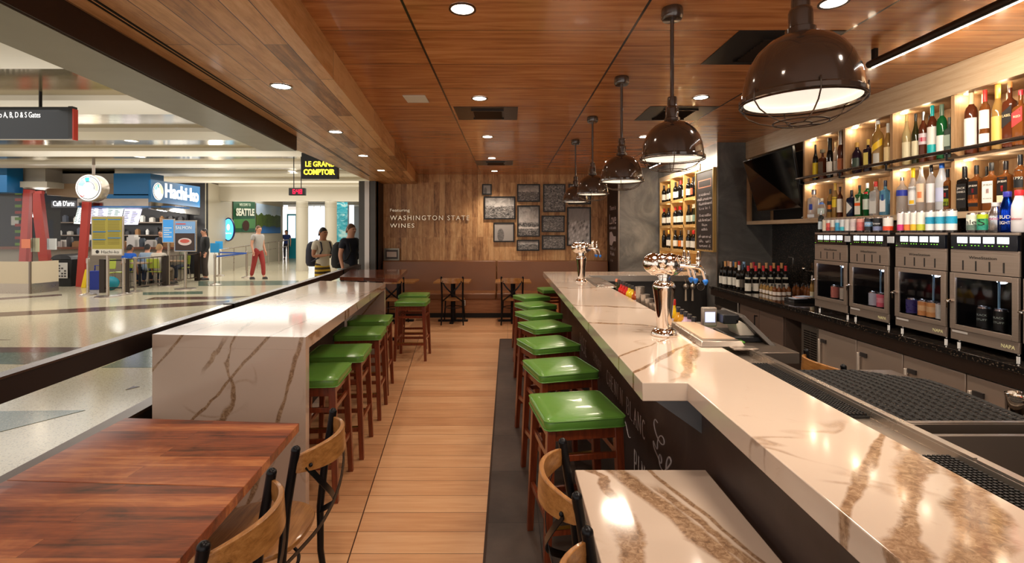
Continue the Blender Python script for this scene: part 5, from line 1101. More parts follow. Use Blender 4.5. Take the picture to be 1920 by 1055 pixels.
# ================================================================ THINGS ON THE BACK COUNTER
ZK = .9655
def wb(p, D, top, capc, labc, l, sty='bordeaux', g='dark', lz=(.12, .42), group=None, extra=()):
    x = (p-CX)/F*D; H = EYE-(top-CY)/F*D-ZK
    return bottle(x, D, ZK, min(.335, max(.28, H)), .037, sty, g, capc, .2, ([(lz[0], lz[1], labc, 70)] if labc else [])+list(extra), None, l, 'wine_bottle', 'wine bottle', group, n=18)
ords = ['first', 'second', 'third', 'fourth', 'fifth', 'sixth']
for i, p in enumerate((1403, 1417, 1431.5, 1445.5, 1459.5, 1473)):
    wb(p, 5.77, 498, (196, 38, 44), (214, 208, 196), 'red-capped wine bottle, front row on the back counter, %s from the wall' % ords[i], lz=(.05, .34), extra=[(.5, .57, (206, 200, 180), 55)])
for i, (p, top, cc_) in enumerate(((1409, 489, (196, 140, 90)), (1424, 490, (200, 150, 100)), (1437, 491, (206, 156, 104)), (1451, 491, (200, 146, 92)), (1465.5, 491, (206, 150, 96)))):
    wb(p, 5.98, top, cc_, L_, 'tan-capped wine bottle behind the red-capped row, %s from the wall' % ords[i])
wb(1413, 6.12, 487, (176, 40, 60), None, 'dark bottle with crimson cap standing behind the tan-capped ones')
for p, D, top, cc_, lc, l in ((1354, 6.42, 490, (40, 44, 40), L_, 'wine bottle touching the plaster corner, low white label'), (1360, 6.3, 484, (206, 150, 90), L_, 'cork-topped wine bottle, second from the corner'), (1366, 6.38, 489, (206, 150, 110), (70, 110, 90), 'wine bottle with green label in the corner group'),
        (1370, 6.22, 488, (220, 180, 150), L_, 'wine bottle with pale peach cap in the corner group'), (1376, 6.36, 489, (60, 90, 130), None, 'wine bottle with blue-grey neck in the corner group'), (1379.5, 6.14, 491, (196, 140, 70), L_, 'wine bottle with tan cap and two small labels in the corner group'),
        (1386, 6.3, 489, (190, 40, 50), None, 'red-topped wine bottle in the corner group'), (1386, 6.02, 497, (226, 226, 226), L_, 'white-capped wine bottle in the corner group'), (1395, 6.18, 488, (150, 190, 230), None, 'bottle with pale blue and white cap beside the red-capped row'), (1393, 5.95, 495, (40, 60, 80), (90, 80, 70), 'dark bottle standing before the pale blue cap')):
    wb(p, D, top, cc_, lc, l)
def small(x, y, z, g, capc, labc, l, H=.125, R=.024, group=None): return bottle(x, y, z, H, R, 'small', g, capc, .16, [(.06, .36, labc, 80)] if labc else [], None, l, 'syrup_bottle', 'bottle', group, n=14)
sx = [(1428, 5.72), (1434, 5.64), (1440, 5.58), (1447, 5.5), (1453, 5.44), (1461, 5.42), (1470, 5.42), (1479, 5.44)]
for i, (p, D) in enumerate(sx):
    small((p-CX)/F*D, D, ZK, 'gold' if i < 4 else 'amber', (36, 32, 30), (226, 216, 206), 'small %s bottle with white label before the wine row, %s in the line' % ('golden' if i < 4 else 'amber', (ords+['seventh', 'last'])[i]))
for i, (p, D) in enumerate(((1490, 5.5), (1497, 5.42), (1504, 5.46), (1511, 5.38), (1517, 5.3), (1494, 5.62), (1506, 5.6), (1515, 5.5))):
    small((p-CX)/F*D, D, ZK, 'amber', (30, 26, 26), None, 'small orange bottle in the cluster behind the black tray', group='orange bitters bottles behind the black tray')
for o in [o for o in bpy.data.objects if o.get('group') == 'orange bitters bottles behind the black tray']: o['label'] = 'small orange bottle with black cap in the cluster behind the black tray'
small((1523-CX)/F*5.05, 5.05, ZK, 'gold', (206, 200, 196), (200, 190, 160), 'slender bottle with silver pourer against the farthest dispenser', H=.26, R=.02)
t = E('check_tray', 'black tray of folded paper checks on the back counter', 'tray', (3.02, 4.97, ZK))
MB().box(-.13, .13, -.09, .09, 0, .012).box(-.13, .13, -.09, -.08, .012, .035).box(-.13, .13, .08, .09, .012, .035).box(-.13, -.12, -.09, .09, .012, .035).box(.12, .13, -.09, .09, .012, .035).obj('tray', BLACKP, t, bevel=.003)
for i, (a_, c_) in enumerate(((.2, (206, 214, 236)), (-.15, (226, 190, 180)), (.4, (190, 206, 236)))): T(MB().box(-.07, .07, -.05, .05, .0, .004).obj('paper_check', paint(c_), loc=(2.97+.045*i, 4.95+.02*i, ZK+.037+.0062*i), rz=a_), ['pale blue folded check at the bottom of the tray pile', 'pinkish folded check in the tray', 'blue folded check on top of the tray pile'][i], 'paper')
# metal canister by wine machine 1
T(MB().lathe([(.001, 0), (.046, 0), (.05, .01), (.05, .11), (.052, .112), (.052, .122), (.044, .124), (.044, .11), (.001, .108)], (0, 0), 24).obj('steel_canister', CHROME, loc=(2.115, 1.99, .89)), 'chrome canister standing at the rubber mat corner, right frame edge', 'canister')
s_ = T(MB().lathe([(.001, 0), (.03, 0), (.032, .01), (.02, .04), (.012, .05), (.001, .05)], (0, 0), 16).obj('soap_tap', CHROME, loc=(3.3, 4.75, ZK)), 'small chrome spout on the back counter beside the dispensers', 'tap')
# wall faucet on black tile
T(MB().tube([(0, 0, 0), (-.06, 0, 0), (-.08, 0, .02)], .012, 10).ball((-.08, 0, .03), .022, 6).obj('wall_tap', CHROME, loc=(3.568, 5.7, 1.22)), 'chrome tap on the black granite wall behind the wine bottles', 'tap')
T(MB().box(-.004, 0, -.05, .05, 0, .008).box(-.004, 0, -.05, -.042, -.13, .008).obj('wall_hook', CHROME, loc=(3.568, 6.1, 1.36)), 'slim chrome hook on the black granite wall', 'hook')

# ================================================================ INNER SIDE OF THE BAR
SP = E('speed_rail', 'steel bottle rail on the inner side of the bar', 'shelf')
MB().box(1.13, 1.30, 2.8, 5.9, .93, .945).box(1.29, 1.30, 2.8, 5.9, .945, 1.0).obj('rail_shelf', STEELD, SP)
cols_ = [('olive', (206, 120, 90), 'olive syrup bottle farthest along the bar rail'), ('olive', (50, 40, 30), 'second olive syrup bottle along the bar rail'), ('r1', (40, 30, 30), 'red syrup bottle, farther of the three reds'), ('r1', (40, 30, 30), 'red syrup bottle, middle of the three reds'), ('r1', (40, 30, 30), 'red syrup bottle beside the yellow ones'), ('y1', (40, 36, 30), 'yellow syrup bottle beside the reds'), ('y1', (40, 36, 30), 'yellow syrup bottle beside the rust one'), ('o1', (40, 30, 30), 'rust orange syrup bottle beside the tall shaker')]
G['r1'] = glass('red_syrup', C(186, 40, 34)); G['y1'] = glass('yellow_syrup', C(222, 182, 30)); G['o1'] = glass('rust_syrup', C(168, 72, 26)); G['p1'] = glass('lilac_syrup', C(206, 180, 206)); G['a1'] = glass('ochre_syrup', C(196, 140, 40))
for i, (g_, c_, l_) in enumerate(cols_):
    bottle(1.205, 5.35-.112*i, .9455, .215, .036, 'small', g_, c_, .14, [(.06, .46, (226, 222, 220), 100)], None, l_, 'syrup_bottle', 'bottle', n=18)
for y, H, R, l in ((4.40, .24, .042, 'tall steel cocktail shaker, farthest of the steel cups'), (4.24, .19, .04, 'steel mixing cup beside the tall shaker'), (4.12, .17, .036, 'third steel cup along the bar rail'), (4.0, .15, .034, 'small steel jigger cup along the bar rail'), (3.90, .16, .03, 'steel cup nearest the beer tower')):
    T(MB().lathe([(.001, 0), (R*.72, 0), (R*.75, .005), (R, H), (R*.95, H), (R*.7, .01), (.001, .008)], (0, 0), 24).obj('steel_shaker', STEEL, loc=(1.205, y, .9455)), l, 'cocktail shaker')
for i, (p, g_, c_, H, l) in enumerate(((1263, 'y1', (180, 40, 30), .24, 'big yellow syrup bottle behind the nearer beer tower'), (1272, 'a1', (30, 26, 30), .2, 'ochre syrup bottle, second behind the beer tower'), (1279, 'a1', (30, 26, 30), .195, 'ochre syrup bottle beside the lilac ones'), (1286, 'p1', (30, 26, 30), .19, 'lilac syrup bottle beside the ochre one'), (1293, 'p1', (30, 26, 30), .185, 'lilac syrup bottle beside the amber one'), (1301, 'o1', (30, 26, 30), .18, 'amber syrup bottle at the head of the drip tray'))):
    X = 1.215; y = dx(p, X); bottle(X, y, .9455, H, .034, 'small', g_, c_, .16, [(.06, .45, (222, 214, 232), 100)], None, l, 'syrup_bottle', 'bottle', n=18)
T(MB().box(1.31, 1.45, 2.95, 3.25, 1.0, 1.012).obj('green_cutting_board', mat('green_board', C(84, 150, 50), .4), bevel=.004), 'green cutting board behind the drip tray', 'cutting board')
T(MB().box(1.305, 1.66, 2.75, 3.7, .93, .995).obj('work_shelf', STEELD, bevel=.003), 'dark steel work shelf behind the bar under the till', 'shelf')
# till: customer display and tilted screen
ps = E('till', 'point of sale till behind the bar with lit customer display', 'till')
MB().box(1.40, 1.62, 3.0, 3.30, .996, 1.03).obj('base', BLACKP, ps, bevel=.006)
d = px(1329.5, 592.5, 3.15); 
MB().box(d.x-.05, d.x+.045, 3.13, 3.165, d.z-.065, d.z+.06).obj('customer_display', mat('till_casing', C(150, 140, 130), .35, .4), ps, bevel=.008)
MB().box(d.x-.034, d.x+.03, 3.127, 3.13, d.z-.035, d.z+.03).obj('display_screen', mat('lcd_glow', C(180, 190, 255), .3, emit=(.6, .65, 1, 1), es=.9), ps)
A_, B2 = px(1368, 588, 3.2), px(1432, 650, 3.05)
MB().hexa([(A_.x, 3.35, A_.z), (A_.x, 3.05, A_.z), (B2.x, 2.9, B2.z), (B2.x, 3.2, B2.z), (A_.x+.02, 3.35, A_.z+.02), (A_.x+.02, 3.05, A_.z+.02), (B2.x+.02, 2.9, B2.z+.02), (B2.x+.02, 3.2, B2.z+.02)]).obj('touch_screen', mat('till_screen_back', C(60, 54, 50), .3, .3), ps, bevel=.004)
MB().hexa([(1.47, 3.05, 1.0), (1.60, 3.05, 1.0), (1.60, 3.2, 1.0), (1.47, 3.2, 1.0), (1.43, 3.05, 1.14), (1.50, 3.05, 1.10), (1.50, 3.2, 1.10), (1.43, 3.2, 1.14)]).obj('stand', mat('till_stand_white', C(196, 186, 172), .4), ps, bevel=.006)
MB().box(1.36, 1.46, 3.05, 3.25, 1.10, 1.16).obj('printer_head', BLACKP, ps, bevel=.006)
# hanging bar tools on the return counter's inner face
for i, (p, k_) in enumerate(((1286, 0), (1298.5, 0), (1314, 1))):
    c0 = px(p, 537, 6.80); t = E('bar_strainer' if k_ else 'bar_spoon', ['steel ladle hanging farthest from the wine bottles', 'steel ladle hanging beside the strainer', 'round strainer hanging under the return counter'][i], 'bar tool', c0)
    if k_: m = MB(); m.torus((0, 0), .05, .006, 24, 6, 0); m.torus((0, 0), .03, .003, 20, 6, 0); m.torus((0, 0), .012, .003, 16, 6, 0); m.xf(Matrix.Rotation(PI/2, 4, 'X')); m.obj('strainer_head', STEEL, t)
    else: MB().ball((0, 0, 0), .042, 8).obj('bowl', STEEL, t); MB().tube([(0, 0, -.04), (0, 0, -.20)], [.012, .015], 10).obj('handle', mat('pale_handle', C(190, 170, 150), .5), t)
    MB().tube([(0, 0, .04), (0, .02, .085), (0, .035, .1)], .006, 8).obj('hook', CHROME, t)
# ================================================================ CONCOURSE
CH = 3.70
GOLDM = mat('bronze_mirror_panel', C(172, 154, 112), .14, .8); CREAMC = mat('concourse_cream', C(226, 220, 206), .5)
S(MB().prism([(-30, -2), (BI(-2)-.38, -2), (BI(5.14)-.38, 5.14), (-2.64, 5.2), (-2.78, 10.4), (-2.7, 44), (-30, 44)], CH+.02, CH+.12).obj('ceiling_concourse', GOLDM, smooth=False))
S(MB().prism([(BI(-2)-.3, -2), (BI(5.14)-.3, 5.14), (-2.56, 5.2), (-2.66, 10.4), (-2.5, 10.4), (-2.0, 5.2), (-1.6, -2)], CEIL+.1, CH+.12).obj('wall_leak_block', CREAMC, smooth=False))  # added closure above the beam, keeps world light from leaking in
for k in range(-2, 15):
    y = 4.95+2.25*k
    S(MB().box(-30, (BI(min(y, 5))-.5 if y < 9 else -2.72) if y < 9 else -2.8, y, y+.86, CH-.06, CH+.019).obj('trim_%d' % (20+k+2), CREAMC, smooth=False))
DLW = mat('concourse_lens', (1, 1, 1, 1), .5, emit=(1, .97, .9, 1), es=8)
for i, (p, q_) in enumerate(((246, 263), (262, 293), (547, 320), (430, 352), (340, 242), (170, 286))):
    D = F*(CH+.02-EYE)/(CY-q_); x = (p-CX)/F*D
    o = E('concourse_downlight', ['concourse downlight in the mirrored strip, left of the steel beam', 'concourse downlight nearer the round dog sign', 'concourse downlight by the black hanging sign', 'concourse downlight over the beige mural wall', 'concourse downlight closest to the steel beam', 'concourse downlight left of the mirrored strip reflections'][i], 'ceiling light', (x, D, CH+.02))
    MB().torus((0, 0), .13, .015, 24, 6, -.004).obj('trim_ring', WHITE, o); MB().cyl((0, 0, 0), .12, -.008, -.002, 24).obj('lens', DLW, o)

BEI = mat('beige_terminal_wall', C(186, 178, 160), .5)
# far walls
S(MB().hexa([(px(385, 0, 19.5).x, 19.5, 0), (px(530, 0, 29.5).x, 29.5, 0), (px(530, 0, 29.5).x-.3, 29.6, 0), (px(385, 0, 19.5).x-.3, 19.6, 0), (px(385, 0, 19.5).x, 19.5, CH), (px(530, 0, 29.5).x, 29.5, CH), (px(530, 0, 29.5).x-.3, 29.6, CH), (px(385, 0, 19.5).x-.3, 19.6, CH)]).obj('wall_mural', BEI, smooth=False))
S(MB().box(-30, -12.2, 19.5, 19.7, 0, CH).obj('wall_shops', mat('shop_dark_wall', C(34, 33, 36), .4), smooth=False))
S(MB().box(-14.5, -2.65, 38, 38.2, 0, CH).obj('wall_far', mat('far_bright_wall', C(196, 200, 202), .5), smooth=False))
S(MB().box(-2.72, -2.6, 10.3, 44, 0, CH).obj('wall_concourse_side', BEI, smooth=False))
S(MB().box(-12.6, -2.73, 20.8, 21.2, 3.02, CH).obj('wall_header', BEI, smooth=False))
for i, (a, b) in enumerate(((556, 577), (610, 631))):
    A, B = px(a, 0, 21), px(b, 0, 21); c = E('round_column', ['round beige column, nearer the clock', 'round beige column behind the two travellers'][i], 'column', ((A.x+B.x)/2, 21, 0)); c['kind'] = 'structure'; r = (B.x-A.x)/2
    MB().lathe([(r*1.06, 0), (r*1.06, .12), (r, .12), (r, 2.75), (r*1.04, 2.76), (r*1.04, 2.82), (r, 2.83), (r, 3.02)], (0, 0), 32).obj('shaft', BEI, c)
WIN = mat('bright_window', (1, 1, 1, 1), .3, emit=(.85, .92, 1, 1), es=1.1)
for i, (a, b, D, t, u) in enumerate(((578, 588, 36, 386, 470), (590, 600, 36, 386, 470), (602, 610, 36, 386, 440), (655, 664, 36, 382, 430), (532, 540, 36, 384, 408))):
    A, B = px(a, u, D), px(b, t, D); S(MB().box(A.x, B.x, D-.05, D, A.z, B.z).obj('window_%d' % (i+1), WIN))
sc_ = E('advertising_screen', 'teal framed lit advertising screen far down the concourse', 'screen'); A, B = px(541, 446, 31), px(554, 404, 31)
MB().box(A.x-.1, B.x+.1, 31, 31.2, 0, B.z+.1).obj('frame', paint((30, 150, 170)), sc_); MB().box(A.x, B.x, 30.97, 31, A.z, B.z).obj('screen', mat('pink_white_screen', (1, 1, 1, 1), .3, emit=(.95, .92, 1, 1), es=1.6), sc_)
A, B = px(633, 430, 23.5), px(652, 379, 23.5)
n = NT('turquoise_mural', .3, .5); n.color(n.ramp(n.noise(n.comb(n.xyz[0], n.math('MULTIPLY', n.xyz[2], 2.2), 0.0), 2.2, 6, .65, 1.4), [(.3, C(20, 110, 130)), (.5, C(50, 170, 190)), (.62, C(190, 225, 225)), (.75, C(40, 140, 120))]))
T(MB().box(A.x, B.x, 23.4, 23.5, 0, B.z).obj('turquoise_banner', n.m), 'turquoise wave-patterned banner behind the man with backpack', 'banner')
for i, (a, b) in enumerate(((529, 555), (578, 606), (632, 672))):
    A, B = px(a, 378, 22), px(b, 374, 22); o = E('sign_strip', ['dark red sign strip over the passage nearest the murals', 'dark sign strip over the bright passage', 'dark sign strip with round yellow marks'][i], 'sign', (0, 0, 0))
    MB().box(A.x, B.x, 21.25, 21.35, A.z-.02, B.z+.02).obj('board', paint((56, 26, 26) if i != 1 else (30, 32, 30)), o)
    for k in range((1, 0, 4)[i]): MB().lathe([(.001, 0), (.07, 0), (.07, .02), (.001, .02)], (0, 0), 16).obj('round_mark', paint((236, 206, 60)), o, loc=((A.x+B.x)/2+(k-1)*.22, 21.24, (A.z+B.z)/2)).rotation_euler.x = PI/2

# murals on the receding beige wall
def onwall(p, y):                                    # point on the mural wall plane at pixel
    a = Vector((px(385, 0, 19.5).x, 19.5)); b = Vector((px(530, 0, 29.5).x, 29.5)); d = b-a; k = (p-CX)/F
    t = (k*a.y-a.x)/(d.x-k*d.y); D = a.y+t*d.y-.06; return Vector((k*D, D, EYE-(y-CY)/F*D))
def wallquad(pts, m, name, par, off=0):
    q = [onwall(*p) for p in pts]; v = Vector((.02+off, -.02-off, 0)); return MB().hexa([q[0], q[1], q[1]-v*2, q[0]-v*2, q[3], q[2], q[2]-v*2, q[3]-v*2]).xf(Matrix.Translation(v*1.5)).obj(name, m, par)
mu = E('city_mural', 'green welcome mural on the beige terminal wall', 'mural')
wallquad([(437, 435), (478, 435), (478, 379), (437, 373.5)], paint((24, 84, 46)), 'panel', mu)
wallquad([(437, 428), (478, 428), (478, 410), (437, 411)], mat('mural_light_green', C(70, 130, 60), .45), 'hill', mu, .015)
o0, o1 = onwall(441, 403), onwall(475, 403); Rw = (o1-o0); Wd = Rw.length
textmesh('SEATTLE', .46, o0+Vector((.1, -.1, -.02)), Rw, (0, 0, 1), paint((226, 226, 206)), 'lettering', mu, .01, 'LEFT', width=Wd, bold=.02)
o0, o1 = onwall(447, 386.5), onwall(468, 386.5)
textmesh('WELCOME TO', .19, o0+Vector((.1, -.1, 0)), o1-o0, (0, 0, 1), paint((206, 214, 190)), 'lettering', mu, .01, 'LEFT', width=(o1-o0).length)
c0 = onwall(457, 423); e_ = MB().lathe([(.001, 0), (.16, 0), (.16, .02), (.001, .02)], (0, 0), 24, sy=1.6); e_.obj('oval_mark', paint((60, 30, 20)), mu, loc=c0+Vector((.22, -.22, 0))).rotation_euler = (PI/2, 0, .95)
lk = E('lake_mural', 'mountain lake picture mural right of the green one', 'mural')
n = NT('lake_picture', .75, .2); z0_, z1_ = onwall(500, 436).z, onwall(500, 382).z
vv = n.math('DIVIDE', n.math('SUBTRACT', n.xyz[2], z0_), z1_-z0_); nz = n.noise(n.comb(n.math('MULTIPLY', n.xyz[1], .35), 0.0, 0.0), 1.6, 4, .6); up = n.math('GREATER_THAN', vv, .42); mir = n.math('ABSOLUTE', n.math('SUBTRACT', vv, .42))
mnt = n.math('LESS_THAN', mir, n.math('MULTIPLY_ADD', nz, .75, -.16)); sky = n.mix(n.noise(n.co, .8, 4), C(120, 160, 200), C(206, 216, 224)); hill = n.mix(n.noise(n.co, 2.5, 6, .7), C(28, 44, 24), C(96, 118, 50))
water = n.mix(n.step(vv, .0, .35), C(60, 120, 190), C(40, 50, 40)); c = n.mix(mnt, n.mix(up, water, sky), hill); n.color(c)
wallquad([(480, 437), (526, 437), (526, 388), (480, 380.5)], n.m, 'panel', lk)
for i in range(1):
    hr = E('ramp_handrail', 'steel handrail along the ramp beneath the murals', 'handrail'); m = MB(); P0 = [px(400, 488, 20.3), px(470, 462, 22.5), px(528, 452, 26)]
    P0 = [Vector((px(405, 0, 20.2).x+.2, 20.2, .95)), Vector((px(470, 0, 23).x+.3, 23, 1.1)), Vector((px(527, 0, 27).x+.4, 27, 1.25))]
    m.tube(P0, .03, 8); m.tube([p-Vector((0, 0, .35)) for p in P0], .02, 8); m.obj('rail', STEEL, hr)
    for k in range(7):
        t = k/6*2; a = P0[int(min(t, 1.999))]; b = P0[int(min(t, 1.999))+1]; p = a.lerp(b, t-int(min(t, 1.999))); MB().tube([p, (p.x, p.y, 0)], .022, 8).obj('post', STEEL, hr)

# clock and signs
A, B = px(541, 366, 13), px(571, 352, 13)
ck = E('hanging_clock', 'black box clock with red digits hung from the concourse ceiling', 'clock', ((A.x+B.x)/2, 13, (A.z+B.z)/2)); w_, h_ = (B.x-A.x)/2, (B.z-A.z)/2
MB().box(-w_, w_, 0, .12, -h_, h_).obj('case', BLACKP, ck, bevel=.01)
RED = mat('red_digits', C(255, 30, 60), .4, emit=(1, .0, .06, 1), es=2)
def seg7(ch, x, sz, par):
    s_ = {'6': 'afedcg', '4': 'fgbc', '8': 'abcdefg'}[ch]; w, h, t = sz*.5, sz, sz*.12; m = MB()
    R_ = {'a': (0, w, h-t, h), 'g': (0, w, h/2-t/2, h/2+t/2), 'd': (0, w, 0, t), 'f': (0, t, h/2, h), 'b': (w-t, w, h/2, h), 'e': (0, t, 0, h/2), 'c': (w-t, w, 0, h/2)}
    for c_ in s_: a, b, z0, z1 = R_[c_]; m.box(x+a, x+b, -.006, 0, -h/2+z0, -h/2+z1)
    m.obj('digit', RED, par, smooth=False)
seg7('6', -.10, .12, ck); seg7('4', .0, .12, ck); seg7('8', .085, .12, ck); MB().box(-.03, -.018, -.006, 0, .015, .03).box(-.03, -.018, -.006, 0, -.03, -.015).obj('colon', RED, ck)
MB().tube([(-.1, .06, h_), (-.1, .06, CH-ck.location.z+.02)], .012, 8).tube([(.1, .06, h_), (.1, .06, CH-ck.location.z+.02)], .012, 8).obj('hanger', BLK, ck)
A, B = px(565, 335, 8.2), px(633, 286, 8.2)
lg = E('shop_sign', 'square black hanging sign with glowing yellow letters', 'sign', ((A.x+B.x)/2, 8.2, (A.z+B.z)/2)); w_, h_ = (B.x-A.x)/2, (B.z-A.z)/2
MB().box(-w_, w_, 0, .09, -h_, h_).obj('case', mat('sign_black', C(26, 26, 28), .4), lg, bevel=.006)
YEL = mat('yellow_letters', C(250, 220, 30), .4, emit=(1, .78, .05, 1), es=2.2)
textmesh('LE GRAND', .125, (-w_+.07, -.004, -.014), (1, 0, 0), (0, 0, 1), YEL, 'lettering', lg, .01, 'LEFT', width=.5, bold=.002); textmesh('COMPTOIR', .125, (-w_+.04, -.004, -.149), (1, 0, 0), (0, 0, 1), YEL, 'lettering', lg, .01, 'LEFT', width=.53, bold=.004)
MB().tube([(-w_+.08, .045, h_), (-w_+.08, .045, CH-lg.location.z+.02)], .014, 8).tube([(w_-.08, .045, h_), (w_-.08, .045, CH-lg.location.z+.02)], .014, 8).obj('hanger', BLK, lg)
A, B = px(-60, 260, 7.0), px(137, 200, 7.0)
gs_ = E('gate_sign', 'long black overhead gate direction sign with red end', 'sign', (B.x, 7.0, (A.z+B.z)/2)); h_ = (B.z-A.z)/2
MB().box(A.x-B.x-1.0, -.06, 0, .06, -h_, h_).obj('case', mat('gate_sign_navy', C(30, 34, 40), .35), gs_, bevel=.006); MB().box(-.06, .0, -.012, .07, -h_*.98, h_*1.02).obj('end_cap', BLACKP, gs_); MB().box(.0, .02, -.012, .06, -h_*1.08, h_*.86).obj('red_end', paint((180, 50, 30)), gs_)
textmesh('to A, B, D & S Gates', .115, (-.78, -.004, .075), (1, 0, 0), (0, 0, 1), mat('white_letters', C(240, 240, 240), .4, emit=(1, 1, 1, 1), es=.5), 'lettering', gs_, .004, 'CENTER', width=.62)
MB().tube([(-.5, .03, h_), (-.5, .03, CH-gs_.location.z+.02)], .02, 8).obj('hanger', BLK, gs_)

# ---- Caffe / Hachi-ko food stands
def P3(p, y, D): return px(p, y, D)
def pbox(name, p0, p1, yt, yb, D, th, m, par=None, **k):
    A, B = px(p0, yb, D), px(p1, yt, D); return MB().box(A.x, B.x, D, D+th, A.z, B.z).obj(name, m, par, **k)
HB = mat('hachi_blue', C(0, 96, 150), .4); 
ks = E('food_stand', 'blue and steel food stand canopy with menu screens', 'food stand')
pbox('bulkhead', -40, 85, 300, 346, 15.6, 1.0, mat('bulkhead_grey', C(176, 168, 156), .5), ks); pbox('bulkhead', 85, 215, 303, 362, 16.2, .8, mat('bulkhead_grey2', C(166, 158, 148), .5), ks)
pbox('bulkhead_strip', 24, 88, 340, 351, 15.4, 1.2, BEI, ks); pbox('bulkhead_strip', 88, 245, 344, 366, 16.0, 1.2, mat('tan_strip', C(140, 116, 88), .4), ks)
pbox('blue_panel', -30, 13, 310, 360, 15.0, .5, HB, ks); pbox('blue_panel', 213, 282, 325, 366, 15.4, .6, HB, ks); pbox('blue_panel', 200, 282, 364, 377, 15.4, .6, HB, ks)
pbox('steel_canopy', 145, 290, 372, 386, 15.1, 1.4, mat('mirror_steel', C(170, 160, 150), .12, 1), ks); pbox('canopy_soffit', 145, 320, 386, 389, 15.1, .9, mat('soffit_blue', C(60, 110, 170), .3), ks)
# angled Hachi-ko fascia (recedes to the right)
q = [px(283, 378, 14.6), px(375, 389, 17.4), px(375, 350, 17.4), px(283, 336, 14.6)]
MB().hexa([q[0], q[1], q[1]+Vector((-.3, .3, 0)), q[0]+Vector((-.3, .3, 0)), q[3], q[2], q[2]+Vector((-.3, .3, 0)), q[3]+Vector((-.3, .3, 0))]).obj('blue_fascia', HB, ks)
q2 = [px(283, 391, 14.6), px(375, 404, 17.4)]; MB().hexa([q2[0], q2[1], q2[1]+Vector((-.3, .3, 0)), q2[0]+Vector((-.3, .3, 0)), q[0], q[1], q[1]+Vector((-.3, .3, 0)), q[0]+Vector((-.3, .3, 0))]).obj('steel_canopy', mat('mirror_steel', C(170, 160, 150), .12, 1), ks)
LW = mat('lit_white_letters', (1, 1, 1, 1), .4, emit=(1, 1, 1, 1), es=1.1)
rr_ = (q[1]-q[0]); off = Vector((.02, -.03, 0)); k0 = q[0].lerp(q[1], .26)
textmesh('Hachi-ko', .62, k0+off+Vector((0, 0, .20)), rr_, (0, 0, 1), LW, 'lettering', ks, .03, 'LEFT', width=rr_.length*.70, bold=.012)
def roundel(center, R_, right, par, dome=False):
    """round badge: white ground, dark ring, plain fan of teal and cream petals"""
    r_ = Vector(right).normalized(); up = Vector((0, 0, 1)); n_ = r_.cross(up)
    def disc(cx, cz, rad, d0, m, nm, a0=0, a1=360, r0=0):
        mb = MB(); N = 28; pts = [(cx+rad*math.cos(math.radians(a0+(a1-a0)*k/N)), cz+rad*math.sin(math.radians(a0+(a1-a0)*k/N))) for k in range(N+(0 if a1-a0 == 360 else 1))]
        if a1-a0 != 360: pts = pts+[(cx+r0*math.cos(math.radians(a1-(a1-a0)*k/N)), cz+r0*math.sin(math.radians(a1-(a1-a0)*k/N))) for k in range(N+1)] if r0 else pts+[(cx, cz)]
        mb.add([center+r_*a+up*b+n_*d0 for a, b in pts], [tuple(range(len(pts)))]); return mb.obj(nm, m, par, smooth=False)
    LWW = mat('lit_badge_white', (1, 1, 1, 1), .4, emit=(1, .98, .94, 1), es=.55); DK = paint((50, 44, 40))
    disc(0, 0, R_, .0, LWW, 'badge_ground'); disc(0, 0, R_*.9, .004, DK, 'badge_ring'); disc(0, 0, R_*.85, .008, LWW, 'badge_field')
    disc(0, 0, R_*.8, .012, mat('badge_cream', C(230, 214, 160), .4, emit=(.9, .8, .5, 1), es=.6), 'badge_petal', -20, 70, R_*.55); disc(0, 0, R_*.8, .012, mat('badge_teal', C(60, 170, 180), .4, emit=(.1, .6, .65, 1), es=.5), 'badge_petal', 82, 110, R_*.45); disc(0, 0, R_*.8, .012, mat('badge_sky', C(150, 206, 220), .4, emit=(.4, .75, .85, 1), es=.5), 'badge_petal', 120, 165, R_*.4)
    disc(0, 0, R_*.5, .013, DK, 'badge_curve', -15, 110, R_*.46); disc(-.05*R_, -.3*R_, R_*.48, .014, LWW, 'badge_cloud'); disc(-.4*R_, -.2*R_, R_*.26, .015, LWW, 'badge_cloud'); disc(-.42*R_, -.52*R_, R_*.18, .016, mat('badge_red', C(210, 60, 60), .4, emit=(.8, .1, .1, 1), es=.5), 'badge_mark', 200, 340, R_*.13)
roundel(q[0].lerp(q[1], .13)+Vector((0, 0, .34))+off, .27, rr_, ks)
for i in range(6):
    c0 = px(192+i*31, 386, 15.3+(.0 if i < 3 else .5*(i-2))); MB().cyl((c0.x, c0.y), .09, c0.z-.06, c0.z-.035, 20).obj('canopy_light', mat('canopy_lens', (1, 1, 1, 1), .4, emit=(1, .97, .9, 1), es=10), ks)
# menu screens
def scr(pts, D, m, lab, rows_=None):
    s_ = E('menu_screen', lab, 'screen'); Q = [px(a, b, D) for a, b in pts]; v = Vector((0, .06, 0))
    MB().tube([Q[3].lerp(Q[2], .5)+v*.5, Q[3].lerp(Q[2], .5)+v*.5+Vector((0, 0, .2))], .015, 8).obj('hanger', BLK, s_)
    MB().hexa([Q[0], Q[1], Q[1]+v, Q[0]+v, Q[3], Q[2], Q[2]+v, Q[3]+v]).obj('panel', m, s_)
    mm = MB(); rnd = random.Random(int(D*10+pts[0][0]))
    def L(u, w): return Q[0].lerp(Q[1], u).lerp(Q[3].lerp(Q[2], u), w)+Vector((0, -.01, 0))
    for k in range(9):
        w = .1+k*.085
        for u in (.06, .55):
            ln = rnd.uniform(.2, .36); mm.quad(L(u, w), L(u+ln, w), L(u+ln, w+.03), L(u, w+.03))
    mm.obj('menu_text', paint((60, 90, 110)), s_, smooth=False)
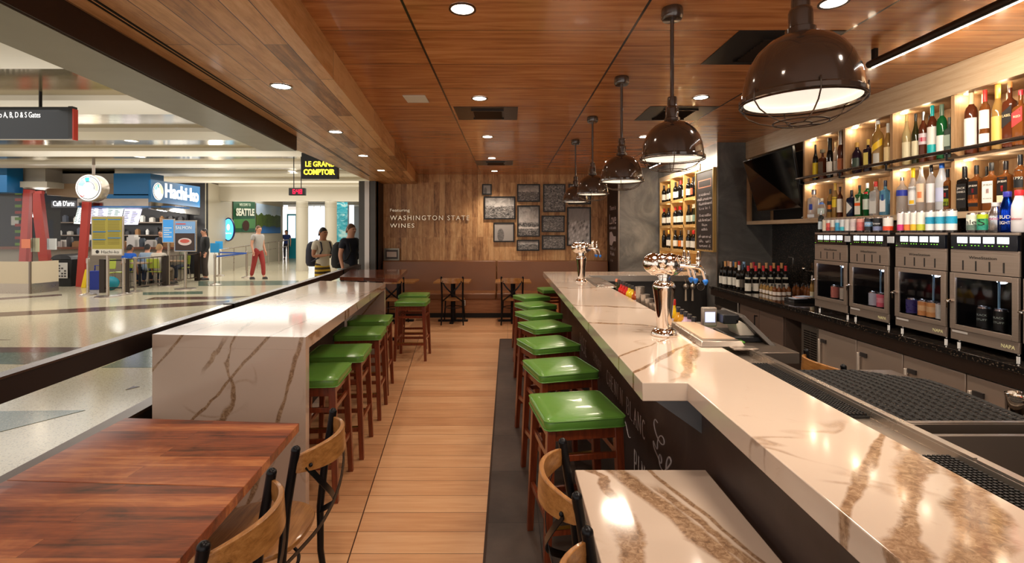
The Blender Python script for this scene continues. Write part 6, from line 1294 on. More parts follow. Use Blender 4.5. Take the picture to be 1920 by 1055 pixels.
SC1 = mat('screen_green_white', (1, 1, 1, 1), .3, emit=(.72, .9, .8, 1), es=1.1); SC2 = mat('screen_lilac', (1, 1, 1, 1), .3, emit=(.72, .68, 1, 1), es=1.2)
scr([(138, 419), (152, 420), (160, 384), (148, 383)], 15.9, SC1, 'narrow angled menu screen left of the red post'); scr([(166, 419), (195, 420), (200, 385), (168, 384)], 15.9, SC2, 'lilac lit menu screen behind the menu stand')
scr([(197, 420), (222, 420), (230, 389), (203, 387)], 15.95, SC1, 'pale green menu screen behind the menu stand'); scr([(227, 421), (256, 421), (264, 392), (234, 390)], 16.0, SC2, 'lilac menu screen right of the others')
# counters and clutter behind
BR_ = mat('counter_brown', C(110, 64, 40), .35)
cu_ = E('stand_counter', 'food stand counter with brown edge and steel base', 'counter')
pbox('counter_top', -60, 330, 463, 467, 16.3, .7, BR_, cu_); pbox('counter_front', -60, 330, 467, 527, 16.45, .4, mat('counter_front', C(150, 140, 124), .45), cu_)
bk = E('kitchen_shelving', 'cluttered steel shelving at the back of the food stand', 'shelving')
for z in (0, 1): pbox('shelf_board', 105, 350, 440-24*z, 442-24*z, 18.9, .4, STEELD, bk)
pbox('shelf_back', 105, 350, 388, 515, 19.3, .1, mat('shelf_back_dark', C(40, 40, 44), .5), bk)
rnd = random.Random(3)
for i in range(26):
    p = 108+i*9.1; hh = rnd.uniform(8, 17); c_ = rnd.choice([(200, 196, 190), (60, 60, 64), (150, 110, 70), (90, 96, 110), (222, 222, 220), (40, 38, 40), (170, 150, 110)]); z_ = i % 2
    A = px(p, 440-24*z_, 18.95); h_ = hh/907*18.95*.8; w2 = rnd.uniform(.05, .085); m = MB()
    if i % 3 == 0: m.lathe([(.001, 0), (w2*.9, 0), (w2, h_*.7), (w2*.5, h_*.85), (w2*.5, h_), (.001, h_)], (0, 0), 12)
    else: m.box(-w2, w2, -.06, .06, 0, h_*.85).box(-w2*.6, w2*.6, -.04, .04, h_*.85, h_)
    o = m.obj('kitchen_container', paint(c_), loc=(A.x, 19.08, A.z+.004)); T(o, 'small container on the food stand kitchen shelf', 'container', 'containers on the kitchen shelves of the food stand')
T(pbox('name_board', 95, 142, 376, 389, 14.6, .05, mat('name_board_grey', C(86, 88, 94), .4)), 'grey hanging board with white cafe name', 'sign')
nb = bpy.data.objects['name_board']; A = px(98, 386, 14.58); textmesh("Caffe D'arte", .22, A, (1, 0, 0), (0, 0, 1), LW, 'lettering', nb, .01, 'LEFT', width=px(139, 0, 14.58).x-A.x)
# dark decorative back wall of the cafe with coloured tags
tg = E('tag_garland', 'column of red and green tags on the dark cafe wall', 'decoration')
for k in range(9):
    c0 = px(28, 362+k*12, 19.3); MB().box(c0.x-.12, c0.x+.12, 19.42, 19.46, c0.z-.05, c0.z+.06).obj('tag', paint((170, 50, 40) if k % 2 else (110, 150, 40)), tg)
T(pbox('notice_paper', 21, 34, 405, 422, 19.46, .04, WHITE), 'white framed paper on the dark cafe wall', 'notice')
cs = E('round_red_sign', 'round red drink sign on the cafe wall', 'sign'); c0 = px(66, 420, 19.49); MB().lathe([(.001, 0), (.14, 0), (.14, .03), (.001, .03)], (0, 0), 24).obj('disc', paint((190, 40, 34)), cs, loc=c0).rotation_euler.x = PI/2
textmesh('Coca-Cola', .06, c0+Vector((-.11, -.035, -.02)), (1, 0, 0), (0, 0, 1), paint((240, 235, 230)), 'lettering', cs, .004, 'LEFT', width=.22)
for i, (a, b, D) in enumerate((((53, 355), (42, 500), 15.5), ((74, 358), (90, 495), 15.2), ((163, 378), (151, 532), 14.9), ((60, 356), (57, 430), 16.2))):
    A = px(a[0], a[1], D); B = px(b[0], b[1], D); B.z = 0
    T(MB().bar(A, B, .22 if i != 3 else .12, .10, (0, 1, 0)).obj('slanted_red_post', paint((176, 60, 50))), ['red slanted post farthest left behind the glass', 'red slanted post leaning right beside the round red sign', 'red slanted post beside the black bin', 'thin dark red post behind the leaning one'][i], 'post')
# low wall with glass
lw = E('low_wall', 'cream low wall with steel skirt and glass screen on top', 'low wall')
q = [px(-70, 0, 13.4), px(57, 0, 13.2), px(110, 0, 13.9)]
CRW = mat('cream_laminate', C(206, 190, 164), .4)
for a, b in ((q[0], q[1]), (q[1], q[2])):
    d_ = Vector((b.y-a.y, a.x-b.x, 0)).normalized()*.12; d_ = -d_ if d_.y < 0 else d_
    def wallseg(z0, z1, m, nm, k=1.0, o_=0):
        A, B = Vector((a.x, a.y, 0)), Vector((b.x, b.y, 0)); s_ = d_*k
        return MB().hexa([A-d_*o_+Vector((0, 0, z0)), B-d_*o_+Vector((0, 0, z0)), B+s_+Vector((0, 0, z0)), A+s_+Vector((0, 0, z0)), A-d_*o_+Vector((0, 0, z1)), B-d_*o_+Vector((0, 0, z1)), B+s_+Vector((0, 0, z1)), A+s_+Vector((0, 0, z1))]).obj(nm, m, lw)
    wallseg(.27, .87, CRW, 'panel'); wallseg(0, .27, STEEL, 'steel_skirt', 1, .06)
    MB().hexa([Vector((a.x, a.y+.05, .87)), Vector((b.x, b.y+.05, .87)), Vector((b.x, b.y+.062, .87)), Vector((a.x, a.y+.062, .87)), Vector((a.x, a.y+.05, 2.75)), Vector((b.x, b.y+.05, 2.75)), Vector((b.x, b.y+.062, 2.75)), Vector((a.x, a.y+.062, 2.75))]).obj('glass_screen', DOORG, lw)
MB().tube([(q[1].x, q[1].y-.01, 0), (q[1].x, q[1].y-.01, .87)], .03, 8).obj('corner_post', STEELD, lw)
T(pbox('paper_notice', 58, 73, 446, 472, 13.325, .02, paint((186, 180, 150))), 'pale notice taped to the glass corner', 'notice'); T(pbox('paper_notice', 88, 103, 447, 468, 13.66, .06, paint((206, 206, 206))), 'white dispenser box on the glass screen', 'box')
T(pbox('paper_notice', 40, 56, 448, 465, 13.22, .02, paint((220, 130, 100))), 'orange and white notice on the glass screen', 'notice')
# bin
A, B = px(112, 533, 15.2), px(150, 476, 15.2); w_ = (B.x-A.x)/2
bn = E('waste_bin', 'black waste bin with domed lid and posted notice', 'bin', ((A.x+B.x)/2, 15.2, 0))
MB().hexa([(-w_*.86, -.25, 0), (w_*.86, -.25, 0), (w_*.86, .25, 0), (-w_*.86, .25, 0), (-w_, -.3, .84), (w_, -.3, .84), (w_, .3, .84), (-w_, .3, .84)]).obj('body', BLACKP, bn, bevel=.02)
m = MB(); m.loft([[(-w_*1.04*math.cos(t), yy, .84+.16*math.sin(t)) for t in [PI*k/12 for k in range(13)]] for yy in (-.32, .32)]); m.obj('domed_lid', mat('bin_lid', C(40, 40, 44), .35), bn)
o = MB().box(-.2, .2, -.305, -.295, .26, .74).obj('poster', paint((206, 202, 196)), bn); m = MB(); [m.box(-.17+.09*(i % 4), -.11+.09*(i % 4), -.309, -.305, .30+.08*(i//4), .35+.08*(i//4)) for i in range(18) if i % 5]; m.obj('poster_print', paint((70, 66, 64)), bn)
T(MB().hexa([(-.07, -.12, 0), (.07, -.12, 0), (.07, .12, 0), (-.07, .12, 0), (-.03, -.02, .55), (.03, -.02, .55), (.03, .02, .55), (-.03, .02, .55)]).obj('wet_floor_sign', paint((226, 190, 30)), loc=(px(162, 0, 14.7).x, 14.7, 0), bevel=.01), 'yellow wet floor sign beside the black bin', 'floor sign')
# menu stand with posters
def stand(p0, p1, yt, yb, D, lab, board, base=True):
    A, B = px(p0, yb, D), px(p1, yt, D); s_ = E('menu_stand', lab, 'sign stand', ((A.x+B.x)/2, D, 0)); w_ = (B.x-A.x)/2
    MB().box(-w_, w_, 0, .04, A.z, B.z).obj('frame', STEEL, s_, bevel=.006)
    MB().box(-w_+.03, w_-.03, -.004, 0, A.z+.03, B.z-.03).obj('poster', board, s_)
    if base: MB().tube([(0, .02, 0), (0, .02, A.z)], .035, 12).obj('pole', STEEL, s_); MB().lathe([(.001, 0), (.28, 0), (.27, .02), (.05, .03), (.001, .03)], (0, .02), 24).obj('base', STEELD, s_)
    return s_, A, B, w_
s_, A, B, w_ = stand(171, 231, 405, 479, 12.6, 'steel menu stand with yellow-green menu poster', paint((156, 144, 62)))
m = MB()
for k in range(17):
    z = B.z-.1-k*.042
    if z < A.z+.26: break
    for x0 in (-w_+.06, .02): m.box(x0, x0+w_*.72, -.007, -.004, z, z+.012)
m.obj('menu_text', paint((120, 106, 40)), s_); m = MB(); [m.box(x0, x0+w_*.8, -.009, -.005, B.z-dz, B.z-dz+.025) for x0, dz in ((-w_+.05, .10), (.02, .10), (-w_+.05, .42), (.02, .40), (-w_+.05, .62), (.02, .58))]; m.obj('menu_heading', paint((60, 120, 170)), s_)
MB().box(-w_+.03, w_-.03, -.006, -.004, A.z+.03, A.z+.17).obj('footer', paint((206, 200, 190)), s_); textmesh('Hachi-ko', .11, (-w_*.35, -.008, A.z+.06), (1, 0, 0), (0, 0, 1), paint((40, 36, 36)), 'lettering', s_, .002, 'LEFT', width=w_*1.1)
MB().lathe([(.001, 0), (.045, 0), (.045, .004), (.001, .004)], (0, 0), 16).obj('footer_mark', paint((40, 36, 36)), s_, loc=(-w_*.6, -.008, A.z+.10)).rotation_euler.x = PI/2
s_, A, B, w_ = stand(326, 368, 413, 472, 14.3, 'poster stand picturing a salmon dish', paint((120, 160, 206)))
MB().box(-w_+.04, w_-.04, -.006, -.004, A.z+.04, A.z+.55).obj('dish_picture', mat('dish_dark', C(60, 46, 44), .5, bump=.2), s_); MB().lathe([(.001, 0), (.2, 0), (.2, .005), (.001, .005)], (0, 0), 20, sy=.55).obj('plate_picture', paint((206, 190, 186)), s_, loc=(0, -.008, A.z+.3)).rotation_euler.x = PI/2
MB().lathe([(.001, 0), (.14, 0), (.14, .005), (.001, .005)], (0, 0), 20, sy=.4).obj('salmon_picture', paint((190, 90, 80)), s_, loc=(0, -.016, A.z+.32)).rotation_euler.x = PI/2
textmesh('SALMON', .13, (-w_+.06, -.008, B.z-.26), (1, 0, 0), (0, 0, 1), paint((236, 236, 236)), 'lettering', s_, .002, 'LEFT', width=w_*1.4); MB().box(-w_+.06, .02, -.008, -.004, B.z-.12, B.z-.09).obj('headline', paint((206, 70, 50)), s_)
s_, A, B, w_ = stand(304, 327, 410, 455, 15.2, 'blue poster stand behind the salmon poster', mat('blue_poster', C(50, 130, 200), .4, emit=(.1, .4, .8, 1), es=.35)); m = MB(); [m.box(-w_+.06, w_-.08*(k % 2+1), -.008, -.004, B.z-.3-.07*k, B.z-.275-.07*k) for k in range(5)]; m.obj('poster_text', paint((220, 226, 230)), s_)
# round blue sign on the beige wall
wq = onwall(427.5, 430); c0 = wq+Vector((.12, -.12, 0)); rs = E('round_blue_sign', 'round lit blue sign on the edge of the beige wall', 'sign', c0)
MB().lathe([(.001, -.06), (.24, -.06), (.25, .06), (.001, .06)], (0, 0), 32, sy=2.1).obj('disc', mat('sign_navy', C(30, 34, 90), .3), rs).rotation_euler = (PI/2, 0, 0)
MB().lathe([(.001, .061), (.225, .061), (.225, .066), (.001, .066)], (0, 0), 32, sy=2.1).obj('face', mat('sign_lit_blue', C(60, 170, 230), .3, emit=(.12, .55, .95, 1), es=1.3), rs).rotation_euler = (PI/2, 0, 0)
MB().lathe([(.001, .067), (.07, .067), (.07, .07), (.001, .07)], (0, 0), 20, sy=2.0).obj('emblem', LW, rs, loc=(0, 0, .10)).rotation_euler = (PI/2, 0, 0)
textmesh('Hachi-ko', .11, (0, -.075, -.2), (1, 0, 0), (0, 0, 1), LW, 'lettering', rs, .002, 'CENTER', width=.3)
# hanging round sign with badge
c0 = px(166, 352, 12.6); hs = E('round_hanging_sign', 'round lit sign with swirl badge hung from the ceiling', 'sign', c0)
m = MB().lathe([(.001, 0), (.345, 0), (.35, .01), (.35, .24), (.345, .25), (.001, .25)], (0, 0), 40); m.xf(Matrix.Rotation(-PI/2, 4, 'X')); m.obj('drum', STEEL, hs)
MB().tube([(.03, .12, .35), (.03, .12, CH-c0.z+.02)], .035, 10).obj('hanger', STEELD, hs)
b_ = E('tmp', 'x', 'x'); roundel(Vector((0, -.004, 0)), .335, (1, 0, 0), hs); bpy.data.objects.remove(b_)

# stanchions
def stanchion(p, yb, lab, tag=None, h=.97):
    b = pz(p, yb, 0); s_ = E('queue_post', lab, 'queue barrier', (b.x, b.y, 0))
    MB().lathe([(.001, 0), (.19, 0), (.19, .012), (.16, .03), (.05, .05), (.035, .06), (.001, .06)], (0, 0), 28).obj('base', STEEL, s_)
    MB().lathe([(.033, .05), (.033, h-.12), (.042, h-.12), (.042, h), (.036, h+.015), (.001, h+.015)], (0, 0), 16).obj('post', STEEL, s_)
    if tag: MB().box(-.14, .14, -.02, .0, h+.06, h+.36).obj('sign_holder', mat('sign_lit_cyan', C(40, 140, 200), .4), s_); MB().box(-.008, .008, -.012, -.004, h, h+.08).obj('holder_stem', STEEL, s_)
    return b
a = stanchion(165, 553, 'steel queue post left of the menu stand'); b = stanchion(232, 552, 'steel queue post right of the menu stand'); c_ = stanchion(253, 547, 'steel queue post at the start of the dining rail')
d_ = stanchion(403, 534, 'steel queue post with small blue sign', True); e_ = stanchion(411, 517, 'second queue post with blue sign behind the first', True); f_ = stanchion(463, 520, 'queue post beside the walking traveller')
for i, (u_, v_) in enumerate(((d_, f_), (e_, f_))): T(MB().bar((u_.x, u_.y, .9), (v_.x, v_.y, .9), .01, .05).obj('blue_queue_belt', paint((30, 80, 170))), ['nearer blue belt between queue posts', 'farther blue belt between queue posts'][i], 'belt')
# dining rail
dr_ = E('dining_rail', 'low dark rail fencing the food stand seating', 'railing')
P_ = [pz(236, 549, 0), pz(310, 536, 0), pz(370, 526, 0)]
for p in P_: MB().box(p.x-.07, p.x+.07, p.y-.05, p.y+.05, 0, .95).obj('post', mat('rail_dark', C(50, 40, 34), .4, .4), dr_)
for u_, v_ in zip(P_[:-1], P_[1:]):
    for z in (.93, .12): MB().tube([(u_.x, u_.y, z), (v_.x, v_.y, z)], .018, 8).obj('rail_bar', mat('rail_bar', C(80, 64, 54), .35, .6), dr_)
    for k in range(1, 9): p = u_.lerp(v_, k/9); MB().tube([(p.x, p.y, .12), (p.x, p.y, .93)], .007, 6).obj('baluster', BLK, dr_)
P2 = [pz(176, 551, 0), pz(236, 549, 0)]
for z in (.9, .13): MB().tube([(P2[0].x, P2[0].y+.3, z), (P2[1].x, P2[1].y+.1, z)], .018, 8).obj('rail_bar', BLK, dr_)
MB().box(P2[0].x-.07, P2[0].x+.07, P2[0].y+.25, P2[0].y+.35, 0, .93).obj('post', mat('rail_dark', C(50, 40, 34), .4, .4), dr_)
for i in range(13):
    p = 112+i*17; A = px(p, 463, 16.6); c_ = [(196, 190, 184), (54, 52, 54), (150, 110, 70), (210, 206, 200), (60, 70, 80)][i % 5]; h_ = (.24, .34, .2, .42, .3)[i % 5]; m = MB()
    if i % 2: m.lathe([(.001, 0), (.09, 0), (.1, h_*.8), (.07, h_), (.001, h_)], (0, 0), 14)
    else: m.box(-.14, .14, -.12, .12, 0, h_*.8).box(-.1, .1, -.1, .1, h_*.8, h_)
    T(m.obj('counter_appliance', paint(c_), loc=(A.x, 16.65, A.z+.005)), 'pot or appliance in the row on the food stand counter', 'appliance', 'pots and appliances along the food stand counter')
# dining chairs and tables
LIME = mat('lime_shell', C(160, 170, 60), .4)
def dchair(x, y, rz, lab):
    c = E('dining_chair', lab, 'chair', (x, y, 0), rz)
    MB().box(-.21, .21, -.2, .2, .44, .465).obj('seat', LIME, c, bevel=.01); MB().hexa([(-.2, .19, .56), (.2, .19, .56), (.2, .215, .56), (-.2, .215, .56), (-.19, .25, .86), (.19, .25, .86), (.19, .27, .86), (-.19, .27, .86)]).obj('backrest', LIME, c, bevel=.008)
    for sx in (-1, 1): MB().tube([(sx*.2, -.2, 0), (sx*.17, -.16, .44)], .011, 8).obj('leg', STEEL, c); MB().tube([(sx*.2, .24, 0), (sx*.18, .18, .44), (sx*.18, .24, .7)], .011, 8).obj('leg', STEEL, c)
def dtable(x, y, lab):
    t = E('dining_table', lab, 'table', (x, y, 0)); MB().box(-.35, .35, -.35, .35, .72, .75).obj('table_top', mat('dining_top', C(150, 120, 90), .35), t, bevel=.004); MB().tube([(0, 0, .02), (0, 0, .72)], .035, 12).obj('pedestal', BLK, t); MB().lathe([(.001, 0), (.24, 0), (.24, .015), (.001, .02)], (0, 0), 24).obj('base', BLK, t)
X_ = lambda p, D: (p-CX)/F*D
dtable(X_(262, 14.9), 14.9, 'dining table beyond the rail, next to the menu stand'); dtable(X_(318, 15.9), 15.9, 'dining table between the seated diners')
dchair(X_(297, 15.2), 15.2, PI, 'lime dining chair under the diner in white'); dchair(X_(196, 14.5), 14.5, .3, 'lime dining chair behind the menu stand pole'); dchair(X_(228, 14.9), 14.9, -.2, 'lime dining chair near the right queue post'); dchair(X_(338, 16.7), 16.7, 0, 'lime dining chair under the diner in grey')
T(MB().box(-.2, .2, -.12, .12, 0, .55).box(-.12, -.1, -.02, .02, .55, .7).box(.1, .12, -.02, .02, .55, .7).box(-.12, .12, -.02, .02, .69, .71).obj('blue_suitcase', paint((24, 44, 130)), loc=(X_(185, 14.2), 14.2, 0), bevel=.01), 'blue suitcase on the floor behind the menu stand', 'suitcase')
T(MB().ball((0, 0, .2), .2, 8, 1.0).obj('teal_bag', paint((20, 130, 150)), loc=(X_(208, 14.0), 14.0, 0)), 'teal bag on the floor beside the lime chairs', 'bag')
T(pbox('white_counter_end', 385, 401, 467, 515.2, 19.0, .5, WHITE), 'white counter end beside the queue posts', 'counter')

# ================================================================ PEOPLE
SKIN = mat('skin_light', C(206, 150, 122), .5); SKIN2 = mat('skin_tan', C(170, 116, 86), .5)
def skinned(name, chains, m, par, sub=1):
    verts, edges, rad, idx = [], [], [], {}
    for ch in chains:
        prev = None
        for (co, r) in ch:
            k = tuple(round(c, 4) for c in co)
            if k not in idx: idx[k] = len(verts); verts.append(co); rad.append(r)
            i = idx[k]
            if prev is not None and prev != i: edges.append((prev, i))
            prev = i
    me = bpy.data.meshes.new(name); me.from_pydata(verts, edges, []); me.materials.append(m)
    o = bpy.data.objects.new(name, me); COL.objects.link(o); o.parent = par
    mod = o.modifiers.new('skin', 'SKIN'); mod.use_smooth_shade = True
    if not me.skin_vertices: me.skin_vertices.new() if hasattr(me.skin_vertices, 'new') else None
    for i, sv in enumerate(me.skin_vertices[0].data):
        r = rad[i]; sv.radius = r if isinstance(r, tuple) else (r, r); sv.use_root = (i == 0)
    o.modifiers.new('sub', 'SUBSURF').levels = sub; o.modifiers['sub'].render_levels = sub
    return o
def person(x, y, rz, h, lab, top, bottom, hair, skin=SKIN, seated=False, armL=None, armR=None, walk=0, shorts=False, sleeves='short', z=0, hold=None):
    """faces local -y"""
    k = h/1.75; P = E('person', lab, 'person', (x, y, z), rz); s = lambda p: (p[0]*k, p[1]*k, p[2]*k)
    pz_ = .50/k if seated else .95
    hip = (0, 0, pz_); sp = (0, .0, pz_+.2); chest = (0, .01, pz_+.40); nk = (0, -.005, pz_+.535); nk2 = (0, -.02, pz_+.60); hd = (0, -.03, pz_+.68); hd2 = (0, -.02, pz_+.76)
    sh_ = lambda q: (q*.175, .01, pz_+.47)
    def arm(q, spec):
        el, wr = spec if spec else ((q*.23, .03, pz_+.20), (q*.24, -.05, pz_-.04))
        return el, wr
    legs = {}
    for q in (-1, 1):
        if seated: legs[q] = [(q*.09, -.02, pz_-.02), (q*.12, -.42, pz_), (q*.12, -.40, .08/k), (q*.12, -.54, .03/k)]
        else:
            f = q*walk; legs[q] = [(q*.09, 0, pz_-.04), (q*.1, -.10*f-.015, .50), (q*.1, -.18*f+.03, .085), (q*.11, -.18*f-.11, .03)]
    ch = [[(s(hip), (.115*k, .09*k)), (s(sp), (.10*k, .078*k)), (s(chest), (.125*k, .09*k)), (s(nk), (.072*k, .068*k)), (s(nk2), (.062*k, .064*k)), (s(hd), (.094*k, .108*k)), (s(hd2), (.086*k, .100*k))]]
    arms = {}
    for q, sp_ in ((-1, armL), (1, armR)):
        el, wr = arm(q, sp_); arms[q] = (el, wr); d = (Vector(wr)-Vector(el)).normalized(); pal = Vector(wr)+d*.055; side = Vector((0, 1, 0)) if abs(d.y) < .7 else Vector((1, 0, 0)); side = (side-d*side.dot(d)).normalized()
        ch.append([(s(chest), (.125*k, .09*k)), (s(sh_(q)), (.062*k, .062*k)), (s(el), (.042*k, .042*k)), (s(wr), (.028*k, .028*k)), (s(pal), (.036*k, .022*k))])
        for j, (ln, o_) in enumerate(((.068, -.028), (.078, -.009), (.073, .01), (.058, .028))):
            b_ = pal+side*o_*1.0+d*.02; t_ = b_+d*ln*.6; e2 = t_+(d*.5+d.cross(side)*.35*q).normalized()*ln*.45
            ch.append([(s(pal), (.036*k, .022*k)), (s(b_), (.0095*k,)*2), (s(t_), (.009*k,)*2), (s(e2), (.008*k,)*2)])
        tb = pal-side*.035-d*.03; ch.append([(s(pal), (.036*k, .022*k)), (s(tb), (.011*k,)*2), (s(tb-side*.02+d*.035), (.009*k,)*2)])
    for q in (-1, 1):
        l = legs[q]; ch.append([(s(hip), (.115*k, .09*k)), (s(l[0]), (.084*k, .084*k)), (s(l[1]), (.058*k, .058*k)), (s(l[2]), (.038*k, .038*k)), (s(l[3]), (.032*k, .028*k))])
    body = skinned('body', ch, skin, P, 2)
    # shirt
    t = [[(s((hip[0], hip[1], hip[2]-.07)), (.172*k, .142*k)), (s((hip[0], hip[1], hip[2]+.06)), (.162*k, .13*k)), (s(sp), (.152*k, .122*k)), (s(chest), (.168*k, .128*k)), (s((0, 0, pz_+.53)), (.088*k, .084*k))]]
    for q in (-1, 1):
        el, wr = arms[q]; S_ = Vector(sh_(q)); E_ = Vector(el); W2_ = Vector(wr)
        c2 = [(s(chest), (.168*k, .128*k)), (s(tuple(S_)), (.078*k, .078*k))]
        if sleeves == 'short': c2.append((s(tuple(S_.lerp(E_, .6))), (.066*k, .066*k)))
        else: c2 += [(s(tuple(E_)), (.058*k, .058*k)), (s(tuple(E_.lerp(W2_, .9))), (.04*k, .04*k))]
        t.append(c2)
    skinned('shirt' if sleeves == 'short' else 'jacket', t, top, P, 1)
    t = [[(s((0, 0, pz_+.14)), (.138*k, .108*k)), (s((hip[0], hip[1], hip[2]-.03)), (.158*k, .128*k))]]
    for q in (-1, 1):
        l = [Vector(v) for v in legs[q]]; c2 = [(s((hip[0], hip[1], hip[2]-.03)), (.158*k, .128*k)), (s(tuple(l[0])), (.108*k, .108*k))]
        if shorts: c2.append((s(tuple(l[0].lerp(l[1], .85))), (.092*k, .092*k)))
        else: c2 += [(s(tuple(l[1])), (.078*k, .078*k)), (s(tuple(l[1].lerp(l[2], .95))), (.062*k, .062*k))]
        t.append(c2)
    skinned('shorts' if shorts else 'trousers', t, bottom, P, 1)
    for q in (-1, 1):
        a_, b_ = Vector(s(legs[q][2])), Vector(s(legs[q][3])); m = MB(); m.lathe([(.001, 0), (.045, 0), (.05, .02), (.042, .07), (.03, .09), (.001, .095)], (0, 0), 14, sy=2.5); m.obj('shoe', paint((60, 56, 54)), P, loc=((a_.x+b_.x)/2, (a_.y+b_.y)/2+.02, 0))
    # head details
    H = Vector(s((0, -.028, pz_+.70)))
    m = MB()
    rings = []
    for i in range(9):
        a_ = PI*.5*i/8; zz = math.sin(a_); rr = math.cos(a_); rings.append([(H.x+.090*k*rr*math.cos(t_), H.y+.022*k+.102*k*rr*math.sin(t_), H.z+.01*k+(.108*k*zz if math.sin(t_) < -.2 else .108*k*zz-.075*k*(1-zz)*min(1, (math.sin(t_)+.2)*1.6))) for t_ in [2*PI*j/20 for j in range(20)]])
    m.loft(rings); m.obj('hair', hair, P)
    for q in (-1, 1):
        MB().ball((q*.031*k, H.y-.083*k, H.z+.004*k), .0105*k, 6).obj('eye', paint((36, 28, 26)), body); MB().lathe([(.001, -.028*k), (.012*k, -.02*k), (.016*k, 0), (.012*k, .024*k), (.001, .03*k)], (q*.083*k, H.y+.012*k, H.z-.002*k), 8).obj('ear', skin, body)
    MB().add([(-.012*k, H.y-.082*k, H.z-.028*k), (.012*k, H.y-.082*k, H.z-.028*k), (0, H.y-.108*k, H.z-.024*k), (0, H.y-.084*k, H.z+.014*k)], [(0, 1, 2), (0, 2, 3), (1, 3, 2), (0, 3, 1)]).obj('nose', skin, body); MB().box(-.022*k, .022*k, H.y-.086*k, H.y-.078*k, H.z-.052*k, H.z-.045*k).obj('mouth', paint((150, 70, 66)), body)
    return P, k, arms, pz_
HB1, HB2, HB3 = mat('hair_brown', C(96, 62, 40), .6), mat('hair_dark', C(34, 28, 26), .6), mat('hair_tan', C(150, 116, 76), .6)
def fabric(nm, c): return mat(nm, C(*c), .8, bump=.1, bscale=25)
def backpack(P, k, pz_, lab, yy=.2, c_=(26, 26, 28)):
    b = E('backpack', lab, 'backpack', P.location.copy(), P.rotation_euler.z); M_ = fabric('pack_%d' % c_[0], c_)
    MB().lathe([(.001, -.28), (.10, -.28), (.155, -.24), (.17, -.1), (.165, .08), (.14, .2), (.08, .26), (.001, .27)], (0, yy+.10, pz_+.26), 20, p=3, sy=.75).obj('main_bag', M_, b)
    MB().lathe([(.001, -.2), (.09, -.19), (.12, -.12), (.12, .0), (.08, .06), (.001, .07)], (0, yy+.20, pz_+.18), 16, p=3, sy=.5).obj('front_pocket', fabric('pack_pocket', (38, 38, 42)), b)
    for q in (-1, 1): MB().tube([(q*.09, yy+.02, pz_+.48), (q*.11, .05, pz_+.56), (q*.115, -.10, pz_+.50), (q*.12, -.14, pz_+.35), (q*.15, -.06, pz_+.18), (q*.13, yy+.02, pz_+.08)], .016, 8).obj('shoulder_strap', M_, b)
    return b
P, k, ar, z_ = person(px(657, 0, 9.95).x, 9.95, math.radians(62), 1.84, 'man with black backpack seen from behind, beside the pillar', fabric('navy_shirt', (30, 32, 44)), fabric('grey_shorts', (110, 108, 104)), HB1, shorts=True, armR=((.26, -.05, 1.15), (.14, -.27, 1.12)))
backpack(P, k, z_, 'black backpack on the back of the man in navy')
P, k, ar, z_ = person(px(605, 0, 10.5).x, 10.5, math.radians(58), 1.77, 'traveller in white t-shirt and striped shorts holding a cup', fabric('white_tee', (206, 196, 176)), None or NT('striped_cloth', .8).m, HB2, SKIN2, shorts=True, armL=((-.25, -.02, 1.15), (-.13, -.28, 1.18)), armR=((.25, -.02, 1.15), (.13, -.28, 1.18)))
n_ = MATS['striped_cloth']; nn = NT('striped_cloth2', .8); wv_ = nn.math('PINGPONG', nn.xyz[2], .045); nn.color(nn.mix(nn.math('GREATER_THAN', wv_, .024), C(70, 56, 40), C(214, 176, 50)))
for o in P.children:
    if o.name.startswith('shorts'): o.data.materials[0] = nn.m
backpack(P, k, z_, 'dark backpack worn by the traveller in white t-shirt', .2, (44, 44, 56))
cp = E('paper_cup', 'white lidded cup held by the traveller in white t-shirt', 'cup', P.matrix_basis @ Vector((0, -.36, 1.18)))
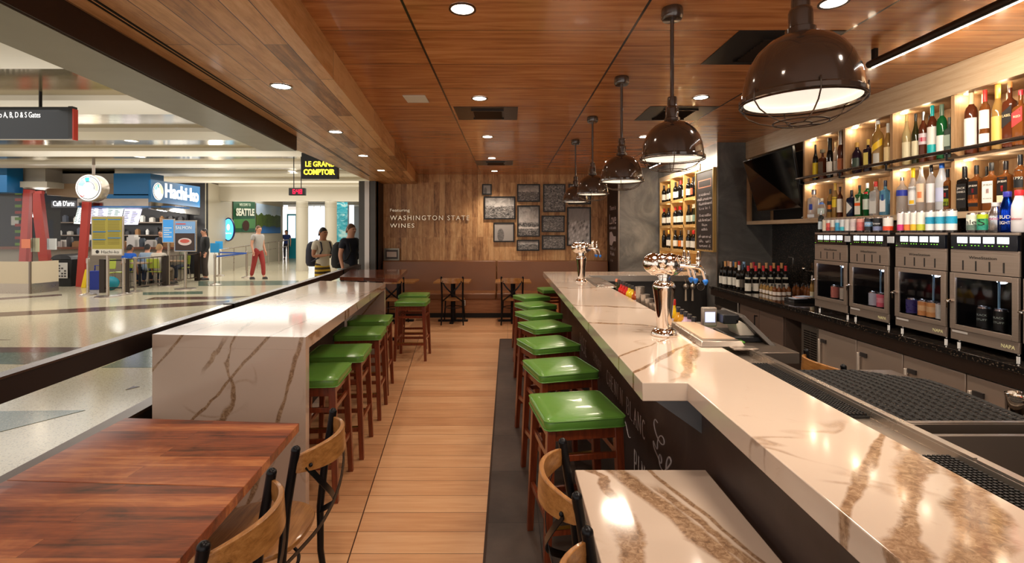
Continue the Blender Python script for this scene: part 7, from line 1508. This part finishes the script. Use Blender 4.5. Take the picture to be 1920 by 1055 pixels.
MB().lathe([(.001, -.05), (.03, -.05), (.04, .07), (.001, .07)], (0, 0), 16).obj('cup_body', WHITE, cp); MB().lathe([(.001, .07), (.043, .07), (.043, .08), (.036, .085), (.001, .086)], (0, 0), 16).obj('lid', paint((230, 228, 224)), cp)
person(px(484, 0, 17.3).x, 17.3, math.radians(70), 1.9, 'traveller in grey top and red trousers walking through the concourse', fabric('grey_tee', (168, 162, 156)), fabric('red_trousers', (150, 50, 46)), HB1, walk=.9)
person(px(384, 0, 17.0).x, 17.0, math.radians(-40), 1.8, 'person in dark jacket standing at the white counter end', fabric('dark_jacket', (40, 40, 40)), fabric('brown_trousers', (70, 60, 54)), HB2, sleeves='long')
person(px(537, 0, 30).x, 30, math.radians(10), 1.8, 'distant person in blue shirt near the lit screen', fabric('blue_shirt', (36, 56, 120)), fabric('dark_trousers', (40, 40, 50)), HB2)
person(px(298, 0, 15.2).x, 15.2, PI, 1.75, 'seated diner in white shirt seen from behind', fabric('cream_shirt', (200, 190, 176)), fabric('khaki', (120, 104, 84)), HB3, seated=True)
person(px(338, 0, 16.7).x, 16.7, 0, 1.72, 'seated diner in grey-green t-shirt facing the rail', fabric('sage_tee', (140, 144, 130)), fabric('dark_jeans', (50, 54, 66)), HB1, seated=True, armL=((-.24, -.1, .5+.2), (-.12, -.34, .5+.22)), armR=((.24, -.1, .5+.2), (.12, -.34, .5+.22)))
person(px(243, 0, 15.3).x, 15.3, math.radians(172), 1.7, 'seated diner in bright blue shirt beyond the menu stand', fabric('bright_blue', (30, 90, 190)), fabric('denim', (50, 60, 90)), HB2, SKIN2, seated=True)
person(px(276, 0, 15.6).x, 15.6, math.radians(186), 1.72, 'seated diner in light blue jacket at the counter', fabric('light_blue', (150, 170, 190)), fabric('denim2', (60, 66, 84)), HB2, seated=True, sleeves='long')
person(px(303, 0, 18.1).x, 18.1, 0, 1.75, 'attendant in dark blue behind the food counter', fabric('dark_blue_top', (36, 50, 76)), fabric('black_trousers', (30, 30, 34)), HB2, SKIN2)
